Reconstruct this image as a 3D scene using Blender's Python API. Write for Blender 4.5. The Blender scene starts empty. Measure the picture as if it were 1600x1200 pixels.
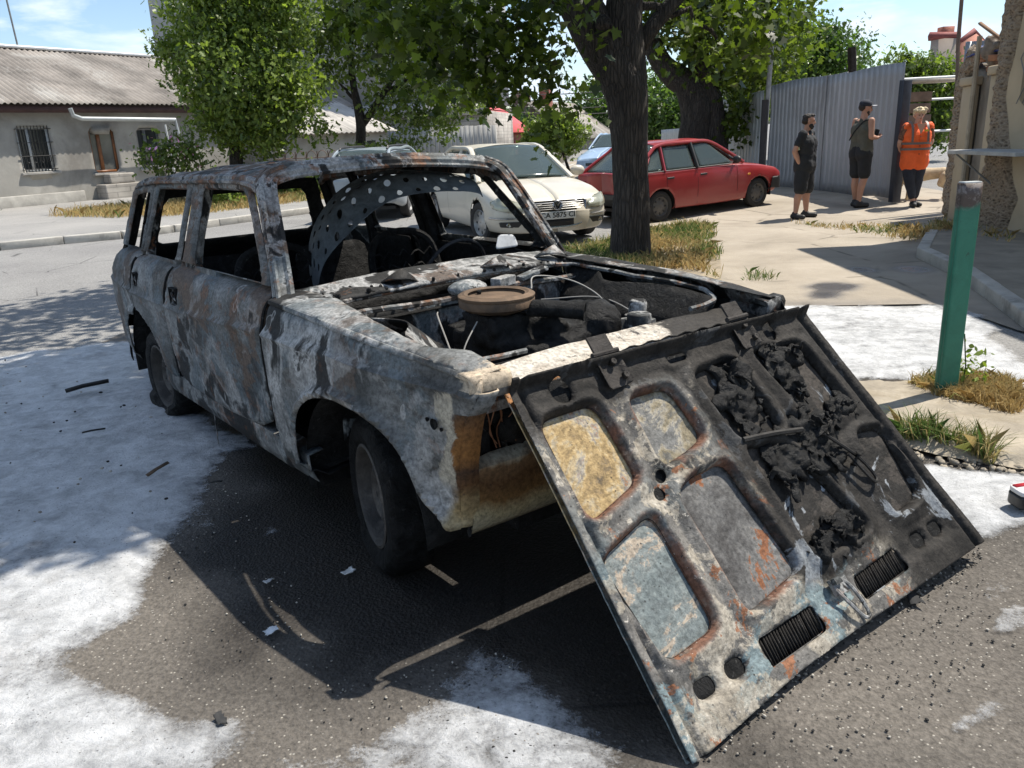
import bpy, bmesh, math, random
import numpy as np
from mathutils import Vector, Matrix, Quaternion

# ------------------------------------------------------------------ camera, light, exposure
SC = bpy.context.scene
COL = SC.collection
CAM_H = 1.5539
FPX = 1261.26
RV = np.array([.9991241, -.0124089, -.0399629])
UV_ = np.array([.0418451, .2962830, .9541831])
FV = np.array([0., .9550196, -.2965428])
CP = np.array([0., 0., CAM_H])
cam = bpy.data.cameras.new('camera')
cam.sensor_width = 36
cam.lens = 36 * FPX / 1600
cam.clip_start = .05
cam.clip_end = 2000
cam_ob = bpy.data.objects.new('camera', cam)
COL.objects.link(cam_ob)
cam_ob.matrix_world = Matrix(((RV[0], UV_[0], -FV[0], 0), (RV[1], UV_[1], -FV[1], 0), (RV[2], UV_[2], -FV[2], CAM_H), (0, 0, 0, 1)))
SC.camera = cam_ob

SUN_EL, SUN_AZ = math.radians(61.5), math.radians(26.3)     # azimuth from +X towards +Y
sd = Vector((math.cos(SUN_EL) * math.cos(SUN_AZ), math.cos(SUN_EL) * math.sin(SUN_AZ), math.sin(SUN_EL)))
sun = bpy.data.lights.new('sun', 'SUN')
sun.energy = 5.0
sun.angle = math.radians(.5)
sun.color = (1, .94, .84)
sun_ob = bpy.data.objects.new('sun', sun)
COL.objects.link(sun_ob)
sun_ob.rotation_euler = sd.to_track_quat('Z', 'Y').to_euler()

W = bpy.data.worlds.new('World')
SC.world = W
W.use_nodes = True
wn, wl = W.node_tree.nodes, W.node_tree.links
bg = wn['Background']
sky = wn.new('ShaderNodeTexSky')
sky.sky_type = 'NISHITA'
sky.sun_disc = False
sky.sun_elevation = SUN_EL
sky.sun_rotation = math.radians(90) - SUN_AZ
sky.air_density = 1.0
sky.dust_density = .25
sky.ozone_density = 3.0
bg.inputs['Strength'].default_value = .118
tc = wn.new('ShaderNodeTexCoord')
sp = wn.new('ShaderNodeSeparateXYZ')
wl.new(tc.outputs['Generated'], sp.inputs[0])
ad = wn.new('ShaderNodeMath'); ad.operation = 'ADD'; ad.inputs[1].default_value = .22
wl.new(sp.outputs[2], ad.inputs[0])
dx = wn.new('ShaderNodeMath'); dx.operation = 'DIVIDE'
dy = wn.new('ShaderNodeMath'); dy.operation = 'DIVIDE'
wl.new(sp.outputs[0], dx.inputs[0]); wl.new(ad.outputs[0], dx.inputs[1])
wl.new(sp.outputs[1], dy.inputs[0]); wl.new(ad.outputs[0], dy.inputs[1])
cb = wn.new('ShaderNodeCombineXYZ')
wl.new(dx.outputs[0], cb.inputs[0]); wl.new(dy.outputs[0], cb.inputs[1])
cn = wn.new('ShaderNodeTexNoise')
cn.inputs['Scale'].default_value = 2.1
cn.inputs['Detail'].default_value = 9
cn.inputs['Roughness'].default_value = .55
cn.inputs['Distortion'].default_value = .25
wl.new(cb.outputs[0], cn.inputs['Vector'])
cr = wn.new('ShaderNodeValToRGB')
cr.color_ramp.elements[0].position = .49
cr.color_ramp.elements[1].position = .61
wl.new(cn.outputs['Fac'], cr.inputs[0])
mx = wn.new('ShaderNodeMix'); mx.data_type = 'RGBA'
wl.new(cr.outputs[0], mx.inputs[0])
wl.new(sky.outputs[0], mx.inputs[6])
mx.inputs[7].default_value = (5.8, 6.6, 7.6, 1)
wl.new(mx.outputs[2], bg.inputs['Color'])

SC.view_settings.view_transform = 'Standard'
SC.view_settings.look = 'None'
SC.view_settings.exposure = .50
SC.view_settings.gamma = 1
SC.render.engine = 'CYCLES'
SC.cycles.max_bounces = 8
SC.cycles.transparent_max_bounces = 12

# ------------------------------------------------------------------ helpers
rng = np.random.default_rng(7)
random.seed(7)
PI = math.pi

def sm(a, b, x):
    t = np.clip((np.asarray(x, float) - a) / (b - a), 0, 1)
    return t * t * (3 - 2 * t)

def zg(x, y):
    """gentle rise of the yard towards the gate"""
    return .16 * sm(13.0, 16.6, y) * sm(1.6, 4.0, x)

def ray(px, py):
    return FV + (px - 800) / FPX * RV - (py - 600) / FPX * UV_

def G(px, py, dz=0.):
    """point of the ground that shows at that place of the photograph"""
    d = ray(px, py)
    z = 0.
    for _ in range(30):
        t = (z + dz - CAM_H) / d[2]
        p = CP + d * t
        z = .5 * z + .5 * float(zg(p[0], p[1]))
    return np.array([p[0], p[1], z + dz])

def AT(px, py, Y):
    d = ray(px, py)
    return CP + d * (Y / d[1])

def ONP(px, py, P, n):
    d = ray(px, py)
    P = np.asarray(P, float); n = np.asarray(n, float)
    return CP + d * (((P - CP) @ n) / (d @ n))

_perm = np.random.default_rng(3).random(65536)
def _h(i, j, k):
    n = (i * 374761393 + j * 668265263 + k * 2147483647 * 3) & 0xffffffff
    n = ((n ^ (n >> 13)) * 1274126177) & 0xffffffff
    return _perm[(n ^ (n >> 16)) & 65535]

def vn(x, y, z=0.):
    x, y, z = np.broadcast_arrays(np.asarray(x, float), np.asarray(y, float), np.asarray(z, float))
    i, j, k = np.floor(x).astype(np.int64), np.floor(y).astype(np.int64), np.floor(z).astype(np.int64)
    u, v, w = x - i, y - j, z - k
    u, v, w = u * u * (3 - 2 * u), v * v * (3 - 2 * v), w * w * (3 - 2 * w)
    r = 0
    for a in (0, 1):
        for b in (0, 1):
            for c in (0, 1):
                r = r + _h(i + a, j + b, k + c) * (u if a else 1 - u) * (v if b else 1 - v) * (w if c else 1 - w)
    return r

def fbm(x, y, z=0., o=4, g=.5):
    s, a, t = 0., 1., 0.
    for q in range(o):
        s = s + a * vn(np.asarray(x) * 2 ** q + 17.3 * q, np.asarray(y) * 2 ** q - 9.1 * q, np.asarray(z) * 2 ** q + 3.7 * q)
        t += a
        a *= g
    return s / t

def sdf(X, Y, poly):
    """signed distance to a polygon, negative inside"""
    poly = np.asarray(poly, float)
    d = np.full(X.shape, 1e18)
    s = np.ones(X.shape)
    n = len(poly)
    for i in range(n):
        a, b = poly[i], poly[i - 1]
        ex, ey = b - a
        wx, wy = X - a[0], Y - a[1]
        t = np.clip((wx * ex + wy * ey) / (ex * ex + ey * ey + 1e-18), 0, 1)
        bx, by = wx - ex * t, wy - ey * t
        d = np.minimum(d, bx * bx + by * by)
        c1, c2, c3 = Y >= a[1], Y < b[1], ex * wy > ey * wx
        s = np.where((c1 & c2 & c3) | (~c1 & ~c2 & ~c3), -s, s)
    return s * np.sqrt(d)

def rpoly(pts, r=.03, n=5):
    """polygon with rounded corners"""
    pts = [np.asarray(p, float) for p in pts]
    out = []
    m = len(pts)
    for i in range(m):
        a, b, c = pts[i - 1], pts[i], pts[(i + 1) % m]
        la, lc = np.linalg.norm(a - b), np.linalg.norm(c - b)
        q = min(r, la * .45, lc * .45)
        p0, p1 = b + (a - b) / la * q, b + (c - b) / lc * q
        for k in range(n + 1):
            t = k / n
            out.append((1 - t) ** 2 * p0 + 2 * t * (1 - t) * b + t * t * p1)
    return np.array(out)

def cr_spline(pts, n=8, closed=False):
    pts = [np.asarray(p, float) for p in pts]
    m = len(pts)
    out = []
    seg = m if closed else m - 1
    for i in range(seg):
        if closed:
            p0, p1, p2, p3 = pts[i - 1], pts[i], pts[(i + 1) % m], pts[(i + 2) % m]
        else:
            p1, p2 = pts[i], pts[i + 1]
            p0 = pts[i - 1] if i else 2 * p1 - p2
            p3 = pts[i + 2] if i + 2 < m else 2 * p2 - p1
        for k in range(n):
            t = k / n
            out.append(.5 * (2 * p1 + (p2 - p0) * t + (2 * p0 - 5 * p1 + 4 * p2 - p3) * t * t + (3 * p1 - p0 - 3 * p2 + p3) * t ** 3))
    if not closed:
        out.append(pts[-1])
    return np.array(out)

class MB:
    """collects shapes into ONE mesh"""
    def __init__(s):
        s.v, s.f, s.n = [], [], 0
        s.attr = []

    def add(s, v, f, a=0.):
        v = np.asarray(v, float).reshape(-1, 3)
        s.v.append(v)
        s.f.append([tuple(int(i) + s.n for i in q) for q in f])
        s.attr.append(np.broadcast_to(np.asarray(a, float), (len(v),)))
        s.n += len(v)
        return s

    def box(s, c, d, rot=None, a=0., taper=1.):
        hx, hy, hz = np.asarray(d, float) / 2
        v = np.array([(x * hx * (taper if z > 0 else 1), y * hy * (taper if z > 0 else 1), z * hz) for z in (-1, 1) for x, y in ((-1, -1), (1, -1), (1, 1), (-1, 1))])
        if rot is not None:
            v = v @ np.asarray(rot).T
        f = [(3, 2, 1, 0), (4, 5, 6, 7), (0, 1, 5, 4), (1, 2, 6, 5), (2, 3, 7, 6), (3, 0, 4, 7)]
        return s.add(v + np.asarray(c), f, a)

    def prism(s, poly, z0, z1, M=None, a=0.):
        poly = np.asarray(poly, float)
        n = len(poly)
        v = np.vstack([np.c_[poly, np.full(n, z0)], np.c_[poly, np.full(n, z1)]])
        if M is not None:
            v = M(v)
        f = [tuple(range(n - 1, -1, -1)), tuple(range(n, 2 * n))] + [(i, (i + 1) % n, n + (i + 1) % n, n + i) for i in range(n)]
        return s.add(v, f, a)

    def tube(s, path, r, n=8, caps=True, flat=1., up=None, a=0.):
        P = np.asarray(path, float)
        m = len(P)
        R = np.broadcast_to(np.asarray(r, float), (m,))
        T = np.gradient(P, axis=0)
        T /= np.linalg.norm(T, axis=1)[:, None] + 1e-12
        u = np.array(up if up is not None else ((0, 0, 1) if abs(T[0][2]) < .9 else (1, 0, 0)), float)
        V = []
        for i in range(m):
            u = u - T[i] * (u @ T[i])
            u /= np.linalg.norm(u) + 1e-12
            w = np.cross(T[i], u)
            for k in range(n):
                t = 2 * PI * k / n
                V.append(P[i] + R[i] * (math.cos(t) * u * flat + math.sin(t) * w))
        f = [(i * n + k, i * n + (k + 1) % n, (i + 1) * n + (k + 1) % n, (i + 1) * n + k) for i in range(m - 1) for k in range(n)]
        if caps:
            f += [tuple(range(n - 1, -1, -1)), tuple((m - 1) * n + k for k in range(n))]
        return s.add(V, f, a)

    def lathe(s, prof, c=(0, 0, 0), ax='z', n=32, caps=False, a=0.):
        """prof: (radius, height) pairs round an axis"""
        V = []
        for r, h in prof:
            for k in range(n):
                t = 2 * PI * k / n
                x, y = r * math.cos(t), r * math.sin(t)
                V.append({'z': (x, y, h), 'y': (x, h, -y), 'x': (h, x, y)}[ax])
        m = len(prof)
        f = [(i * n + k, i * n + (k + 1) % n, (i + 1) * n + (k + 1) % n, (i + 1) * n + k) for i in range(m - 1) for k in range(n)]
        if caps:
            f += [tuple(range(n - 1, -1, -1)), tuple((m - 1) * n + k for k in range(n))]
        return s.add(np.array(V) + np.asarray(c), f, a)

    def ell(s, c, r, n=12, m=8, rot=None, a=0.):
        V = [(0, 0, -1)]
        for i in range(1, m):
            t = -PI / 2 + PI * i / m
            for k in range(n):
                V.append((math.cos(t) * math.cos(2 * PI * k / n), math.cos(t) * math.sin(2 * PI * k / n), math.sin(t)))
        V.append((0, 0, 1))
        f = [(0, 1 + (k + 1) % n, 1 + k) for k in range(n)]
        for i in range(m - 2):
            f += [(1 + i * n + k, 1 + i * n + (k + 1) % n, 1 + (i + 1) * n + (k + 1) % n, 1 + (i + 1) * n + k) for k in range(n)]
        L = len(V) - 1
        f += [(L, 1 + (m - 2) * n + k, 1 + (m - 2) * n + (k + 1) % n) for k in range(n)]
        V = np.array(V) * np.asarray(r, float)
        if rot is not None:
            V = V @ np.asarray(rot).T
        return s.add(V + np.asarray(c), f, a)

    def cap(s, p, q, r0, r1, n=10):
        """tapered capsule"""
        p, q = np.asarray(p, float), np.asarray(q, float)
        d = (q - p) / (np.linalg.norm(q - p) + 1e-9)
        ts = [-.95, -.7, -.35, 0]
        path = [p + d * r0 * t for t in ts] + [q - d * r1 * t for t in ts[::-1]]
        rr = [r0 * math.sqrt(max(.02, 1 - t * t)) for t in ts] + [r1 * math.sqrt(max(.02, 1 - t * t)) for t in ts[::-1]]
        return s.tube(path, rr, n)

    def grid(s, P, a=0., flip=False):
        """P: (m, n, 3) array of points"""
        m, n = P.shape[:2]
        i, j = np.meshgrid(np.arange(m - 1), np.arange(n - 1), indexing='ij')
        b = (i * n + j).ravel()
        f = np.c_[b, b + n, b + n + 1, b + 1]
        if flip:
            f = f[:, ::-1]
        return s.add(P.reshape(-1, 3), f, np.asarray(a, float).ravel() if np.ndim(a) else a)

    def sheet(s, poly, mapf, res, holes=(), a=None):
        """a sheet cut to an outline with holes; mapf(u, v, D) places it, D = distance to the edge (negative inside)"""
        poly = np.asarray(poly, float)
        lo, hi = poly.min(0) - res, poly.max(0) + res
        nu, nv = int((hi[0] - lo[0]) / res) + 2, int((hi[1] - lo[1]) / res) + 2
        U, V = np.meshgrid(lo[0] + res * np.arange(nu), lo[1] + res * np.arange(nv), indexing='ij')
        def D_(U, V):
            D = sdf(U, V, poly)
            for h in holes:
                D = np.maximum(D, -sdf(U, V, h))
            return D
        e = res * .05
        for _ in range(2):
            D = D_(U, V)
            gx, gy = (D_(U + e, V) - D) / e, (D_(U, V + e) - D) / e
            q = np.hypot(gx, gy) + 1e-9
            k = np.abs(D) < .62 * res
            U = np.where(k, U - D * gx / q, U)
            V = np.where(k, V - D * gy / q, V)
        D = D_(U, V)
        ins = D <= res * .1
        idx = np.arange(nu * nv).reshape(nu, nv)
        f = []
        c = np.stack([idx[:-1, :-1], idx[1:, :-1], idx[1:, 1:], idx[:-1, 1:]], -1).reshape(-1, 4)
        o = ins.ravel()[c]
        k = o.sum(1)
        f += [tuple(q) for q in c[k == 4]]
        f += [tuple(q[w]) for q, w in zip(c[k == 3], o[k == 3])]
        used = np.zeros(nu * nv, bool)
        for q in f:
            used[list(q)] = True
        re = np.cumsum(used) - 1
        uu, vv, dd = U.ravel()[used], V.ravel()[used], D.ravel()[used]
        P = mapf(uu, vv, dd)
        s.add(np.stack(P, -1), [tuple(re[list(q)]) for q in f], 0. if a is None else a(uu, vv, dd))
        return s

    def build(s, name, m, parent=None, smooth=True, solid=0., off=0., bevel=0., attr=False, auto=40):
        me = bpy.data.meshes.new(name)
        V = np.vstack(s.v)
        F = [q for fs in s.f for q in fs]
        me.vertices.add(len(V))
        me.vertices.foreach_set('co', V.ravel())
        L = np.fromiter((len(q) for q in F), np.int32, len(F))
        me.loops.add(int(L.sum()))
        me.loops.foreach_set('vertex_index', np.fromiter((i for q in F for i in q), np.int32, int(L.sum())))
        me.polygons.add(len(F))
        me.polygons.foreach_set('loop_start', np.concatenate([[0], np.cumsum(L)[:-1]]).astype(np.int32))
        me.update(calc_edges=True)
        me.validate()
        if attr:
            at = me.attributes.new('mask', 'FLOAT', 'POINT')
            A = np.concatenate(s.attr)
            if len(A) == len(me.vertices):
                at.data.foreach_set('value', A)
        if smooth:
            me.polygons.foreach_set('use_smooth', [True] * len(me.polygons))
            if auto:
                me.set_sharp_from_angle(angle=math.radians(auto))
        if m is not None:
            me.materials.append(m)
        ob = bpy.data.objects.new(name, me)
        COL.objects.link(ob)
        if parent is not None:
            ob.parent = parent
        if solid:
            q = ob.modifiers.new('solid', 'SOLIDIFY'); q.thickness = solid; q.offset = off
        if bevel:
            q = ob.modifiers.new('bevel', 'BEVEL'); q.width = bevel; q.segments = 2; q.limit_method = 'ANGLE'
        return ob

def tag(o, label=None, cat=None, group=None, kind=None):
    if label: o['label'] = label
    if cat: o['category'] = cat
    if group: o['group'] = group
    if kind: o['kind'] = kind
    return o

def thing(name, label, cat, loc=(0, 0, 0), rz=0., group=None, scale=1.):
    o = bpy.data.objects.new(name, None)
    COL.objects.link(o)
    o.empty_display_size = .1
    o.location = loc
    o.rotation_euler = (0, 0, rz)
    o.scale = (scale,) * 3
    return tag(o, label, cat, group)

def melt(ob, voxel, smooth=4, noise=0., nscale=8.):
    """fuse overlapping volumes of a mesh object into one continuous skin"""
    r = ob.modifiers.new('fuse', 'REMESH'); r.mode = 'VOXEL'; r.voxel_size = voxel
    if smooth:
        q = ob.modifiers.new('soft', 'SMOOTH'); q.iterations = smooth; q.factor = .5
    dg = bpy.context.evaluated_depsgraph_get()
    me = bpy.data.meshes.new_from_object(ob.evaluated_get(dg))
    mats = list(ob.data.materials)
    ob.modifiers.clear()
    old = ob.data
    ob.data = me
    bpy.data.meshes.remove(old)
    me.name = ob.name
    if not me.materials:
        for m in mats: me.materials.append(m)
    n = len(me.vertices)
    if noise:
        co = np.empty(n * 3); me.vertices.foreach_get('co', co); co = co.reshape(-1, 3)
        no = np.empty(n * 3); me.vertices.foreach_get('normal', no); no = no.reshape(-1, 3)
        k = (fbm(co[:, 0] * nscale, co[:, 1] * nscale, co[:, 2] * nscale) - .5) * 2 * noise
        me.vertices.foreach_set('co', (co + no * k[:, None]).ravel())
    me.polygons.foreach_set('use_smooth', [True] * len(me.polygons))
    me.update()
    return ob

def rotz(a):
    c, s = math.cos(a), math.sin(a)
    return np.array([[c, -s, 0], [s, c, 0], [0, 0, 1.]])
def rotx(a):
    c, s = math.cos(a), math.sin(a)
    return np.array([[1, 0, 0], [0, c, -s], [0, s, c]])
def roty(a):
    c, s = math.cos(a), math.sin(a)
    return np.array([[c, 0, s], [0, 1, 0], [-s, 0, c]])

# ------------------------------------------------------------------ materials
class NT:
    """terse node builder"""
    def __init__(s, name):
        s.m = bpy.data.materials.new(name)
        s.m.use_nodes = True
        s.t = s.m.node_tree
        s.t.nodes.clear()
        s.out = s.t.nodes.new('ShaderNodeOutputMaterial')
        s.co = s.t.nodes.new('ShaderNodeTexCoord').outputs['Object']
    def n(s, ty, **k):
        o = s.t.nodes.new('ShaderNode' + ty)
        for a, b in k.items(): setattr(o, a, b)
        return o
    def put(s, sock, v):
        if isinstance(v, bpy.types.NodeSocket): s.t.links.new(v, sock)
        elif v is not None:
            if isinstance(v, (tuple, list)) and len(v) == 3 and sock.type == 'RGBA': v = (*v, 1)
            sock.default_value = v
    def vec(s, scale=(1, 1, 1), loc=(0, 0, 0), rot=(0, 0, 0), src=None):
        o = s.n('Mapping')
        s.put(o.inputs['Vector'], src or s.co)
        o.inputs['Scale'].default_value = scale; o.inputs['Location'].default_value = loc; o.inputs['Rotation'].default_value = rot
        return o.outputs[0]
    def noise(s, sc, det=4, ro=.5, dist=0., v=None):
        o = s.n('TexNoise')
        s.put(o.inputs['Vector'], v or s.co)
        for a, b in (('Scale', sc), ('Detail', det), ('Roughness', ro), ('Distortion', dist)): o.inputs[a].default_value = b
        return o.outputs['Fac']
    def voro(s, sc, v=None, feat='F1', out='Distance', rnd=1.):
        o = s.n('TexVoronoi', feature=feat)
        s.put(o.inputs['Vector'], v or s.co); o.inputs['Scale'].default_value = sc; o.inputs['Randomness'].default_value = rnd
        return o.outputs[out]
    def ramp(s, fac, stops, interp='LINEAR'):
        lo, hi = min(p for p, _ in stops), max(p for p, _ in stops)
        if lo < 0 or hi > 1:
            fac = s.math('DIVIDE', s.math('SUBTRACT', fac, lo - .01), hi - lo + .02)
            stops = [((p - lo + .01) / (hi - lo + .02), c) for p, c in stops]
        o = s.n('ValToRGB'); e = o.color_ramp
        e.interpolation = interp
        while len(e.elements) < len(stops): e.elements.new(1.)
        for q, (p, c) in zip(e.elements, stops):
            q.position = p
            q.color = (c, c, c, 1) if not isinstance(c, (tuple, list)) else (*c, 1)
        s.put(o.inputs[0], fac)
        return o.outputs[0]
    def mix(s, fac, a, b, mode='MIX'):
        o = s.n('Mix', data_type='RGBA', blend_type=mode)
        s.put(o.inputs[0], fac); s.put(o.inputs[6], a); s.put(o.inputs[7], b)
        return o.outputs[2]
    def math(s, op, a, b=0., clamp=False):
        o = s.n('Math', operation=op, use_clamp=clamp)
        s.put(o.inputs[0], a); s.put(o.inputs[1], b)
        return o.outputs[0]
    def sep(s, v=None):
        o = s.n('SeparateXYZ'); s.put(o.inputs[0], v or s.co)
        return o.outputs
    def attr(s, name='mask', out='Fac'):
        return s.n('Attribute', attribute_name=name).outputs[out]
    def bump(s, h, strength=.5, dist=.01, nrm=None):
        o = s.n('Bump'); o.inputs['Strength'].default_value = strength; o.inputs['Distance'].default_value = dist
        s.put(o.inputs['Height'], h)
        if nrm is not None: s.put(o.inputs['Normal'], nrm)
        return o.outputs[0]
    def bsdf(s, col, rough=.8, metal=0., nrm=None, spec=None, **k):
        o = s.n('BsdfPrincipled')
        s.put(o.inputs['Base Color'], col); s.put(o.inputs['Roughness'], rough); s.put(o.inputs['Metallic'], metal)
        if nrm is not None: s.put(o.inputs['Normal'], nrm)
        if spec is not None: s.put(o.inputs['Specular IOR Level'], spec)
        for a, b in k.items(): s.put(o.inputs[a.replace('_', ' ')], b)
        return o.outputs[0]
    def done(s, sh):
        s.t.links.new(sh, s.out.inputs['Surface'])
        return s.m

def plain(name, col, rough=.7, metal=0., var=.25, sc=6., bump=.15, bs=40., dirt=None, spec=None, coat=0.):
    """a surface with mottling, fine grain and a little dirt"""
    t = NT(name)
    c = np.array(col)
    n1 = t.noise(sc, 6, .6, .3)
    k = t.mix(t.ramp(n1, [(.3, 0.), (.7, 1.)]), tuple(c * (1 - var)), tuple(np.minimum(c * (1 + var), 1)))
    if dirt:
        k = t.mix(t.ramp(t.noise(sc * .5, 7, .65, .6), [(.52, 0.), (.66, .85)]), k, dirt)
    nb = t.bump(t.noise(bs, 5, .6), bump, .01)
    return t.done(t.bsdf(k, rough, metal, nb, spec, Coat_Weight=coat))
def burnt(name, dark=0., rust=.3, ash=.5, sc=2.2, blue=.4, gold=None, shift=(0, 0, 0), bump=.35, paint=None, low=0.):
    """fire-scoured sheet steel: soot, scale rings, ash, rust"""
    t = NT(name)
    S_ = lambda q, e: (shift[0] + q, shift[1] + 1.7 * q, shift[2] + e)
    n1 = t.noise(sc * .7, 7, .58, .6, t.vec((1, 1, .9), shift))
    k = t.ramp(n1, [(.28, .030), (.39, (.055, .057, .055)), (.47, (.105, .108, .105)), (.55, (.15, .152, .148)), (.62, (.095, .093, .086)), (.70, (.20, .197, .187)), (.78, (.12, .12, .115))])
    # drag marks left by smoke and water
    st = t.noise(3.2, 8, .7, .4, t.vec((.5, .5, 2.4), shift, (0, .2, 0)))
    k = t.mix(1., k, t.ramp(st, [(.32, .45), (.5, 1.), (.68, 1.6)]), 'MULTIPLY')
    # bluish bare steel and brown scorched primer, both with torn edges
    bl = t.ramp(t.noise(1.9, 8, .64, .5, t.vec((1, 1, 1), S_(7, 5))), [(.53, 0.), (.56, 1.)])
    k = t.mix(t.math('MULTIPLY', bl, blue), k, (.13, .165, .185))
    br = t.ramp(t.noise(2.2, 9, .66, .4, t.vec((1, 1, 1.1), S_(3.3, 1))), [(.575 - .09 * rust, 0.), (.592 - .09 * rust, 1.)])
    k = t.mix(t.math('MULTIPLY', br, min(.95, .35 + rust)), k, (.105, .072, .052))
    # pale ash, crisp where the paint film tore
    na = t.noise(sc * .95, 8, .60, .7, t.vec((1, 1, 1), S_(11, 3)))
    pa = t.ramp(na, [(.560 - .085 * ash, 0.), (.585 - .085 * ash, .55), (.66 - .085 * ash, 1.)])
    pc = t.mix(t.ramp(t.noise(sc * 5, 7, .7, .4), [(.35, 0.), (.65, 1.)]), (.20, .198, .19), (.44, .432, .415))
    k = t.mix(t.math('MULTIPLY', pa, min(.92, .45 + .5 * ash)), k, pc)
    # soot islands with a pale burnt rim
    ni = t.noise(sc * 1.05, 7, .58, .5, t.vec((1, 1, .8), S_(5, 9)))
    if low:     # the fire stood longest under the car: the soot is thickest along the sills
        ni = t.math('ADD', ni, t.math('MULTIPLY', t.math('SUBTRACT', .52, t.sep()[2]), low))
    e0 = .600 - .10 * dark
    rim = t.ramp(ni, [(e0 - .06, 0.), (e0 - .022, .7), (e0, .2)])
    k = t.mix(t.math('MULTIPLY', rim, .35 + .5 * ash), k, (.44, .435, .42))
    k = t.mix(t.ramp(ni, [(e0 - .012, 0.), (e0 + .022, .95)]), k, (.013, .0128, .0125))
    nj = t.noise(sc * 2.1, 3, .5, .5, t.vec((1, 1, .7), S_(2, 14)))
    rj = t.ramp(nj, [(.655, 0.), (.668, .8), (.69, .2), (.70, 0.)])
    k = t.mix(t.math('MULTIPLY', rj, .7), k, (.46, .455, .44))
    k = t.mix(t.ramp(nj, [(.695, 0.), (.71, .85)]), k, (.05, .05, .048))
    # rust freckles
    rs = t.ramp(t.noise(10, 9, .72, .4, t.vec((1, 1, 1), S_(1.3, 9))), [(.61 - .07 * rust, 0.), (.64 - .07 * rust, 1.)])
    k = t.mix(t.math('MULTIPLY', rs, min(1., .8 * rust)), k, (.20, .085, .038))
    if paint:
        pm = t.ramp(t.noise(2.9, 7, .66, .5, t.vec((1, 1, 1), (11, 3, 2))), [(.49, 0.), (.515, 1.)])
        k = t.mix(pm, k, paint)
    if gold:
        k = gold(t, k)
    # pits and flakes
    pit = t.ramp(t.voro(38), [(.05, 0.), (.14, 1.)])
    pm = t.ramp(t.noise(7, 4, .6), [(.48, 1.), (.56, 0.)])
    k = t.mix(t.math('MAXIMUM', pit, pm), (.02, .018, .016), k)
    fl = t.ramp(t.noise(70, 3, .7), [(.34, .6), (.62, 1.2)])
    k = t.mix(1., k, fl, 'MULTIPLY')
    b1 = t.bump(t.noise(26, 7, .7), bump, .012)
    b2 = t.bump(t.math('ADD', pa, t.math('MULTIPLY', br, .6)), .35, .004, b1)
    rough = t.ramp(n1, [(.3, .55), (.7, .85)])
    return t.done(t.bsdf(k, rough, .05, b2, .22))

def soot(name, col=(.014, .0138, .0136), var=.7, rough=.75, bump=.8, sc=22., fleck=.25):
    t = NT(name)
    n = t.noise(sc, 8, .72, .5)
    c = np.array(col)
    k = t.mix(t.ramp(n, [(.3, 0.), (.7, 1.)]), tuple(c * (1 - var)), tuple(c * (1 + var * 1.6)))
    if fleck:
        k = t.mix(t.math('MULTIPLY', t.ramp(t.noise(sc * 2.2, 5, .7, .3, t.vec((1, 1, 1), (4, 4, 4))), [(.62, 0.), (.70, 1.)]), fleck), k, (.30, .29, .275))
    return t.done(t.bsdf(k, rough, 0., t.bump(n, bump, .03), .14))

M_SIDE = burnt('scorched_panel', dark=.15, rust=.5, ash=.3, sc=2.6, low=.30)
M_DOOR = burnt('scorched_door', dark=.30, rust=.5, ash=.26, sc=2.3, shift=(2.3, 0, 1.1), low=.22)
M_QUART = burnt('scorched_quarter', dark=.22, rust=.35, ash=.22, sc=2.0, shift=(5, 1, 0), blue=.5, low=.18)
M_ROOF = burnt('rusted_roof', dark=.35, rust=.95, ash=.5, sc=5., blue=.55, shift=(1, 6, 2), bump=.8)
M_PILLAR = burnt('scorched_pillar', dark=.5, rust=.75, ash=.55, sc=6., shift=(3, 3, 0))
M_COWL = burnt('ashy_cowl', dark=.45, rust=.4, ash=.85, sc=4., shift=(8, 0, 3), bump=.7)
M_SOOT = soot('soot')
M_CHAR = soot('charred_lumps', (.013, .0127, .0124), .8, .42, .6, 22., .12)
M_TYRE = soot('burnt_rubber', (.008, .0079, .0078), .9, .5, 1., 20., .16)
M_RIM = plain('scorched_rim', (.052, .046, .041), .7, .3, .45, 14., .6, 40., (.17, .15, .13))
M_INNER = burnt('scorched_inner_wing', dark=.95, rust=.3, ash=.6, sc=4., blue=.7)

def _slam(t, k):
    # the cross panel is burnt white on one half and sooty on the other
    x = t.sep()
    w = t.math('ADD', x[1], t.math('MULTIPLY', t.math('SUBTRACT', t.noise(5, 6, .65, .5), .5), .45))
    a = t.mix(t.ramp(t.noise(16, 7, .7, .4), [(.35, 0.), (.65, 1.)]), (.36, .31, .25), (.58, .54, .47))
    a = t.mix(t.ramp(t.noise(9, 6, .7, .3, t.vec((1, 1, 1), (2, 2, 2))), [(.60, 0.), (.66, 1.)]), a, (.05, .045, .04))
    return t.mix(t.ramp(w, [(.12, 0.), (.17, 1.)]), a, (.034, .030, .026))
M_SLAM = burnt('cross_panel', dark=0., gold=_slam, bump=.6)

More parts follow.
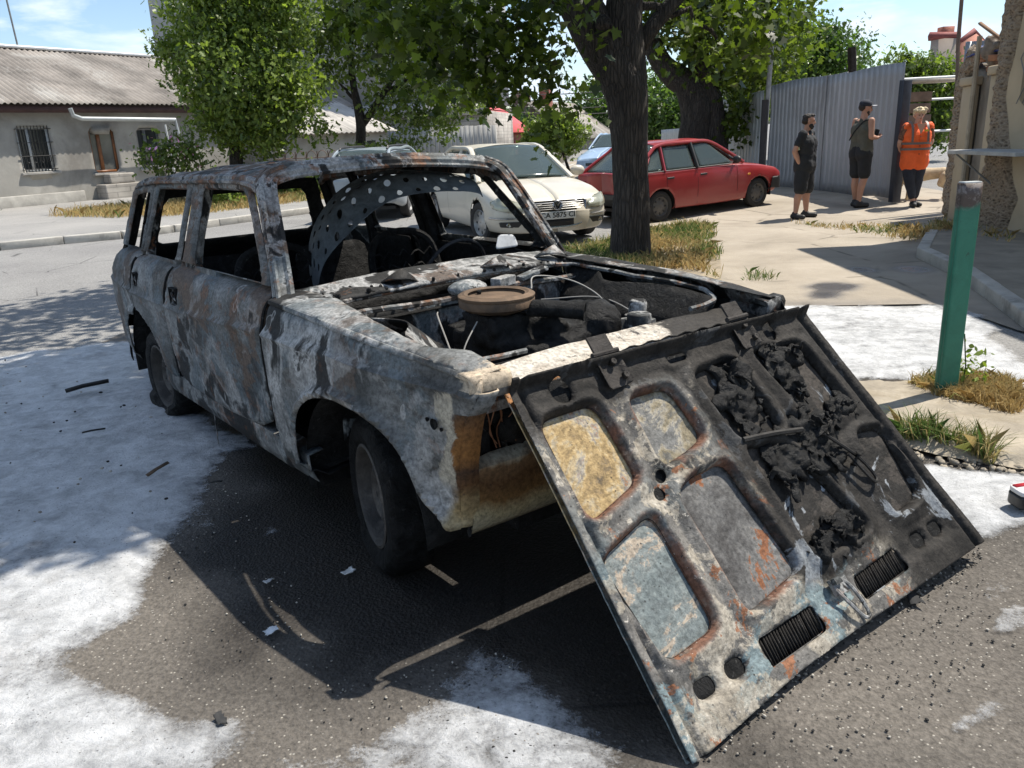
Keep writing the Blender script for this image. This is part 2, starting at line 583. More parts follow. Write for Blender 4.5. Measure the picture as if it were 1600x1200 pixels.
def _gold(t, k):
    # heat-browned enamel towards the nose and the lower edge
    x = t.sep()
    n = t.math('MULTIPLY', t.math('SUBTRACT', t.noise(3.2, 5, .6, .4), .5), .22)
    f = t.math('ADD', t.math('ADD', x[0], n), t.math('MULTIPLY', t.math('SUBTRACT', .62, x[2]), .20))
    f = t.math('SUBTRACT', f, t.math('MULTIPLY', t.math('GREATER_THAN', x[2], .73), .2))
    en = t.ramp(t.math('ADD', x[2], n), [(.33, (.36, .32, .22)), (.40, (.27, .20, .10)), (.47, (.10, .048, .018)), (.53, (.055, .03, .018)), (.60, (.21, .095, .028)), (.68, (.15, .07, .025)), (.74, (.04, .028, .02))])
    k = t.mix(t.ramp(f, [(.535, 0.), (.565, 1.)]), k, en)
    be = t.math('ADD', x[0], t.math('MULTIPLY', t.math('SUBTRACT', t.noise(9, 6, .7, .4), .5), .16))
    k = t.mix(t.math('MULTIPLY', t.ramp(be, [(.585, 0.), (.60, 1.)]), t.math('GREATER_THAN', x[2], .798)), k, (.46, .375, .275))
    # a beige scab of primer where the soot has flaked
    g = t.math('ADD', x[0], t.math('MULTIPLY', t.math('SUBTRACT', t.noise(8, 6, .65, .6, t.vec((1, 1, .6), (6, 1, 4))), .5), .18))
    band = t.ramp(g, [(.512, 0.), (.522, 1.), (.552, 1.), (.562, 0.)])
    band = t.math('MULTIPLY', band, t.ramp(x[2], [(.48, 0.), (.52, 1.), (.78, 1.), (.79, 0.)]))
    return t.mix(band, k, (.36, .32, .25))
M_FENDER = burnt('scorched_fender', dark=.22, rust=.25, ash=.62, sc=2.6, gold=_gold, shift=(.4, 0, .2))

def _val(t, k):
    x = t.sep()
    n = t.math('MULTIPLY', t.math('SUBTRACT', t.noise(2.4, 5, .6, .5), .5), .16)
    return t.ramp(t.math('ADD', x[2], n), [(.34, (.30, .27, .19)), (.385, (.33, .27, .15)), (.43, (.16, .085, .03)), (.49, (.10, .05, .02)), (.535, (.17, .10, .05)), (.56, (.40, .37, .28))])
M_VALANCE = burnt('browned_enamel', dark=0., gold=_val, bump=.15)

def _fibre(t, k):
    # bonnet inside: brown, white and blue remains on the near half, soot on the other
    x = t.sep()
    w = t.math('ADD', x[0], t.math('MULTIPLY', t.math('SUBTRACT', t.noise(3.4, 7, .66, .7), .5), .36))
    top = t.math('ADD', x[1], t.math('MULTIPLY', t.math('SUBTRACT', t.noise(4.0, 6, .65, .5, t.vec((1, 1, 1), (3, 1, 2))), .5), .22))
    a = t.ramp(t.noise(5, 8, .66, .5), [(.34, (.045, .042, .038)), (.47, (.11, .105, .098)), (.60, (.17, .16, .145))])
    bl = t.ramp(t.noise(3.4, 8, .66, .5, t.vec((1, 1, 1), (1, 7, 0))), [(.52, 0.), (.54, 1.)])
    a = t.mix(t.math('MULTIPLY', bl, t.ramp(top, [(-.05, .15), (.12, .9)])), a, (.165, .215, .225))
    pale = t.ramp(t.noise(7.5, 9, .70, .4, t.vec((1, 1, 1), (4, 4, 0))), [(.525, 0.), (.545, 1.)])
    a = t.mix(t.math('MULTIPLY', pale, .66), a, t.mix(t.ramp(t.noise(12, 5, .7), [(.4, 0.), (.6, 1.)]), (.30, .26, .20), (.46, .415, .34)))
    ora = t.ramp(t.noise(6, 8, .7, .5, t.vec((1, 1, 1), (9, 2, 0))), [(.585, 0.), (.60, 1.)])
    a = t.mix(t.math('MULTIPLY', ora, .9), a, (.25, .105, .05))
    # rust runs along the lips of the pressed fields
    m = t.math('ADD', t.attr('mask'), t.math('MULTIPLY', t.math('SUBTRACT', t.noise(11, 7, .7), .5), .05))
    a = t.mix(t.math('MULTIPLY', t.ramp(m, [(.008, .9), (.022, .0)]), t.ramp(t.noise(4, 5, .6), [(.42, 0.), (.5, 1.)])), a, (.17, .080, .050))
    sp_ = t.ramp(t.noise(48, 5, .7, .2), [(.30, 0.), (.37, 1.), (.64, 1.), (.70, .0)])
    a = t.mix(sp_, t.mix(t.math('GREATER_THAN', t.noise(48, 5, .7, .2), .5), (.03, .027, .024), (.52, .48, .42)), a)
    d = t.mix(t.ramp(t.noise(8, 8, .7, .4), [(.35, 0.), (.7, 1.)]), (.012, .011, .010), (.046, .041, .036))
    gr = t.ramp(t.noise(6, 8, .66, .6, t.vec((1, 1, 1), (5, 0, 5))), [(.575, 0.), (.59, 1.)])
    d = t.mix(t.math('MULTIPLY', gr, t.ramp(top, [(.12, .15), (.24, .9)])), d, (.20, .215, .23))
    f = t.math('MAXIMUM', t.ramp(w, [(-.12, 0.), (-.06, 1.)]), t.ramp(top, [(-.42, 1.), (-.36, 0.)]))
    low = t.math('MULTIPLY', t.ramp(top, [(.30, 0.), (.34, 1.)]), t.ramp(w, [(.22, 1.), (.38, 0.)]))
    return t.mix(t.math('SUBTRACT', f, low, True), a, d)
M_BONNET = burnt('burnt_bonnet_frame', dark=0., gold=_fibre, bump=.7)

def _skin(t, k):
    x = t.sep()
    w = t.math('ADD', x[0], t.math('MULTIPLY', t.math('SUBTRACT', t.noise(4, 7, .66, .7), .5), .34))
    q = t.noise(2.6, 8, .7, .5, t.vec((1, 1.6, 1), (4, 3, 0)))
    # upper outer field ochre, lower fields blue-grey and orange
    och = t.ramp(t.noise(5, 10, .74, .5), [(.34, (.10, .085, .07)), (.42, (.25, .175, .085)), (.49, (.36, .255, .12)), (.54, (.38, .31, .20)), (.57, (.25, .235, .21)), (.62, (.31, .15, .06))])
    blu = t.ramp(q, [(.33, (.07, .07, .068)), (.41, (.12, .135, .135)), (.50, (.16, .185, .182)), (.555, (.20, .215, .205)), (.565, (.36, .30, .235)), (.60, (.33, .28, .22)), (.612, (.11, .12, .118))])
    ora = t.ramp(t.noise(4, 9, .7, .6, t.vec((1, 1, 1), (2, 6, 0))), [(.36, (.055, .052, .05)), (.48, (.115, .112, .108)), (.535, (.16, .155, .145)), (.548, (.22, .09, .042)), (.60, (.19, .08, .04)), (.63, (.12, .118, .112))])
    a = t.mix(t.ramp(x[1], [(-.07, 0.), (-.03, 1.)]), och, blu)
    inn = t.ramp(x[0], [(-.40, 0.), (-.36, 1.)])
    a = t.mix(t.math('MULTIPLY', inn, t.ramp(x[1], [(-.14, 0.), (-.10, 1.)])), a, ora)
    pal = t.ramp(t.noise(5.5, 8, .7, .4, t.vec((1, 1, 1), (6, 1, 1))), [(.36, (.055, .053, .05)), (.44, (.13, .125, .11)), (.50, (.22, .185, .12)), (.55, (.29, .265, .215)), (.57, (.15, .148, .14))])
    a = t.mix(t.math('MULTIPLY', inn, t.ramp(x[1], [(-.14, 1.), (-.10, 0.)])), a, pal)
    d = t.mix(t.ramp(t.noise(5, 7, .66, .6), [(.50, 0.), (.53, 1.)]), (.020, .018, .016), (.050, .043, .037))
    d = t.mix(t.ramp(t.noise(7, 6, .6, .9, t.vec((1, 1, 1), (8, 2, 0))), [(.58, 0.), (.60, 1.)]), d, (.23, .245, .26))
    return t.mix(t.ramp(w, [(-.09, 0.), (-.03, 1.)]), a, d)
M_SKIN = burnt('burnt_bonnet_skin', dark=0., gold=_skin, bump=.6)

# ------------------------------------------------------------------ ground
def asphalt(name, lo, hi, speck=.35, wet=False):
    t = NT(name)
    big = t.noise(.5, 6, .6, .5)
    fine = t.noise(55, 4, .75)
    k = t.mix(t.ramp(big, [(.35, 0.), (.65, 1.)]), lo, hi)
    k = t.mix(1., k, t.ramp(fine, [(.3, .6), (.7, 1.45)]), 'MULTIPLY')
    st = t.ramp(t.voro(70, out='Distance'), [(.16, 1.), (.27, 0.)])
    sel = t.ramp(t.voro(70, out='Color'), [(.68, 0.), (.72, 1.)])
    k = t.mix(t.math('MULTIPLY', t.math('MULTIPLY', st, sel), speck), k, (.36, .335, .29))
    cr = t.voro(.9, t.vec((1, 1, 1), (0, 0, 0), src=None), 'DISTANCE_TO_EDGE')
    crm = t.math('MULTIPLY', t.ramp(cr, [(.0, 1.), (.012, 0.)]), t.ramp(t.noise(.7, 3), [(.52, 0.), (.6, 1.)]))
    k = t.mix(t.math('MULTIPLY', crm, .8), k, (.02, .02, .02))
    r = .9
    if wet:
        w = t.attr('mask')
        k = t.mix(t.math('MULTIPLY', w, .95), k, t.mix(1., k, (.17, .165, .165), 'MULTIPLY'))  # wet tone, deepened further to paint in the shadow round the wreck
        r = t.ramp(w, [(0., .9), (1., .5)])
    b = t.bump(fine, .6, .012)
    b = t.bump(t.voro(85), .35, .01, b)
    return t.done(t.bsdf(k, r, 0., b, .2))

M_ASPH = asphalt('near_asphalt', (.085, .077, .068), (.155, .138, .118), .9, True)
M_ROAD = asphalt('road_asphalt', (.20, .195, .19), (.25, .245, .235), .2)
M_PAVE = asphalt('far_pavement', (.24, .235, .225), (.30, .29, .275), .15)

def concrete_yard():
    t = NT('dusty_concrete')
    n = t.noise(.9, 8, .62, .5)
    k = t.ramp(n, [(.3, (.25, .215, .17)), (.5, (.335, .29, .232)), (.7, (.40, .35, .285))])
    k = t.mix(t.ramp(t.noise(5, 8, .7, .4), [(.5, 0.), (.75, .55)]), k, (.27, .24, .195))
    cr = t.voro(.55, t.vec((1, 1, 1), (2.3, 1.7, 0)), 'DISTANCE_TO_EDGE')
    ns = t.noise(3, 4)
    k = t.mix(t.math('MULTIPLY', t.ramp(cr, [(.0, 1.), (.018, 0.)]), t.ramp(ns, [(.45, 0.), (.6, .8)])), k, (.10, .085, .065))
    st = t.ramp(t.voro(60), [(.1, 1.), (.2, 0.)])
    k = t.mix(t.math('MULTIPLY', st, .25), k, (.2, .18, .15))
    wet = t.attr('mask')
    k = t.mix(wet, k, t.mix(1., k, (.22, .22, .24), 'MULTIPLY'))
    b = t.bump(t.noise(24, 8, .7), .5, .02)
    return t.done(t.bsdf(k, t.ramp(wet, [(0., .92), (.8, .25)]), 0., b, .35))
M_YARD = concrete_yard()
M_DIRT = plain('dry_dirt', (.26, .215, .155), .95, 0, .35, 3., .6, 18., (.36, .30, .20))
M_KERB = plain('kerb_concrete', (.40, .38, .34), .9, 0, .2, 4., .4, 30., (.2, .19, .17))

def foam_mat():
    t = NT('dried_foam')
    m = t.attr('mask')
    n = t.noise(5, 9, .68, .6)
    n2 = t.noise(1.6, 6, .6, .8, t.vec((1, .45, 1), (3, 0, 0), (0, 0, .5)))
    n3 = t.noise(80, 6, .75)
    n25 = t.noise(17, 9, .74, .25)
    c = t.ramp(t.math('ADD', t.math('MULTIPLY', n, .5), t.math('ADD', t.math('MULTIPLY', n25, .34), t.math('MULTIPLY', n2, .16))), [(.36, (.26, .265, .27)), (.44, (.42, .425, .43)), (.52, (.56, .565, .57)), (.64, (.72, .725, .73))])
    c = t.mix(t.ramp(n3, [(.30, 1.), (.42, 0.)]), c, (.33, .33, .33))
    dv = t.math('MULTIPLY', t.ramp(t.voro(55), [(.10, 1.), (.2, 0.)]), t.ramp(t.voro(55, out='Color'), [(.60, 0.), (.66, 1.)]))
    c = t.mix(t.math('MULTIPLY', dv, .8), c, (.10, .098, .095))
    c = t.mix(t.math('MULTIPLY', t.ramp(t.noise(2.7, 7, .7, .5, t.vec((1, 1, 1), (9, 9, 0))), [(.58, 0.), (.70, 1.)]), .5), c, (.22, .205, .19))
    a = t.math('ADD', t.math('MULTIPLY', m, 1.5), t.math('ADD', t.math('MULTIPLY', n, .55), t.math('ADD', t.math('MULTIPLY', n25, .75), t.math('MULTIPLY', n3, .5))))
    a = t.ramp(t.math('MULTIPLY', a, .5), [(.76, 0.), (.84, .42), (.95, .80), (1.08, .97)])
    sh = t.bsdf(c, .75, 0., t.bump(t.math('ADD', n25, t.math('MULTIPLY', n3, .35)), .9, .022), .35)
    tr = t.n('BsdfTransparent').outputs[0]
    x = t.n('MixShader')
    t.put(x.inputs[0], a); t.put(x.inputs[1], tr); t.put(x.inputs[2], sh)
    return t.done(x.outputs[0])
M_FOAM = foam_mat()

P2 = lambda pts: np.array([G(*p)[:2] for p in pts])

# big ground sheet, out to the horizon
xs = np.concatenate([[-900, -300, -120, -60, -40], np.arange(-30, 31, 1.), [40, 60, 120, 300, 900]])
ys = np.concatenate([[-60, -20, -8], np.arange(-2, 41, 1.), [50, 70, 100, 160, 300, 900]])
XX, YY = np.meshgrid(xs, ys, indexing='ij')
tag(MB().grid(np.stack([XX, YY, zg(XX, YY) - .012], -1)).build('ground', M_ROAD), kind='structure')

# near asphalt, where the fire was put out: wet round the wreck, with the car's shadow painted in too
bx, by = np.meshgrid(np.arange(-3.6, 3.4, .035), np.arange(.6, 7.2, .035), indexing='ij')
wet_shadow = P2([(330, 700), (420, 760), (250, 870), (520, 1080), (700, 1000), (960, 1180), (1100, 1180), (1250, 1000), (1180, 700), (900, 560), (400, 600)])  # outline follows the cast shadow of car and bonnet as well as the wet
wet = 1 - sm(-.15, .2, sdf(bx, by, wet_shadow) + (fbm(bx * 3, by * 3) - .5) * .5)
edge = np.minimum.reduce([bx + 3.6, 3.4 - bx, by - .6, 7.2 - by])
zz = (fbm(bx * 1.1, by * 1.1, 2.) - .5) * .012 - .004 - .012 * (1 - sm(0, .3, edge))
tag(MB().grid(np.stack([bx, by, zz], -1), wet).build('asphalt', M_ASPH, attr=True, auto=0), kind='structure')

# dusty concrete yard
yard = P2([(1085, 445), (1190, 480), (1300, 478), (1470, 475), (1600, 520)])
yard = np.vstack([yard, [[7.5, 5.], [8.5, 10], [8.5, 26], [5.5, 40], [2.6, 40], [1.9, 15.5], [2.6, 12.6], [2.5, 10.], [2.2, 8.9]]])
def puddle(u, v, D):
    w = np.zeros_like(u)
    for px, py, r in ((1300, 448, .33), (1425, 421, .30), (1350, 422, .22), (1290, 462, .25)):
        c = G(px, py)
        w = np.maximum(w, 1 - sm(.3, 1., np.hypot(u - c[0], (v - c[1]) / 1.15) / r + (fbm(u * 4, v * 4) - .5) * .8))
    # dark, wetted rim next to the foam
    w = np.maximum(w, .55 * (1 - sm(-.1, .25, np.abs(D + .05) + (fbm(u * 3, v * 3) - .5) * .5)) * (v < 8))
    return w
yb = MB().sheet(yard, lambda u, v, D: (u, v, zg(u, v) + .004 + (fbm(u * .8, v * .8) - .5) * .012 * sm(0, .5, -D) ), .09, a=puddle)
tag(yb.build('yard_pavement', M_YARD, attr=True, auto=0), kind='structure')

# verge of dry earth round the street trees
verge = np.vstack([P2([(850, 402), (905, 388), (945, 378), (1060, 352), (1115, 356), (1125, 400), (1128, 440), (1060, 425), (930, 425)]), [[.6, 8.6]]])
tag(MB().sheet(verge, lambda u, v, D: (u, v, .008 + .05 * sm(0, .5, -D) + (fbm(u * 3, v * 3) - .5) * .03), .06).build('verge', M_DIRT, auto=0), kind='structure')

# the low broken slab with the bollard
slab = P2([(1255, 600), (1330, 603), (1460, 600), (1600, 625)])
slab = np.vstack([slab, [[3.4, 4.2], [3.4, 3.25]], P2([(1600, 738), (1560, 728), (1500, 722), (1440, 712), (1390, 690), (1340, 650)])])
slab = rpoly(slab, .15)
tag(MB().sheet(slab, lambda u, v, D: (u, v, .012 + .055 * sm(0, .12, -D + (fbm(u * 7, v * 7) - .5) * .16) + (fbm(u * 5, v * 5) - .5) * .035), .025).build('broken_slab', plain('crumbling_slab', (.33, .285, .22), .95, 0, .3, 5., .7, 22., (.22, .18, .12)), auto=0), kind='structure')

# pavement and kerb along the building on the right
ka = [G(1600, 502)[:2], G(1512, 437)[:2], G(1440, 402)[:2], G(1455, 372)[:2]]
kd = (ka[1] - ka[0]) / np.linalg.norm(ka[1] - ka[0])
rp = np.vstack([[ka[0] - kd * 2.5], ka, [[8., 12.2], [8., 2.]]])
tag(MB().sheet(rp, lambda u, v, D: (u, v, .10 + zg(u, v) + (fbm(u * 2, v * 2) - .5) * .03), .08).build('side_pavement', plain('old_side_pavement', (.25, .22, .175), .95, 0, .3, 2., .6, 20., (.17, .15, .12))), kind='structure')
kp = np.vstack([[ka[0] - kd * 2.5], ka])
kb = MB()
for i in range(len(kp) - 1):
    a, b = kp[i], kp[i + 1]
    L = np.linalg.norm(b - a); d = (b - a) / L
    n_ = max(1, int(L / .9))
    for j in range(n_):
        c = a + d * (L * (j + .5) / n_)
        w = rng.normal(0, .006, 3)
        kb.box((c[0] + w[0], c[1] + w[1], .045 + zg(*c) + w[2]), (L / n_ - .012, .13, .15), rotz(math.atan2(d[1], d[0])))
tag(kb.build('kerb', M_KERB, bevel=.012, smooth=False), kind='structure')

# pavement, kerb and dry grass on the far side of the street
fk = P2([(-160, 402), (0, 390), (100, 380), (190, 372), (270, 362), (340, 352), (560, 322)])
fk = np.vstack([fk, [[-1.2, 24.5], [2.4, 34], [5.0, 46]]])
far = np.vstack([fk, [[-2, 60], [-40, 60], [-40, 10]]])
tag(MB().sheet(far, lambda u, v, D: (u, v, np.full_like(u, .11)), .5).build('far_pavement', M_PAVE), kind='structure')
fb = MB()
for i in range(len(fk) - 1):
    a, b = fk[i], fk[i + 1]
    L = np.linalg.norm(b - a); d = (b - a) / L
    n_ = max(1, int(L / 1.2))
    for j in range(n_):
        c = a + d * (L * (j + .5) / n_)
        fb.box((c[0], c[1], .052), (L / n_ - .015, .16, .15), rotz(math.atan2(d[1], d[0])))
tag(fb.build('kerb', M_KERB, bevel=.015, smooth=False), kind='structure')

# ------------------------------------------------------------------ foam: thick drifts and thin films
fx, fy = np.meshgrid(np.arange(-4.6, .9, .022), np.arange(1.0, 7.0, .022), indexing='ij')
L1 = P2([(-300, 560), (0, 552), (60, 540), (180, 532), (240, 545), (330, 640), (420, 700), (352, 712), (350, 770), (275, 850), (250, 960), (150, 1025), (250, 1075), (330, 1095), (420, 1070), (480, 1200), (0, 1300), (-500, 1250)])
L2 = P2([(600, 1090), (690, 1030), (745, 985), (840, 1060), (960, 1160), (1000, 1230), (500, 1230), (380, 1130)])
wob = (fbm(fx * 2.2, fy * 2.2, 1., 5) - .5) * .55
def dens(X, Y, poly, w, soft):
    return 1 - sm(-soft, soft * .6, sdf(X, Y, poly) + w)
fm = np.maximum(dens(fx, fy, L1, wob, .28), .85 * dens(fx, fy, L2, wob, .3))
def blob(px, py, r, s):
    c = G(px, py)
    return 1.25 * s * (1 - sm(.2, 1., np.hypot(fx - c[0], fy - c[1]) / r + (fbm(fx * 5, fy * 5, 4.) - .5)))
for q in ((540, 930, .16, .35), (470, 930, .2, .4), (420, 830, .18, .35), (620, 965, .2, .25), (420, 985, .07, .6), (510, 760, .12, .2), (700, 940, .2, .2), (330, 960, .2, .3)):
    fm = np.maximum(fm, blob(*q))
tan_ = 1 - sm(-.1, .15, sdf(fx, fy, P2([(275, 860), (430, 985), (590, 1085), (540, 1150), (430, 1085), (330, 1090), (170, 1035), (250, 960)])) + wob * .4)
fm = fm * (1 - .8 * tan_)
fm = fm * np.clip(.50 + 1.0 * fbm(fx * 1.7 + .4 * fy, fy * 2.4, 11., 5) - .22 * sm(5.2, 2.2, fy) + .25 * sm(3., 4.2, fy), 0, 1.05)
ridge = np.abs(fbm(fx * 1.5 + fy * .8, fy * 2.6 - fx * .6, 2., 4) - .5) * 2
drape = fbm(fx * 3.2, fy * 3.2, 5., 5)
hz = (fbm(fx * 1.1, fy * 1.1, 2.) - .5) * .012 - .001 + fm ** 2 * (.003 + .026 * drape * fm + .010 * ridge)
ob = MB()
P = np.stack([fx, fy, hz], -1)
ob.grid(P, fm)
foam_o = ob.build('extinguisher_foam', M_FOAM, attr=True, auto=0)
# leave only the faces that carry foam
bm = bmesh.new(); bm.from_mesh(foam_o.data)
ml = bm.verts.layers.float.get('mask')
bmesh.ops.delete(bm, geom=[v for v in bm.verts if v[ml] < .03], context='VERTS')
bm.to_mesh(foam_o.data); bm.free()
tag(foam_o, 'white fire foam drifted over the asphalt beside and in front of the burnt car', 'foam', kind='stuff')

fx, fy = np.meshgrid(np.arange(.9, 4.6, .022), np.arange(1.2, 7.2, .022), indexing='ij')
wob = (fbm(fx * 2.2, fy * 2.2, 3., 5) - .5) * .5
R1 = P2([(1195, 480), (1300, 476), (1480, 474), (1600, 545), (1660, 600), (1600, 606), (1480, 603), (1330, 606), (1260, 590), (1150, 540)])
R2 = P2([(1400, 712), (1500, 735), (1640, 745), (1700, 800), (1560, 850), (1520, 850), (1440, 775)])
R3 = P2([(1530, 850), (1700, 830), (1700, 1000), (1590, 1010), (1560, 930)])
fm = np.maximum.reduce([.9 * np.clip(.55 + .9 * fbm(fx * 2.2, fy * 3.4, 6., 5), 0, 1) * dens(fx, fy, R1, wob * .9, .25), .95 * dens(fx, fy, R2, wob * .4, .14), .5 * dens(fx, fy, R3, wob, .3)])
def smear(p0, p1, w, s):
    a, b = G(*p0)[:2], G(*p1)[:2]
    t_ = np.clip(((fx - a[0]) * (b - a)[0] + (fy - a[1]) * (b - a)[1]) / ((b - a) @ (b - a)), 0, 1)
    q = np.hypot(fx - a[0] - t_ * (b - a)[0], fy - a[1] - t_ * (b - a)[1])
    return s * (1 - sm(0, 1, q / w + (fbm(fx * 7, fy * 7, 8.) - .5) * 1.1)) * (.5 + .5 * sm(0, .5, t_))
for q in (((1450, 1165), (1560, 1105), .055, .50), ((1530, 1000), (1600, 960), .08, .52), ((1440, 1000), (1560, 1040), .16, .33), ((1400, 930), (1500, 960), .14, .25), ((1500, 960), (1600, 900), .12, .4)):
    fm = np.maximum(fm, smear(*q))
drape = fbm(fx * 4, fy * 4, 5., 5)
hz = .007 + fm ** 2 * (.003 + .010 * drape) + np.where(fy > 4.9, .004, 0)
ob = MB().grid(np.stack([fx, fy, hz], -1), fm)
foam_o = ob.build('extinguisher_foam', M_FOAM, attr=True, auto=0)
bm = bmesh.new(); bm.from_mesh(foam_o.data)
ml = bm.verts.layers.float.get('mask')
bmesh.ops.delete(bm, geom=[v for v in bm.verts if v[ml] < .03], context='VERTS')
bm.to_mesh(foam_o.data); bm.free()
tag(foam_o, 'white fire foam spread on the yard behind the open bonnet and around the green post', 'foam', kind='stuff')
# ------------------------------------------------------------------ the burnt estate car (car frame: x forward from the front axle, y left, z up)
CS = 1.06
CAR_A = math.radians(-51.67453)
CC = np.array([2.341439, -1.927806])
_c, _s = math.cos(CAR_A), math.sin(CAR_A)
car_o = CS * np.array([-CC[0] * _c + CC[1] * _s, -CC[0] * _s - CC[1] * _c])
car = thing('burnt_car', 'burnt-out estate car with scorched bare panels, its open bonnet resting on the ground', 'car', (car_o[0], car_o[1], 0), CAR_A, scale=CS)
def c2w(p):
    p = np.asarray(p, float)
    return np.array([car_o[0] + CS * (p[0] * _c - p[1] * _s), car_o[1] + CS * (p[0] * _s + p[1] * _c), CS * p[2]])

_pz = [.12, .18, .22, .30, .36, .55, .66, .73, .775, .79, .84, .87, .895, .912, .925]
_py = [.700, .725, .752, .782, .790, .802, .806, .806, .803, .797, .785, .772, .752, .715, .690]
def yside(x, z):
    zz = z - .012 * sm(.2, .6, x) * 0
    y = np.interp(zz, _pz, _py)
    y = y - .075 * sm(.05, .75, x) - .07 * sm(-2.35, -3.25, -(-x) * 1.) * 0
    y = y - .075 * np.clip((-x - 2.3) / .9, 0, 1) ** 2
    return y

def crease(x, z):
    zc = np.interp(x, [-3.2, -1.55, -.62, .66], [.715, .722, .776, .79])
    return .011 * np.exp(-((z - zc) / .010) ** 2) - .007 * sm(0, .015, z - zc)

def dent(x, z, k=1., seed=0.):
    return k * ((fbm(x * 2.6 + seed, z * 3.2, seed, 3) - .5) * .013 + (fbm(x * 11, z * 11, seed + 4, 3) - .5) * .004)

def lip(D, w=.012, d=.010):
    """edges of a pressed panel turn inwards"""
    return d * (1 - sm(0, w, -D))

def side(sgn, seed=0., arch=None, flare=.022):
    def f(u, v, D):
        y = yside(u, v) + crease(u, v) + dent(u, v, 1., seed) - lip(D)
        if arch is not None:
            da = sdf(u, v, arch)
            y = y + flare * (1.25 * (1 - sm(.018, .040, np.abs(da))) + .25 * (1 - sm(.03, .09, da))) * (v > .30)
        return u, sgn * y, v
    return f

ARCH_F = rpoly([(.56, .12), (.50, .385), (.42, .415), (.385, .50), (.345, .565), (.275, .615), (.143, .652), (-.02, .655), (-.18, .622), (-.298, .556), (-.362, .473), (-.386, .351), (-.39, .10)], .05, 3)
ARCH_R = rpoly([(-2.06, .10), (-2.10, .36), (-2.16, .46), (-2.27, .545), (-2.42, .585), (-2.58, .57), (-2.69, .50), (-2.76, .38), (-2.78, .10)], .08, 3)

def merge_sheet(mb, *a, **k):
    mb.sheet(*a, **k); return mb

# --- front wings
FEN = [(-.612, .895), (-.3, .888), (.1, .876), (.4, .858), (.66, .832), (.668, .80), (.655, .765), (.615, .72), (.592, .64), (.572, .55), (.555, .40), (.545, .352),
       (.46, .345), (.3, .30), (-.3, .25), (-.39, .205), (-.60, .195), (-.618, .40), (-.622, .66)]
def bay_edge(x):
    return np.interp(x, [-.62, -.38, .30, .44, .7], [.575, .585, .635, .60, .60])
def wing(sgn, mat):
    b = MB()
    b.sheet(FEN, side(sgn, .3 if sgn < 0 else 5., ARCH_F), .016, [ARCH_F])
    # top strip between the outer edge and the bonnet gutter
    near = sgn < 0
    top = [(-.60, .62), (-.60, .765), (-.2, .765), (.2, .758), (.45, .735), (.64, .70), (.655, .63), (.50, .62)] + ([(.455, .655), (.40, .685), (.25, .690), (.05, .670), (-.15, .635), (-.36, .595), (-.45, .60)] if near else [(.45, .605), (.42, .625), (.30, .64), (0, .615), (-.38, .585), (-.45, .60)])
    def tf(u, v, D):
        zo = np.interp(u, [-.612, -.3, .1, .4, .66], [.895, .888, .876, .858, .832])
        edge = np.interp(u, [-.6, -.2, .2, .45, .66], [.765, .765, .758, .735, .70])
        k = np.clip((edge - v) / .14, 0, 1)
        return u, sgn * v, zo + .018 * np.sqrt(k) + .006 * np.sin(k * PI) - .02 * sm(.55, 1., k) * 0 + (fbm(u * 6, v * 6, sgn) - .5) * .012
    b.sheet(top, tf, .016)
    # rounded shoulder joining the two
    xs_ = np.linspace(-.606, .655, 60)
    z0 = np.interp(xs_, [-.612, -.3, .1, .4, .66], [.895, .888, .876, .858, .832])
    e0 = np.interp(xs_, [-.6, -.2, .2, .45, .66], [.765, .765, .758, .735, .70])
    P = []
    for k in np.linspace(0, 1, 5):
        y = yside(xs_, z0 - .012) * (1 - k) + (e0 - .004) * k
        P.append(np.stack([xs_, sgn * y, z0 - .012 * (1 - k) ** 2 + .004 * k], -1))
    b.grid(np.array(P))
    # flange round the lamp opening
    zz = np.linspace(.36, .80, 26)
    xe = np.interp(zz, [.352, .40, .55, .64, .72, .765, .80], [.545, .555, .572, .592, .615, .655, .665])
    ye = yside(xe, zz)
    b.grid(np.stack([np.stack([xe - .0, sgn * (ye - .006), zz], -1), np.stack([xe + .012, sgn * (ye - .03), zz], -1), np.stack([xe + .010, sgn * (ye - .065), zz], -1), np.stack([xe - .03, sgn * (ye - .085), zz], -1)]))
    # nose cap over the lamp
    g = []
    for yy in np.linspace(.60, .735, 8):
        g.append([(np.interp(q, [0, .35, .7, 1], [.61, .655, .664, .655]) - .014 * ((yy - .60) / .135) ** 2, sgn * yy, np.interp(q, [0, .35, .7, 1], [.846, .842, .822, .775])) for q in np.linspace(0, 1, 7)])
    b.grid(np.array(g))
    o = b.build('front_wing', mat, car, solid=.004)
    # punched lamp hole
    h = MB().lathe([(.016, 0), (.012, .004), (.001, .005)], (0, 0, 0), 'y', 16)
    return o
wr = wing(-1, M_FENDER)
wl_ = wing(1, M_INNER)
hb = MB()
for x, z, r in ((.505, .685, .017), (.478, .694, .007), (.535, .675, .006)):
    hb.lathe([(r, .0), (r * .8, .006), (.0005, .006)], (x, -float(yside(np.array(x), np.array(z)) + .0155), z), 'y', 14)
hb.build('lamp_socket_hole', M_SOOT, wr)

# --- wheel housings
for sgn in (-1, 1):
    for x0, r, nm in ((-.01, .40, 'wheel_housing'), (-2.42, .37, 'wheel_housing')):
        a = np.linspace(-.02 if x0 > -1 else -.2, PI + .2, 22)
        yy = np.array([.47, .56, .66, .76])
        P = np.array([[(x0 + r * math.cos(t) * (1.05), sgn * y, .25 + (r - .0) * math.sin(t)) for t in a] for y in yy])
        b = MB().grid(P)
        b.grid(np.array([[(x0 + q * r * 1.05 * math.cos(t), sgn * .47, .25 + q * r * math.sin(t)) for t in a] for q in (0.02, .5, 1)]))
        b.build(nm, M_SOOT, car, solid=.004)

